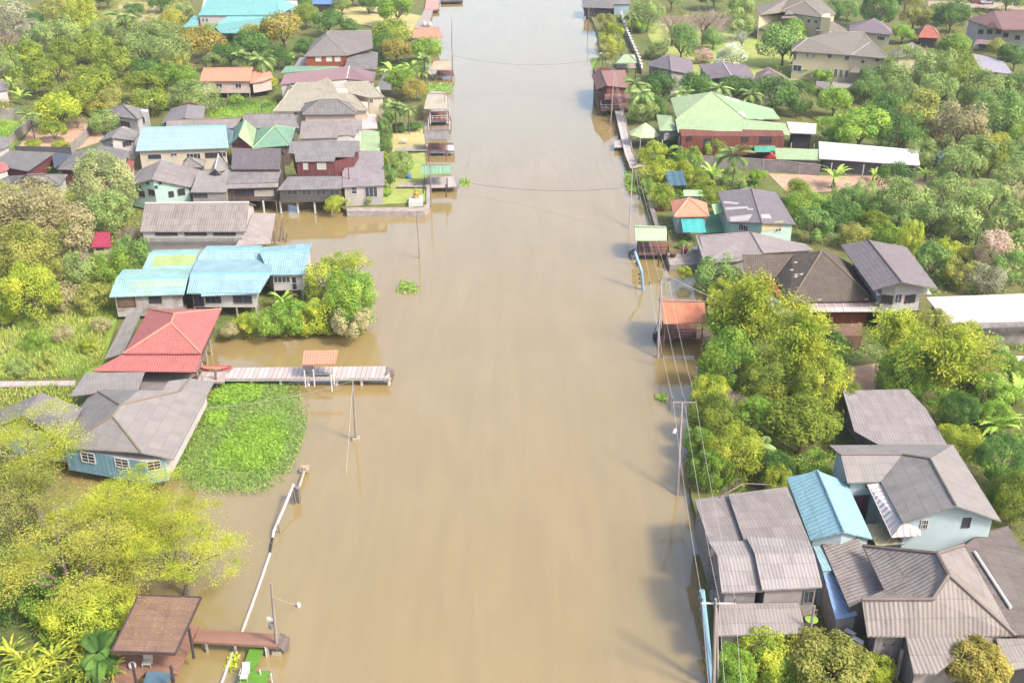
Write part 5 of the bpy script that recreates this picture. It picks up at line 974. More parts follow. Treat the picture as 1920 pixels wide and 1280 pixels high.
for x, y in ((1436, 29), (1457, 31), (1498, 39), (1517, 40), (1530, 41)): b.win(x, y, 7, 8, 2, 1)
b.pts(p=(1464, 34, 6.2), q=(1496, 34, 6.2), r=(1481, 17, 7.8), s=(1480, 10, 7.8)); b.roof('pqr', hipg); b.pts(p=(1530, 58, 4), q=(1592, 58, 4), r=(1562, 40, 5.4), s=(1530, 48, 4.4)); b.roof('pqrs', hipg); b.pts(p=(1540, 32, 7.4), q=(1558, 34, 7.4), s=(1556, 26, 7.4), r=(1542, 24, 7.4)); b.wall(Wcream, GL, 0, outline='pqsr', top=7.4)
b.pts(t=(1418, 52, 3.6), u=(1452, 58, 3.6), v=(1450, 38, 5), w=(1440, 36, 5)); b.roof('tuvw', hipg)
b = Bld('village_house', 'single storey house with a grey pyramid hip roof behind the cream house'); b.hip((1592, 58), (1674, 66), (1672, 54), None, (1636, 36), (1640, 35), 4.4, 7.0, purp); b.wall(Wcream, GL, .6); b.win(1652, 72, 14, 8, 3, 1)
b = Bld('village_house', 'small house with a grey-green pyramid roof right of the cream house'); b.hip((1668, 108), (1738, 106), (1735, 96), None, (1708, 81), (1710, 80), 4.4, 6.6, hipg); b.wall(Wcream, GL, .5)
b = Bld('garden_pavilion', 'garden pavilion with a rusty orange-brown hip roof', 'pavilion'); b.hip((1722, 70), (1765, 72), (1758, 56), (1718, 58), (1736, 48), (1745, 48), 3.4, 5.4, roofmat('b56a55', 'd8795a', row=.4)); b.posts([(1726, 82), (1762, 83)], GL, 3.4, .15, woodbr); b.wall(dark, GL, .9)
b = Bld('village_house', 'white two-storey house with a reddish-brown roof and arched windows at the top right')
b.pts(a=(1832, 44, 7), b=(1880, 56, 7), c=(1960, 56, 7), e=(1845, 28, 8.6), f=(1864, 22, 9.6), g=(1960, 20, 9.6), h=(1812, 36, 7)); b.roof('abcgf afh', roofmat('93706c', '7c5a57', row=.35), ridge='fg', cap=maroon); b.pts(d=(1960, 40, 7)); b.wall(Ww, GL, .4, outline='hacd', top=6.9)
for x, y in ((1839, 60), (1856, 60), (1872, 60), (1886, 66), (1908, 71)): b.win(x, y, 10, 9, 2, 1, '8a7f78')
b.win(1846, 90, 24, 14, 3, 1, '6b5a54', door=True); b.pts(p=(1846, 50, 7.0), q=(1874, 54, 7.0), r=(1861, 40, 8.4)); b.roof('pqr', roofmat('93706c', '7c5a57', row=.35)); b.pts(p=(1826, 82, 3.6), q=(1864, 84, 3.6), r=(1862, 76, 4.2), s=(1832, 74, 4.2)); b.roof('pqrs', maroon, t=.08)
b = Bld('carport', 'broad pale lilac-grey canopy roof below the white two-storey house'); b.mono([(1840, 132, 3.4), (1900, 140, 3.4), (1880, 112, 3.6), (1822, 100, 3.6)], plain('b9b2bc', .6, .15)); b.posts([(1842, 132), (1890, 138)], GL, 3.4, .1, wht)
for (x, y, l) in ((1757, 312, 'left one of two blue plastic water tanks behind the white shed'), (1764, 306, 'right one of two blue plastic water tanks behind the white shed')):
    mb = MB(); c = P(x, y, GL); mb.lathe(c, [(.0, .0), (.55, .0), (.58, .5), (.53, .52), (.53, .6), (.58, .62), (.58, 1.2), (.53, 1.22), (.53, 1.3), (.56, 1.32), (.56, 1.7), (.3, 1.95), (.3, 2.05), (0, 2.06)], 14); tag(mb.build('water_tank', plain('3f62b8', .4, .15), None, c), l, 'water tank', 'blue water tanks')
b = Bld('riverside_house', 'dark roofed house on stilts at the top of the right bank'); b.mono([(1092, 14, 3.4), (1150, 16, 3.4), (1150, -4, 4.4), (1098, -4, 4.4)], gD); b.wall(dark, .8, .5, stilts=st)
b = Bld('village_house', 'pale blue walled house with a grey roof at the top of the right bank'); b.mono([(1150, 8, 3.8), (1182, 8, 3.8), (1180, -8, 4.6), (1150, -8, 4.6)], gM); b.wall(plain('b5cdd4'), GL, .3)
def car(label, px, heading, col, z=GL+.05):
    c = P(*px, z); e = empty('parked_car', c, label, 'car', 'cars parked on the far road'); d = Vector((math.cos(heading), math.sin(heading), 0)); n = Vector((-d.y, d.x, 0)); Z = Vector((0, 0, 1)); mb = MB(); prof = [(-2.1, .35), (-2.15, .8), (-1.3, .95), (-.7, 1.45), (.6, 1.45), (1.2, .98), (2.0, .85), (2.15, .4)]
    L = [c+d*x+n*.82+Z*z_ for x, z_ in prof]; R_ = [c+d*x-n*.82+Z*z_ for x, z_ in prof]; mb.face(L); mb.face(R_[::-1])
    for i in range(len(prof)): mb.face([L[i], R_[i], R_[i-1], L[i-1]])
    mb.build('body', plain(col, .3, .1), e); mb = MB()
    for s_ in (-1, 1): mb.face([c+d*x+n*.83*s_+Z*z_ for x, z_ in ((-1.15, 1.0), (-.65, 1.38), (.55, 1.38), (1.0, 1.0))][::s_])
    mb.build('side_windows', glassmat(), e)
    for x in (-1.35, 1.35):
        for s_ in (-1, 1): mb = MB(); mb.bar(c+d*x+n*s_*.72+Z*.32, c+d*x+n*s_*.88+Z*.32, .32, 0, 12); mb.build('wheel', dark, e)
car('dull red car parked on the far road at the top right', (1832, 6), .1, 'a83e44'); car('pale silver car parked beside the red car at the top right', (1850, 8), .1, 'cfcfd4')
# ================================================================ VEGETATION
def quadmesh(name, C, U, V, rnd, mats):
    """diamond leaves: centres C, half axes U (long) and V (short)"""
    n = len(C); co = np.stack([C-U, C+V, C+U, C-V], 1).reshape(-1, 3).astype(np.float32)
    me = bpy.data.meshes.new(name); me.vertices.add(4*n); me.vertices.foreach_set('co', co.ravel()); me.loops.add(4*n); me.loops.foreach_set('vertex_index', np.arange(4*n, dtype=np.int32)); me.polygons.add(n); me.polygons.foreach_set('loop_start', np.arange(0, 4*n, 4, dtype=np.int32))
    me.update(calc_edges=True); a = me.attributes.new('rnd', 'FLOAT', 'FACE'); a.data.foreach_set('value', rnd.astype(np.float32))
    for m in mats: me.materials.append(m)
    return me
def unit(v): return v/np.maximum(1e-9, np.linalg.norm(v, axis=1, keepdims=True))
def rdir(n): return unit(RNG.normal(size=(n, 3)))
def leaves(C, N, size, asp=.42, jit=.8):
    """leaf axes lying roughly across the outward normal"""
    n = len(C); nn = unit(N+RNG.normal(size=(n, 3))*jit*.6); t = unit(np.cross(nn, rdir(n))); b = np.cross(nn, t); s = (np.asarray(size)*RNG.uniform(.6, 1.35, n))[:, None]
    return t*s, b*s*asp
def lobed(n, k, size, flat=.75, lobe=.4, low=-.45, asp=.45, spread=.66, hole=0.0):
    """dense domed crown made of lobes; unit radius"""
    d = rdir(k*3); d = d[d[:, 2] > low][:k]; k = len(d); Lc = d*(spread*RNG.uniform(.75, 1.12, (k, 1))); Lc[:, 2] *= flat; Lr = lobe*RNG.uniform(.65, 1.2, k)
    i = RNG.integers(0, k, n*2); v = unit(rdir(n*2)+d[i]*.55); r = Lr[i]*np.where(RNG.random(n*2) < .8, RNG.uniform(.86, 1.12, n*2), RNG.uniform(.4, .9, n*2)); C = Lc[i]+v*r[:, None]
    if hole: keep = RNG.random(len(C)) > hole*(np.sin(C[:, 0]*7+i)*np.sin(C[:, 1]*6)*.5+.5); C, v, i = C[keep], v[keep], i[keep]
    C, v, i = C[:n], v[:n], i[:n]; U, V = leaves(C, v+np.array([0, 0, .35]), size, asp); rn = np.clip(RNG.random(k)[i]*.6+RNG.random(len(C))*.4, 0, 1)
    return C, U, V, rn
CR = {}
def crown(key, fn, var=2): CR[key] = [fn() for _ in range(var)]
crown('round', lambda: lobed(5600, random.randint(18, 40), .05, lobe=random.uniform(.3, .42), flat=random.uniform(.7, .9)), 6); crown('roundL', lambda: lobed(15000, 80, .038, lobe=.24), 2)
crown('tuft', lambda: lobed(5200, random.randint(20, 34), .045, lobe=random.uniform(.26, .36), flat=random.uniform(.8, 1.1), low=-.8, hole=.5), 6); crown('tuftL', lambda: lobed(15000, 85, .032, lobe=.23, flat=1.0, low=-.7, hole=.9, asp=.38), 2)
def airy():
    k = 42; d = rdir(k*3); d = d[d[:, 2] > -.35][:k]; Lc = d*RNG.uniform(.45, 1.0, (len(d), 1)); Lc[:, 2] *= .7; C = []; N = []; R_ = []
    for q in Lc:
        m_ = RNG.integers(60, 200); e = RNG.normal(size=(m_, 3))*np.array([.13, .13, .075])*RNG.uniform(.7, 1.5); C.append(q+e); N.append(np.tile([0, 0, 1.], (m_, 1))); R_.append(np.full(m_, RNG.random())*.6+RNG.random(m_)*.4)
    C, N, R_ = np.vstack(C), np.vstack(N), np.hstack(R_); U, V = leaves(C, N, .03, .5, 1.4); return C, U, V, R_
crown('airy', airy, 3)
def airyL():
    k = 66; d = rdir(k*3); d = d[d[:, 2] > -.3][:k]; Lc = d*RNG.uniform(.4, 1.0, (len(d), 1)); Lc[:, 2] *= .75; C = []; N = []; R_ = []
    for q in Lc:
        m_ = RNG.integers(130, 400); e = RNG.normal(size=(m_, 3))*np.array([.10, .10, .055])*RNG.uniform(.6, 1.5); C.append(q+e); N.append(np.tile([0, 0, 1.], (m_, 1))); R_.append(np.full(m_, RNG.random())*.6+RNG.random(m_)*.4)
    C, N, R_ = np.vstack(C), np.vstack(N), np.hstack(R_); U, V = leaves(C, N, .0135, .5, 1.2); return C, U, V, R_
crown('airyL', airyL, 3)
def feather():
    """bamboo-like plumes"""
    C = []; D = []; R_ = []
    for _ in range(60):
        az = RNG.uniform(0, 6.28); out = RNG.uniform(.2, 1.0); top = RNG.uniform(.25, 1.0)*math.sqrt(max(.05, 1-out*out*.8)); m_ = 190; t_ = RNG.uniform(.25, 1, m_); rr = out*t_**1.6; z = -.8+(.8+top)*np.sin(t_*1.75)/1.0
        q = np.stack([np.cos(az)*rr, np.sin(az)*rr, z], 1)+RNG.normal(size=(m_, 3))*.075; C.append(q); D.append(np.tile([math.cos(az)*.6, math.sin(az)*.6, -.35], (m_, 1))+RNG.normal(size=(m_, 3))*.55); R_.append(np.full(m_, RNG.random())*.5+RNG.random(m_)*.5)
    C, D, R_ = np.vstack(C), unit(np.vstack(D)), np.hstack(R_); B_ = unit(np.cross(D, rdir(len(C)))); s = RNG.uniform(.025, .05, (len(C), 1)); return C, D*s, B_*s*.3, R_
crown('feather', feather, 3)
def baretwigs():
    C = []; U = []; V = []
    def grow(p, d, L, w_, lev):
        q = p+d*L; m = (p+q)/2; s = np.cross(d, rdir(1)[0]); s = s/max(1e-6, np.linalg.norm(s)); C.append(m); U.append((q-p)/2); V.append(s*w_)
        C.append(m); U.append((q-p)/2); V.append(np.cross(d, s)*w_)
        if lev == 0: return
        for _ in range(4 if lev > 1 else 5):
            e = d+RNG.normal(size=3)*.55+np.array([0, 0, .12]); grow(p+d*L*RNG.uniform(.5, 1), e/np.linalg.norm(e), L*RNG.uniform(.55, .8), w_*.6, lev-1)
    for _ in range(5):
        d = RNG.normal(size=3)*np.array([.5, .5, .2])+np.array([0, 0, .8]); grow(np.array([0, 0, -.9]), d/np.linalg.norm(d), .6, .018, 4)
    C, U, V = np.array(C), np.array(U), np.array(V); return C, U, V, RNG.random(len(C))
crown('bare', baretwigs, 2)
def blades(nf, wid, up, droop, seg=6, leaflets=0, L=1.0):
    """palm fronds (leaflets > 0) or broad banana / strap leaves, from the origin, length 1"""
    C = []; U = []; V = []; R_ = []
    for _ in range(nf):
        az = RNG.uniform(0, 6.28); el = RNG.uniform(*up); l = L*RNG.uniform(.7, 1.1); r = RNG.random(); side = np.array([-math.sin(az), math.cos(az), 0]); p = np.zeros(3); dirs = []; pts = [p]
        for i in range(seg):
            a = el-droop*(i/seg)**1.3; d = np.array([math.cos(az)*math.cos(a), math.sin(az)*math.cos(a), math.sin(a)]); p = p+d*l/seg; pts.append(p); dirs.append(d)
        if leaflets:
            for i in range(leaflets):
                f = .12+.88*i/leaflets; k = min(seg-1, int(f*seg)); q = pts[k]+(pts[k+1]-pts[k])*(f*seg-k); ll = wid*math.sin(math.pi*min(.95, f*.9+.1))*1.0+.05
                for sg in (-1, 1):
                    v = side*sg*.8+dirs[k]*.6+np.array([0, 0, -.35]); v = v/np.linalg.norm(v); C.append(q+v*ll*.5); U.append(v*ll*.5); V.append(np.cross(v, [0, 0, 1.])*.022+dirs[k]*.008); R_.append(r*.7+RNG.random()*.3)
        else:
            for i in range(seg):
                wv = wid*math.sin(math.pi*(.12+.8*(i+.5)/seg)); m = (pts[i]+pts[i+1])/2; C.append(m); U.append((pts[i+1]-pts[i])*.85); V.append(side*wv+np.array([0, 0, RNG.normal()*.01])); R_.append(r*.8+RNG.random()*.2)
    return np.array(C), np.array(U), np.array(V), np.array(R_)
crown('palm', lambda: blades(20, .3, (-.35, 1.25), 1.5, 8, 30), 2); crown('banana', lambda: blades(13, .12, (.35, 1.35), 1.3, 7), 3); 
def straps():
    A = []
    for _ in range(16):
        c, u, v_, r = blades(24, .022, (.25, 1.4), 1.3, 5, L=.42); o_ = np.array([RNG.uniform(-.7, .7), RNG.uniform(-.7, .7), RNG.uniform(-.05, .25)]); A.append((c+o_, u, v_, r))
    return tuple(np.concatenate([a[i] for a in A]) for i in range(4))
crown('strap', straps, 2)
DUM = leafmat('808080', '707070'); CM = {}
def cmesh(key, v):
    if (key, v) not in CM: CM[key, v] = quadmesh('crown_'+key, *CR[key][v], [DUM])
    return CM[key, v]
BARK = plain('8f7c6c', .9, .4, scale=3); BARKP = plain('b8a594', .9, .3, scale=3)
def trunkmesh(kind, v):
    """unit trunk: foot at z=0, crown centre at z=1, limbs reach into the crown (x, y in crown radii)"""
    key = ('t', kind, v)
    if key in CM: return CM[key]
    mb = MB()
    if kind == 'palm': mb.tube([(0, 0, 0), (.04, 0, .3), (.05, .02, .65), (0, 0, 1)], [.07, .05, .045, .05], 6)
    else:
        mb.tube([(0, 0, 0), (.03, .02, .3), (0, 0, .55)], [.06, .045, .04], 6)
        for i in range(6 if kind != 'thin' else 3):
            a = i*6.28/6+v; r = random.uniform(.35, .75); p1 = (math.cos(a)*r*.45, math.sin(a)*r*.45, .8); p2 = (math.cos(a)*r, math.sin(a)*r, random.uniform(.95, 1.2)); mb.tube([(0, 0, .5), p1, p2], [.03, .022, .01], 5); a2 = a+.7
            mb.tube([p1, (math.cos(a2)*r*.9, math.sin(a2)*r*.9, random.uniform(1.0, 1.25))], [.018, .006], 4)
    o = mb.build('trunk', BARK, None, (0, 0, 0)); me = o.data; bpy.data.objects.remove(o); CM[key] = me; return me
PAL = {'mango': ('42601f', '949f40'), 'deep': ('34582c', '688840'), 'olive': ('6a7432', 'a6a656'), 'lime': ('5f7e28', 'b8bc46'), 'fresh': ('4a7a2a', '96ae48'), 'yellow': ('74842a', 'aeb23c'), 'gold': ('7c8434', 'aeaa4c'), 'bronze': ('6a7034', 'b4a452'), 'grey': ('7c8266', 'a8a686'), 'sage': ('55753c', '9caa64'), 'brown': ('7f7a52', 'b0a87c'), 'pink': ('c8a4a4', '9a9868'), 'twig': ('a8968a', 'bcae9e'), 'banana': ('6f9a38', 'b0c862'), 'palm': ('628444', '9eae6c'), 'strap': ('3c6a28', 'bcc04a'), 'teal': ('446c38', '86a054'), 'white': ('d2d2c2', 'a2ae88'), 'pale': ('788a54', 'b2b67c')}
KIND = {  # crown meshes, crown height / radius, crown centre height in radii, noun, everyday word
 'round': ('round', .85, 1.0, 'round crowned tree', 'tree', 'shade_tree'), 'roundL': ('roundL', .85, 1.15, 'round crowned tree', 'tree', 'shade_tree'), 'tuft': ('tuft', 1.0, 1.05, 'loose leafed tree', 'tree', 'leafy_tree'), 'tuftL': ('tuftL', 1.0, 1.2, 'bushy tree', 'tree', 'leafy_tree'),
 'airy': ('airy', .9, 1.5, 'thin airy tree', 'tree', 'airy_tree'), 'airyL': ('airyL', .8, 1.35, 'spreading airy tree', 'tree', 'airy_tree'), 'feather': ('feather', 1.05, .95, 'feathery bamboo clump', 'bamboo', 'bamboo_clump'), 'bare': ('bare', 1.1, 1.05, 'bare twiggy tree', 'tree', 'bare_tree'),
 'bush': ('round', .8, .62, 'rounded bush', 'bush', 'garden_bush'), 'shrub': ('tuft', .95, .75, 'loose shrub', 'shrub', 'leafy_shrub'), 'palm': ('palm', 1.0, 2.0, 'coconut palm', 'palm', 'coconut_palm'), 'banana': ('banana', 1.0, .55, 'banana clump', 'banana plant', 'banana_plant'), 'strap': ('strap', .8, .12, 'strap leafed shrub', 'shrub', 'strap_leaf_shrub'), 'cone': ('tuft', 1.9, 1.95, 'slim upright tree', 'tree', 'slim_tree')}
TREES = []
def tree(kind, pal, x, y, r, label=None, hs=None, zz=None, ky=1.0):
    TREES.append((kind, pal, x, y, r, label, hs, zz, ky))
CNAME = {'mango': 'olive green', 'deep': 'dark green', 'olive': 'dull olive', 'lime': 'bright lime', 'fresh': 'fresh green', 'yellow': 'yellow', 'gold': 'golden', 'bronze': 'bronze tinged', 'grey': 'grey-green', 'pale': 'pale green', 'sage': 'sage green', 'brown': 'brownish', 'pink': 'pink flowered', 'twig': 'pale', 'banana': 'bright green', 'palm': 'green', 'strap': 'yellow-green', 'teal': 'blue-green', 'white': 'white flowered'}
MARKS = [(432, 150, 'the orange roofed stilt house'), (450, 20, 'the sea-green roofed house'), (340, 260, 'the pale blue roof'), (610, 90, 'the brick walled house'), (610, 180, 'the beige roof'), (298, 350, 'the mint gabled house'), (365, 410, 'the long grey hall'), (400, 510, 'the turquoise stilt house'), (320, 630, 'the red roofed house'), (250, 790, 'the blue plank house'), (290, 1170, 'the shingle roof pavilion'), (820, 190, 'the cream roofed pavilion'), (818, 318, 'the green striped pavilion'), (140, 255, 'the fenced dirt yard'), (190, 455, 'the magenta roofed hut'),
 (1360, 225, 'the big green house'), (1580, 110, 'the cream two-storey house'), (1850, 60, 'the white two-storey house'), (1630, 290, 'the long white shed'), (1420, 390, 'the mint green house'), (1550, 520, 'the mossy hip roof'), (1665, 500, 'the tall balcony house'), (1850, 580, 'the glaring white roof'), (1280, 595, 'the terracotta dock shelter'), (1680, 780, 'the flat worn grey roof'), (1550, 950, 'the turquoise gable'), (1750, 920, 'the light blue house'), (1430, 1080, 'the curved grey roofs'), (1750, 1140, 'the brown corrugated roof'), (1150, 160, 'the brown dock house'), (1365, 130, 'the purple-grey roof'), (1300, 390, 'the salmon kiosk'), (1740, 60, 'the rusty garden pavilion'), (1500, 30, 'the arched cream house'), (1215, 250, 'the gazebo')]
exec_trees = None
# ---- left orchard, top
for a in (('tuft', 'grey', 20, 30, 34), ('bare', 'twig', 8, 70, 30), ('tuft', 'sage', 75, 78, 30), ('round', 'deep', 60, 38, 22), ('tuft', 'olive', 110, 20, 28), ('tuft', 'lime', 150, 28, 34), ('round', 'sage', 190, 60, 26), ('palm', 'palm', 226, 30, 30), ('round', 'deep', 250, 18, 16), ('bare', 'twig', 262, 55, 30), ('round', 'sage', 300, 60, 34), ('round', 'gold', 322, 40, 22), ('tuft', 'sage', 110, 62, 36), ('round', 'mango', 45, 105, 34), ('round', 'mango', 130, 95, 30), ('round', 'mango', 180, 88, 30), ('round', 'mango', 212, 112, 36), ('tuft', 'sage', 270, 96, 34), ('tuft', 'sage', 318, 100, 40), ('round', 'mango', 60, 148, 36), ('round', 'mango', 105, 125, 32), ('round', 'mango', 178, 152, 38), ('round', 'mango', 148, 180, 36), ('round', 'mango', 268, 160, 34), ('round', 'fresh', 310, 140, 28), ('round', 'fresh', 345, 145, 26), ('round', 'mango', 280, 190, 30), ('round', 'lime', 110, 205, 40), ('round', 'olive', 205, 190, 26), ('bush', 'gold', 185, 205, 24), ('tuft', 'sage', 196, 225, 26), ('round', 'mango', 100, 245, 22), ('bush', 'lime', 63, 270, 13), ('banana', 'banana', 40, 185, 24), ('banana', 'banana', 20, 160, 22), ('palm', 'palm', 55, 215, 26), ('shrub', 'sage', 370, 180, 40), ('bush', 'fresh', 445, 187, 13), ('shrub', 'sage', 330, 185, 26), ('bare', 'twig', 143, 225, 16), ('bush', 'lime', 113, 272, 14), ('tuft', 'sage', 240, 60, 30), ('tuft', 'lime', 165, 55, 26), ('tuft', 'grey', 60, 65, 28), ('round', 'deep', 272, 128, 22), ('tuft', 'olive', 330, 120, 26), ('tuft', 'sage', 20, 120, 24), ('round', 'sage', 400, 115, 20),
 ('round', 'bronze', 383, 78, 38), ('round', 'bronze', 530, 55, 42), ('round', 'deep', 470, 78, 30), ('round', 'bronze', 478, 66, 26), ('round', 'deep', 430, 100, 30), ('palm', 'palm', 462, 108, 30), ('palm', 'palm', 490, 112, 30), ('banana', 'banana', 545, 112, 18), ('round', 'deep', 615, 40, 28), ('round', 'deep', 575, 90, 22), ('bush', 'deep', 655, 48, 18), ('round', 'mango', 572, 30, 24), ('round', 'deep', 520, 108, 24), ('round', 'fresh', 745, 14, 36), ('round', 'deep', 690, 8, 18), ('round', 'mango', 735, 62, 36), ('round', 'bronze', 742, 92, 30), ('round', 'deep', 720, 85, 24), ('round', 'fresh', 800, 90, 26), ('banana', 'banana', 735, 135, 24), ('banana', 'banana', 770, 128, 26), ('banana', 'banana', 790, 140, 24), ('round', 'fresh', 755, 150, 30), ('palm', 'palm', 795, 110, 22), ('round', 'bronze', 778, 168, 22), ('palm', 'palm', 740, 200, 26), ('palm', 'palm', 765, 205, 24), ('bush', 'deep', 776, 238, 13), ('bush', 'deep', 748, 240, 12), ('cone', 'teal', 722, 245, 13), ('cone', 'teal', 725, 275, 13), ('shrub', 'sage', 750, 310, 26), ('cone', 'teal', 730, 330, 14), ('shrub', 'lime', 735, 300, 20), ('bush', 'fresh', 722, 360, 12), ('bush', 'lime', 630, 384, 20), ('shrub', 'sage', 690, 372, 14), ('shrub', 'lime', 660, 370, 14), ('tuft', 'teal', 725, 215, 18), ('round', 'sage', 640, 8, 20), ('round', 'deep', 560, 6, 24), ('bush', 'fresh', 500, 165, 16), ('round', 'gold', 498, 155, 18)): tree(*a)
# ---- left middle
tree('tuftL', 'pale', 190, 352, 62, 'tall pale leafed tree rising in front of the dusky red shed', zz=5.0, hs=1.25); tree('tuftL', 'brown', 45, 400, 85, 'large brownish thicket tree at the left edge below the charcoal roof'); tree('tuftL', 'olive', 50, 480, 75, 'broad dull olive tree behind the bright lime bush at the left edge'); tree('tuftL', 'lime', 55, 545, 58, 'bright lime green bush tree at the left edge by the track')
tree('shrub', 'fresh', 60, 640, 20); tree('shrub', 'brown', 120, 625, 20); tree('shrub', 'lime', 165, 650, 18); tree('shrub', 'olive', 90, 680, 18); tree('shrub', 'sage', 35, 690, 20); tree('shrub', 'brown', 190, 610, 18); tree('tuft', 'brown', 130, 430, 48); tree('bare', 'twig', 135, 480, 40); tree('tuft', 'sage', 205, 400, 40); tree('bare', 'twig', 235, 430, 30); tree('shrub', 'teal', 250, 470, 32); tree('shrub', 'fresh', 205, 500, 36); tree('shrub', 'brown', 125, 560, 34); tree('tuft', 'sage', 150, 500, 36); tree('shrub', 'olive', 175, 560, 34); tree('round', 'lime', 5, 365, 30); tree('shrub', 'yellow', 285, 375, 18); tree('shrub', 'yellow', 330, 373, 18); tree('bush', 'lime', 0, 600, 20); tree('tuft', 'olive', 95, 375, 36); tree('banana', 'banana', 95, 318, 12)
tree('tuftL', 'fresh', 655, 560, 62, 'dense green tree overhanging the river at the tip of the left spit', zz=4.0); tree('airy', 'lime', 655, 495, 42, 'thin lime topped tree behind the dense tree on the left spit', zz=5.5); tree('tuft', 'lime', 608, 520, 36, None, None, 4.0); tree('shrub', 'lime', 620, 585, 40); tree('shrub', 'fresh', 500, 605, 34); tree('shrub', 'fresh', 545, 595, 36); tree('shrub', 'lime', 590, 595, 34); tree('shrub', 'brown', 660, 605, 40); tree('banana', 'banana', 530, 565, 26); tree('bush', 'lime', 460, 608, 24); tree('bush', 'brown', 430, 618, 20)
# ---- bottom left trees
tree('airyL', 'yellow', 55, 835, 128, 'tall yellow-leaved tree in front of the blue plank house', zz=6.0, hs=.8); tree('airyL', 'yellow', 215, 985, 135, 'spreading yellow tree over the flooded bank below the blue plank house', zz=4.5, hs=.85); tree('airyL', 'yellow', 335, 1035, 122, 'bright yellow tree leaning out over the water above the shingle roof', zz=4.6, hs=.8); tree('airyL', 'gold', 120, 1060, 150, 'old pale trunked tree with olive-gold leaves at the lower left', zz=5.5, hs=.8); tree('airyL', 'yellow', 300, 985, 105, 'rounded yellow-green tree between the blue plank house and the leaning tree', zz=4.2, hs=.8); tree('airyL', 'lime', 250, 930, 80, 'small yellow-green tree beside the blue plank house corner', zz=3.0, hs=.8); tree('airyL', 'olive', 30, 940, 120, 'loose olive tree at the left edge below the tall yellow tree', zz=4.5)
tree('tuftL', 'lime', 150, 1150, 80, 'lime green shrub thicket left of the shingle roof', zz=2.2); tree('strap', 'strap', 60, 1235, 110, 'huge yellow striped strap leafed shrub in the lower left corner', zz=1.0); tree('strap', 'strap', 160, 1250, 80, 'second yellow striped strap leafed shrub beside the rust-brown deck', zz=1.0); tree('palm', 'deep', 185, 1225, 58, 'small dark fan palm between the striped shrubs and the shingle roof', zz=2.6); tree('tuftL', 'deep', 20, 1110, 80, 'dark undergrowth shrub at the left edge below the pale trunks', zz=1.8); tree('palm', 'palm', 70, 1060, 60, 'grey-green palm under the old pale trunked tree', zz=3.0); tree('shrub', 'fresh', 95, 1130, 50); tree('shrub', 'lime', 215, 1140, 46); tree('tuft', 'olive', 200, 1060, 60, None, None, 3.0)
# ---- right bank, top
for a in (('tuft', 'sage', 1215, 25, 32), ('bare', 'twig', 1262, 40, 44), ('bare', 'twig', 1320, 35, 46), ('tuft', 'sage', 1385, 45, 30), ('round', 'sage', 1390, 12, 24), ('bush', 'fresh', 1195, 50, 18), ('round', 'teal', 1278, 80, 34), ('round', 'teal', 1338, 72, 22), ('bush', 'pink', 1316, 106, 20), ('tuft', 'white', 1370, 108, 28), ('bare', 'white', 1392, 68, 22), ('round', 'teal', 1470, 80, 44), ('round', 'fresh', 1490, 55, 20), ('shrub', 'sage', 1230, 95, 20), ('shrub', 'olive', 1135, 45, 22), ('shrub', 'lime', 1150, 75, 26), ('shrub', 'olive', 1140, 95, 20), ('palm', 'palm', 1184, 28, 18), ('palm', 'palm', 1192, 158, 30), ('palm', 'palm', 1205, 175, 28), ('round', 'deep', 1240, 165, 36), ('round', 'deep', 1306, 162, 32), ('palm', 'palm', 1280, 175, 22), ('round', 'deep', 1380, 165, 32), ('palm', 'palm', 1350, 165, 26), ('round', 'deep', 1450, 172, 40), ('palm', 'palm', 1408, 178, 24), ('tuft', 'deep', 1500, 185, 30), ('round', 'fresh', 1565, 190, 32), ('round', 'fresh', 1614, 240, 50), ('tuft', 'fresh', 1550, 240, 24), ('round', 'teal', 1625, 165, 28), ('banana', 'banana', 1520, 140, 18), ('banana', 'banana', 1462, 132, 16), ('shrub', 'fresh', 1542, 142, 18), ('tuft', 'sage', 1205, 205, 26), ('tuft', 'deep', 1230, 200, 24),
 ('round', 'teal', 1590, 18, 22), ('tuft', 'deep', 1650, 15, 40), ('tuft', 'olive', 1715, 25, 34), ('round', 'fresh', 1693, 62, 20), ('round', 'deep', 1785, 30, 34), ('round', 'fresh', 1790, 92, 34), ('round', 'olive', 1875, 90, 22), ('round', 'deep', 1905, 105, 30), ('tuft', 'sage', 1700, 130, 46), ('tuft', 'sage', 1760, 135, 48), ('tuft', 'mango', 1800, 150, 40), ('tuft', 'sage', 1690, 180, 40), ('tuft', 'sage', 1850, 165, 44), ('tuft', 'teal', 1900, 170, 40), ('tuft', 'olive', 1730, 220, 44), ('tuft', 'brown', 1800, 235, 52), ('tuft', 'teal', 1870, 215, 44), ('tuft', 'sage', 1760, 175, 40), ('tuft', 'deep', 1690, 250, 38), ('tuft', 'sage', 1830, 290, 40), ('round', 'gold', 1865, 270, 26), ('tuft', 'mango', 1860, 295, 34), ('tuft', 'teal', 1905, 290, 34), ('tuft', 'sage', 1800, 310, 40), ('tuft', 'fresh', 1910, 245, 26), ('shrub', 'sage', 1760, 30, 24), ('tuft', 'deep', 1560, 20, 18), ('tuft', 'teal', 1640, 150, 30), ('tuft', 'sage', 1900, 330, 36)): tree(*a)
tree('tuft', 'deep', 1660, 205, 34); tree('tuft', 'sage', 1725, 285, 30)
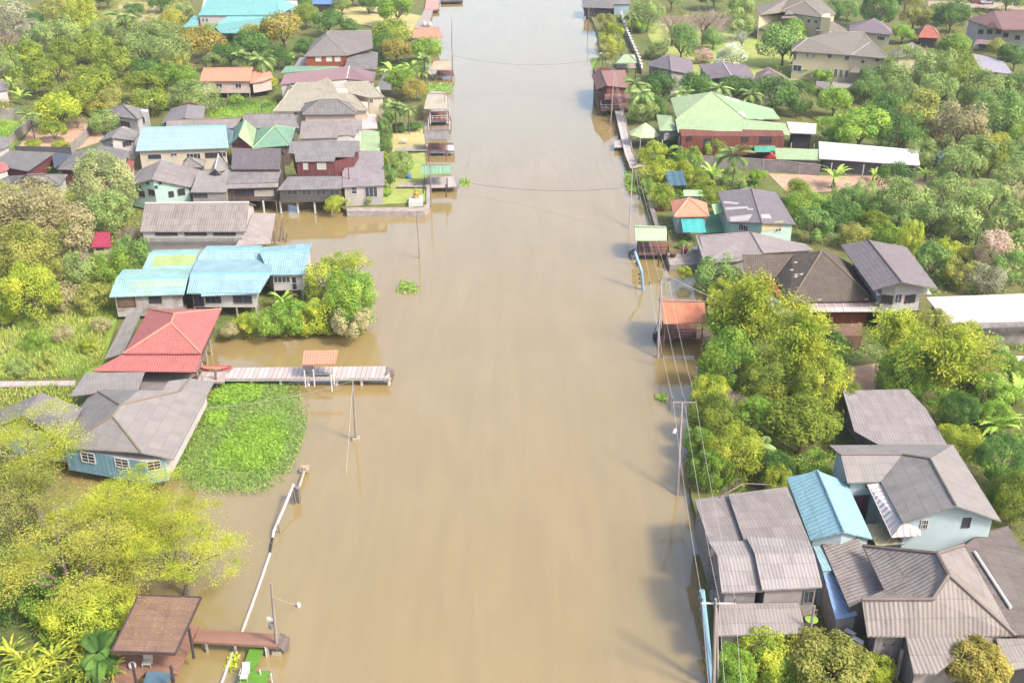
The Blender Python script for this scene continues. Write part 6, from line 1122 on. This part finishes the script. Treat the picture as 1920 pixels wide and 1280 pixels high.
# ---- right bank, middle
for a in (('shrub', 'lime', 1225, 290, 26), ('banana', 'banana', 1250, 290, 30), ('banana', 'banana', 1300, 282, 26), ('shrub', 'fresh', 1290, 300, 28), ('shrub', 'fresh', 1340, 285, 24), ('shrub', 'lime', 1230, 325, 30), ('bush', 'yellow', 1275, 322, 26), ('banana', 'banana', 1335, 330, 28), ('palm', 'palm', 1378, 290, 42), ('round', 'fresh', 1420, 330, 18), ('shrub', 'mango', 1240, 370, 28), ('shrub', 'mango', 1330, 362, 28), ('shrub', 'lime', 1300, 340, 24), ('shrub', 'sage', 1372, 340, 26), ('shrub', 'fresh', 1218, 350, 20), ('banana', 'banana', 1565, 335, 34), ('round', 'mango', 1495, 360, 26), ('tuft', 'fresh', 1515, 385, 34), ('tuft', 'teal', 1525, 420, 38), ('round', 'deep', 1570, 400, 34), ('tuft', 'teal', 1590, 370, 30), ('tuft', 'sage', 1620, 365, 26), ('tuft', 'deep', 1680, 340, 36), ('tuft', 'sage', 1700, 375, 44), ('tuft', 'sage', 1780, 370, 46), ('tuft', 'sage', 1820, 400, 48), ('tuft', 'sage', 1750, 405, 36), ('round', 'olive', 1602, 440, 26), ('round', 'mango', 1640, 420, 30), ('cone', 'lime', 1708, 442, 20), ('tuft', 'teal', 1750, 490, 36), ('round', 'gold', 1812, 475, 24), ('tuft', 'olive', 1805, 510, 32), ('tuft', 'lime', 1775, 470, 24), ('tuft', 'pink', 1870, 470, 40), ('tuft', 'grey', 1850, 520, 32), ('tuft', 'sage', 1890, 420, 40), ('tuft', 'teal', 1900, 500, 36), ('banana', 'banana', 1905, 455, 26), ('banana', 'banana', 1735, 330, 22), ('tuft', 'sage', 1860, 365, 34), ('shrub', 'fresh', 1660, 440, 26), ('shrub', 'sage', 1690, 420, 30), ('banana', 'banana', 1640, 330, 20), ('tuft', 'sage', 1900, 385, 26), ('shrub', 'deep', 1630, 395, 28), ('bush', 'teal', 1280, 460, 10), ('tuft', 'teal', 1345, 515, 36), ('shrub', 'lime', 1283, 512, 14), ('tuft', 'lime', 1352, 548, 26)): tree(*a)
# ---- big trees of the right bank
tree('feather', 'lime', 1415, 610, 95, 'big yellow-green feathery bamboo clump beside the terracotta dock shelter', zz=5.5, hs=.9); tree('feather', 'lime', 1500, 660, 90, 'yellow-green bamboo clump left of the dirt clearing', zz=5.5, hs=.9); tree('tuftL', 'fresh', 1370, 680, 70, 'fresh green tree leaning over the water below the terracotta dock shelter', zz=4.5); tree('tuftL', 'lime', 1540, 720, 70, 'lime green tree beside the flat worn grey roof', zz=4.0); tree('roundL', 'mango', 1505, 790, 72, 'large leafed dark green tree at the left end of the flat worn grey roof', zz=4.5); tree('bare', 'twig', 1385, 760, 55, 'bare fallen branches among the green riverside trees', zz=3.5, hs=.7)
tree('tuftL', 'mango', 1345, 780, 58, 'olive green riverside tree beside the bare fallen branches', zz=3.2); tree('tuftL', 'lime', 1380, 850, 66, 'lime tinged riverside tree above the curved grey roofs', zz=3.6); tree('tuftL', 'fresh', 1335, 880, 48, 'fresh green tree touching the water above the curved grey roofs', zz=2.8); tree('palm', 'palm', 1430, 835, 34, 'small palm behind the lime tinged riverside tree', zz=3.5); tree('tuftL', 'deep', 1450, 880, 45, 'dark shrubby tree behind the turquoise gable', zz=2.5); tree('tuft', 'fresh', 1530, 880, 34)
tree('feather', 'lime', 1680, 640, 80, 'feathery yellow-green bamboo clump in front of the tall balcony house', zz=5.0, hs=.9); tree('feather', 'lime', 1770, 690, 100, 'wide yellow-green bamboo clump right of the dirt clearing', zz=5.5, hs=.95); tree('tuftL', 'fresh', 1700, 700, 62, 'dark bottomed green tree at the edge of the dirt clearing', zz=4.0); tree('tuftL', 'olive', 1750, 610, 40, 'small olive tree at the end of the glaring white roof', zz=4.0); tree('tuftL', 'lime', 1810, 640, 48, 'lime green tree before the stained concrete wall', zz=3.5)
tree('tuftL', 'mango', 1440, 715, 66, 'olive green tree in the middle of the dense right bank grove', zz=3.6); tree('tuftL', 'fresh', 1420, 790, 50, 'fresh green bushy tree between the fallen branches and the large leafed tree', zz=2.8); tree('tuftL', 'lime', 1330, 735, 44, 'lime green bushy tree at the water line above the lamp pole', zz=2.8); tree('tuftL', 'deep', 1560, 655, 46, 'dark green tree at the left edge of the dirt clearing', zz=3.2); tree('tuftL', 'lime', 1455, 900, 34, 'small lime bushy tree just behind the curved grey roofs', zz=2.4); tree('tuftL', 'fresh', 1310, 830, 36, 'small fresh green bushy tree hanging over the water beside the lamp pole', zz=2.2); tree('tuftL', 'mango', 1590, 745, 34, 'small olive bushy tree overlapping the flat worn grey roof', zz=3.4); tree('feather', 'fresh', 1350, 620, 52, 'green bamboo clump right beside the terracotta dock shelter', zz=4.0, hs=.9)
tree('tuftL', 'fresh', 1485, 1250, 52, 'fresh green shrub left of the rounded olive-yellow bush', zz=1.6); tree('tuftL', 'lime', 1385, 1205, 34, 'small lime shrub against the front of the lowest curved grey roof', zz=1.8); tree('tuftL', 'lime', 1640, 1262, 44, 'lime shrub right of the rounded olive-yellow bush', zz=1.6); tree('tuftL', 'olive', 1840, 690, 46, 'olive bushy tree before the footpath at the right edge', zz=3.0); tree('tuftL', 'deep', 1800, 770, 44, 'dark green bushy tree right of the flat worn grey roof', zz=2.8); tree('tuftL', 'fresh', 1860, 780, 40, 'fresh green bushy tree behind the banana clump at the right edge', zz=2.6)
for a in (('tuftL', 'lime', 1800, 830, 40), ('banana', 'banana', 1870, 800, 50), ('tuftL', 'deep', 1880, 860, 56), ('banana', 'banana', 1905, 740, 44), ('tuft', 'fresh', 1860, 735, 40), ('shrub', 'fresh', 1905, 700, 40), ('tuft', 'pink', 1865, 720, 26), ('tuftL', 'mango', 1905, 930, 50), ('tuftL', 'deep', 1880, 930, 36), ('shrub', 'fresh', 1880, 690, 30), ('shrub', 'sage', 1870, 650, 22)): tree(*a)
tree('roundL', 'olive', 1555, 1245, 92, 'rounded olive-yellow bush in front of the brown corrugated house', zz=2.6); tree('roundL', 'bronze', 1830, 1240, 72, 'bronze-green rounded tree in front of the brown corrugated roof', zz=3.6); tree('tuftL', 'lime', 1430, 1225, 70, 'leafy lime shrub below the curved grey roofs', zz=1.8); tree('tuftL', 'fresh', 1380, 1250, 50, 'fresh green shrub at the foot of the nearest right-bank pole', zz=1.5); tree('tuft', 'gold', 1500, 1215, 40, None, None, 2.2)
# ---- extra filling of the far left and top edges
for a in (('round', 'deep', 1560, 272, 18), ('round', 'sage', 8, 5, 20), ('round', 'sage', 400, 60, 18), ('bush', 'deep', 706, 70, 14), ('round', 'sage', 130, -5, 24), ('round', 'deep', 200, -5, 22), ('round', 'deep', 300, 5, 20), ('tuft', 'sage', 345, 20, 20), ('round', 'deep', 720, -15, 26), ('round', 'sage', 1260, -10, 30), ('round', 'sage', 1340, -12, 30), ('round', 'deep', 1700, -10, 34), ('round', 'sage', 1800, -12, 34), ('round', 'deep', 1890, -6, 30), ('round', 'sage', 600, -14, 24), ('round', 'deep', 660, -12, 24)): tree(*a)
def auto_label(kind, pal, x, y):
    best = min(MARKS, key=lambda m: (m[0]-x)**2+((m[1]-y)*1.4)**2); dx, dy = x-best[0], (y-best[1])*1.4
    rel = ('right of' if dx > 0 else 'left of') if abs(dx) > abs(dy) else ('in front of' if dy > 0 else 'behind')
    return CNAME[pal]+' '+KIND[kind][3], rel+' '+best[2], math.hypot(dx, dy)
ORD = ['nearest', 'second nearest', 'third nearest', 'fourth nearest', 'fifth nearest', 'sixth nearest', 'seventh nearest', 'eighth nearest', 'ninth nearest', 'tenth nearest', 'eleventh nearest', 'twelfth nearest']
auto = {}
for i, tr in enumerate(TREES):
    if tr[5] is None:
        a = auto_label(tr[0], tr[1], tr[2], tr[3]); auto.setdefault((a[0], a[1]), []).append((a[2], i))
LAB = {}
for (n_, rel), l in auto.items():
    l.sort()
    for k, (d, i) in enumerate(l): LAB[i] = ('the only '+n_+' '+rel) if False else (n_+' '+rel if len(l) == 1 else n_+' '+rel+', '+ORD[k]+' to it')
for i, (kind, pal, x, y, rp, label, hs, zz, ky) in enumerate(TREES):
    ck, hr, ch, noun, word, nm = KIND[kind]; label = label or LAB[i]; z = 4.0
    for _ in range(4):
        c = P(x, y, z); r = rp/ppm(c)
        z = zz if zz is not None else GL+max(.4, r*ch)
    c = P(x, y, z); r = rp/ppm(c)*(1.15 if label in LAB.values() else 1.03); hs_ = hs or 1.0
    root = empty(nm, (c.x, c.y, GL), label[:1].upper()[:0]+label, word); root['group'] = {'tree': 'trees along the river village', 'bush': 'garden bushes', 'shrub': 'loose shrubs', 'palm': 'coconut palms', 'banana plant': 'banana clumps', 'bamboo': 'bamboo clumps'}[word]
    v = i % len(CR[ck]); o = bpy.data.objects.new('crown', cmesh(ck, v)); COL.objects.link(o); o.parent = root; o.location = (0, 0, z-GL); o.rotation_euler = (0, 0, random.uniform(0, 6.28)) if kind not in ('airyL',) else (0, 0, i*1.3)
    o.scale = (r*random.uniform(.88, 1.14), r*random.uniform(.88, 1.14), r*hr*hs_*random.uniform(.85, 1.15)); o.rotation_euler.x = random.uniform(-.12, .12); o.rotation_euler.y = random.uniform(-.12, .12); o.material_slots[0].link = 'OBJECT'; o.material_slots[0].material = leafmat(*PAL[pal])
    if kind not in ('strap', 'banana', 'bush', 'shrub', 'feather'):
        t_ = bpy.data.objects.new('trunk', trunkmesh('palm' if kind == 'palm' else 'tree', i % 3)); COL.objects.link(t_); t_.parent = root
        k = min(r, 2.2) if kind == 'palm' else r
        t_.scale = (k, k, z-GL+1.0); t_.location = (0, 0, -1.0)
    elif kind == 'banana':
        mb = MB(); 
        for dx, dy in ((0, 0), (.35, .2), (-.3, .25)): mb.bar((c.x+dx, c.y+dy, GL-.1), (c.x+dx*.3, c.y+dy*.3, z+.1), .12, 0, 6, .08)
        mb.build('stem', plain('9aa86a'), root)
# ---- ground cover, grass, floating plants: uncountable
def scatter_px(poly, n):
    """random points of a pixel polygon, even in the world"""
    w3 = [P(x, y, GL) for x, y in poly]; xs = [q.x for q in w3]; ys = [q.y for q in w3]; pl = [(q.x, q.y) for q in w3]; out = []
    while len(out) < n:
        a, b_ = random.uniform(min(xs), max(xs)), random.uniform(min(ys), max(ys))
        if inside(a, b_, pl): out.append((a, b_))
    return np.array(out)
def parea(poly): return abs(area2([(P(x, y, GL).x, P(x, y, GL).y) for x, y in poly]))/2
def clumps(name, polys, dens, rad, per, size, pal, z0=GL, hz=.6, asp=.5):
    C = []; N = []; R_ = []
    for poly in polys:
        n = max(3, int(parea(poly)*dens)); xy = scatter_px(poly, n)
        for x, y in xy:
            s = rad*random.uniform(.5, 1.4); m_ = int(per*random.uniform(.6, 1.3)); d = rdir(m_); d[:, 2] = np.abs(d[:, 2]); C.append(np.array([x, y, z0])+d*np.array([s, s, s*hz])*RNG.uniform(.6, 1.1, (m_, 1))); N.append(d+np.array([0, 0, .5])); R_.append(np.full(m_, random.random())*.7+RNG.random(m_)*.3)
    C, N, R_ = np.vstack(C), np.vstack(N), np.hstack(R_); U, V = leaves(C, N, size, asp); me = quadmesh(name, C, U, V, R_, [leafmat(*PAL[pal])]); o = bpy.data.objects.new(name, me); COL.objects.link(o); return tag(o, kind='stuff')
clumps('undergrowth', [[(-20, 60), (350, 60), (380, 200), (200, 235), (60, 225), (-20, 220)], [(-20, 20), (350, -10), (350, 60), (-20, 60)]], .14, 1.3, 60, .22, 'olive')
clumps('undergrowth', [[(1620, 130), (1940, 130), (1940, 330), (1740, 330), (1640, 270)], [(1480, 370), (1600, 360), (1940, 400), (1940, 540), (1740, 540), (1700, 480), (1560, 455)]], .2, 1.2, 60, .2, 'sage')
clumps('undergrowth', [[(1212, 275), (1290, 270), (1290, 312), (1440, 322), (1440, 350), (1340, 380), (1240, 395), (1210, 340)]], .5, .8, 60, .15, 'fresh')
clumps('undergrowth', [[(1330, 600), (1480, 590), (1560, 700), (1560, 880), (1480, 905), (1300, 930), (1295, 800), (1320, 690)], [(1640, 620), (1800, 620), (1880, 680), (1930, 700), (1940, 960), (1880, 940), (1780, 830), (1720, 740), (1660, 720)]], .5, .9, 70, .12, 'fresh')
clumps('undergrowth', [[(1345, 1200), (1700, 1210), (1720, 1300), (1345, 1310)]], .6, .7, 80, .09, 'fresh')
clumps('undergrowth', [[(-20, 340), (240, 360), (270, 460), (200, 560), (-20, 570)]], .4, .9, 70, .13, 'olive'); clumps('undergrowth', [[(415, 605), (480, 560), (600, 540), (690, 590), (690, 622), (420, 624)]], .8, .6, 60, .1, 'fresh'); clumps('undergrowth', [[(-20, 1000), (120, 1000), (200, 1100), (200, 1290), (-20, 1300)]], .8, .6, 70, .07, 'deep'); clumps('undergrowth', [[(-20, 730), (140, 728), (130, 760), (-20, 770)]], 1.0, .6, 60, .08, 'lime')
clumps('undergrowth', [[(370, 160), (520, 150), (520, 200), (390, 212)], [(560, 90), (700, 60), (780, 90), (800, 160), (720, 170)], [(400, 30), (560, 60), (560, 130), (480, 130), (370, 110)]], .12, 1.2, 50, .2, 'deep')
clumps('undergrowth', [[(1124, 60), (1160, 50), (1190, 140), (1130, 140)], [(1180, 150), (1480, 160), (1480, 200), (1260, 190), (1200, 240)]], .2, 1.0, 50, .18, 'sage')
def grass(name, polys, dens, h, pal, z0=GL, w_=.05, lean=.45):
    C = []
    for poly in polys: xy = scatter_px(poly, int(parea(poly)*dens)); C.append(np.column_stack([xy, np.full(len(xy), z0)]))
    C = np.vstack(C); n = len(C); d = unit(RNG.normal(size=(n, 3))*np.array([lean, lean, .15])+np.array([0, 0, 1])); hh = (h*RNG.uniform(.4, 1.3, n)*(1+.5*np.sin(C[:, 0]*.7)*np.sin(C[:, 1]*.5)))[:, None]; s = unit(np.cross(d, rdir(n)))
    rn = np.clip(.5+.35*np.sin(C[:, 0]*.5+1)*np.sin(C[:, 1]*.4)+RNG.normal(size=n)*.2, 0, 1); me = quadmesh(name, C+d*hh*.5, d*hh*.5, s*w_, rn, [leafmat(*PAL[pal])]); o = bpy.data.objects.new(name, me); COL.objects.link(o); return tag(o, kind='stuff')
PAL['meadow'] = ('648a34', 'b0b060'); PAL['hyacinth'] = ('5c8038', '90aa58'); PAL['hyac2'] = ('5f882e', '92ae46'); PAL['dryg'] = ('a8ad5c', 'bfb07a')
grass('tall_grass', [[(-20, 600), (60, 590), (140, 560), (230, 540), (215, 590), (190, 680), (150, 710), (-20, 712)], [(120, 470), (280, 470), (240, 550), (120, 570)], [(415, 618), (480, 606), (520, 622), (420, 628)]], 38, .7, 'meadow', w_=.05)
grass('short_grass', [[(385, 208), (520, 185), (512, 214), (400, 222)], [(-20, 228), (62, 235), (14, 285), (-20, 285)]], 10, .5, 'fresh', w_=.09)
def waterplants(name, poly, n, s, pal, h, z0=0.0):
    w3 = [P(x, y, 0) for x, y in poly]; pl = [(q.x, q.y) for q in w3]; xs = [a for a, _ in pl]; ys = [b_ for _, b_ in pl]; xy = []
    while len(xy) < n:
        a, b_ = random.uniform(min(xs), max(xs)), random.uniform(min(ys), max(ys))
        if inside(a+random.gauss(0, .7), b_+random.gauss(0, .7), pl): xy.append((a, b_))
    xy = np.array(xy); C = np.column_stack([xy, z0+h*RNG.uniform(.2, 1.0, n)*(1+.5*np.sin(xy[:, 0]*1.7)*np.sin(xy[:, 1]*1.3))]); s = s*RNG.uniform(.7, 1.5, n); U, V = leaves(C, np.tile([0, -.2, 1.], (n, 1)), s, .62, 1.1); me = quadmesh(name, C, U, V, RNG.random(n), [leafmat(*PAL[pal])]); o = bpy.data.objects.new(name, me); COL.objects.link(o); return tag(o, kind='stuff')
def roof_litter(n):
    a, b_, c_, d_ = ROOFP; C = []
    for _ in range(n):
        u, t_ = random.random(), random.random()**.6; q = a.lerp(b_, u).lerp(d_.lerp(c_, u), t_); C.append((q.x, q.y, q.z+.03))
    nn = (b_-a).cross(d_-a).normalized(); C = np.array(C); U, V = leaves(C, np.tile([nn.x, nn.y, nn.z], (n, 1)), .05, .5, .3); me = quadmesh('fallen_leaves', C, U, V, RNG.random(n), [leafmat('7a6c3a', 'a89848')]); o = bpy.data.objects.new('fallen_leaves', me); COL.objects.link(o); tag(o, kind='stuff')
roof_litter(520)
mat_px = [(420, 712), (545, 714), (556, 760), (570, 800), (562, 845), (540, 880), (500, 905), (490, 922), (440, 926), (370, 912), (328, 892), (330, 862), (372, 790), (402, 735)]
waterplants('water_hyacinth', mat_px, 36000, .082, 'hyacinth', .25)
waterplants('water_hyacinth', [(470, 790), (510, 782), (535, 820), (525, 860), (480, 885), (410, 865), (400, 850), (440, 830)], 11500, .095, 'hyac2', .42); waterplants('water_hyacinth', [(420, 712), (500, 716), (480, 752), (400, 760), (400, 735)], 6000, .095, 'hyac2', .4); waterplants('water_hyacinth', [(390, 780), (420, 772), (420, 800), (395, 800)], 1500, .095, 'hyac2', .4)
waterplants('water_hyacinth', [(744, 536), (770, 528), (784, 546), (770, 552), (742, 546)], 420, .12, 'fresh', .35); waterplants('water_hyacinth', [(862, 342), (880, 336), (880, 346), (866, 350)], 260, .12, 'fresh', .4); waterplants('water_hyacinth', [(1228, 742), (1246, 740), (1252, 752), (1236, 754)], 200, .1, 'fresh', .3); waterplants('water_hyacinth', [(1172, 335), (1186, 322), (1204, 322), (1208, 365), (1176, 362)], 1600, .15, 'fresh', .4); waterplants('water_hyacinth', [(802, 160), (850, 156), (846, 176), (802, 176)], 1500, .16, 'hyacinth', .2); waterplants('water_hyacinth', [(1110, 112), (1150, 106), (1158, 128), (1112, 132)], 1600, .2, 'hyacinth', .2); waterplants('water_hyacinth', [(430, 1225), (446, 1225), (444, 1250), (432, 1262)], 120, .12, 'lime', .2); waterplants('water_hyacinth', [(1120, 205), (1160, 204), (1162, 214), (1124, 214)], 400, .15, 'fresh', .3)
clumps('undergrowth', [[(1480, 400), (1600, 440), (1580, 462), (1500, 455)], [(1700, 480), (1940, 520), (1940, 548), (1740, 552)], [(1820, 615), (1940, 640), (1940, 665), (1850, 664)], [(1560, 640), (1640, 640), (1650, 680), (1580, 680)], [(1240, 400), (1300, 440), (1300, 470), (1256, 440)]], .9, .5, 50, .13, 'sage')
clumps('undergrowth', [[(1180, 20), (1420, 20), (1420, 60), (1200, 50)], [(1440, 150), (1660, 170), (1680, 240), (1500, 240)], [(1690, 20), (1940, 10), (1940, 100), (1700, 110)]], .12, .9, 40, .2, 'olive')
clumps('undergrowth', [[(1296, 700), (1330, 700), (1330, 930), (1296, 925)], [(1330, 620), (1350, 620), (1330, 700), (1312, 700)]], 1.6, .5, 50, .1, 'fresh', z0=.3)
clumps('undergrowth', [[(412, 618), (470, 612), (600, 606), (688, 612), (680, 626), (600, 622), (500, 626), (414, 630)]], 2.2, .4, 40, .09, 'olive', z0=.3)
clumps('undergrowth', [[(-260, 60), (-15, 60), (-15, 560), (-260, 560)], [(-300, 730), (-15, 730), (-15, 1000), (-300, 1000)], [(1935, 40), (2160, 40), (2160, 540), (1935, 540)], [(1935, 620), (2200, 620), (2200, 1300), (1940, 1300)]], .16, 1.3, 60, .2, 'sage')
grass('tall_grass', [[(-250, 600), (-20, 600), (-20, 712), (-250, 712)], [(-30, 728), (140, 724), (120, 760), (-30, 762)]], 20, .6, 'meadow', w_=.06)
# ---------------------------------------------------------------- hazy air
m = bpy.data.materials.new('hazy_air'); m.use_nodes = True; t = m.node_tree; t.nodes.remove(t.nodes['Principled BSDF'])
pv = t.nodes.new('ShaderNodeVolumePrincipled'); pv.inputs['Color'].default_value = (.93, .94, 1, 1); pv.inputs['Density'].default_value = .00017; pv.inputs['Anisotropy'].default_value = .3
t.links.new(pv.outputs[0], t.nodes['Material Output'].inputs['Volume'])
mb = MB(); mb.box((0, 315, 29), (345, 0, 0), (0, 360, 0), (0, 0, 33)); tag(mb.build('haze', m), kind='stuff')
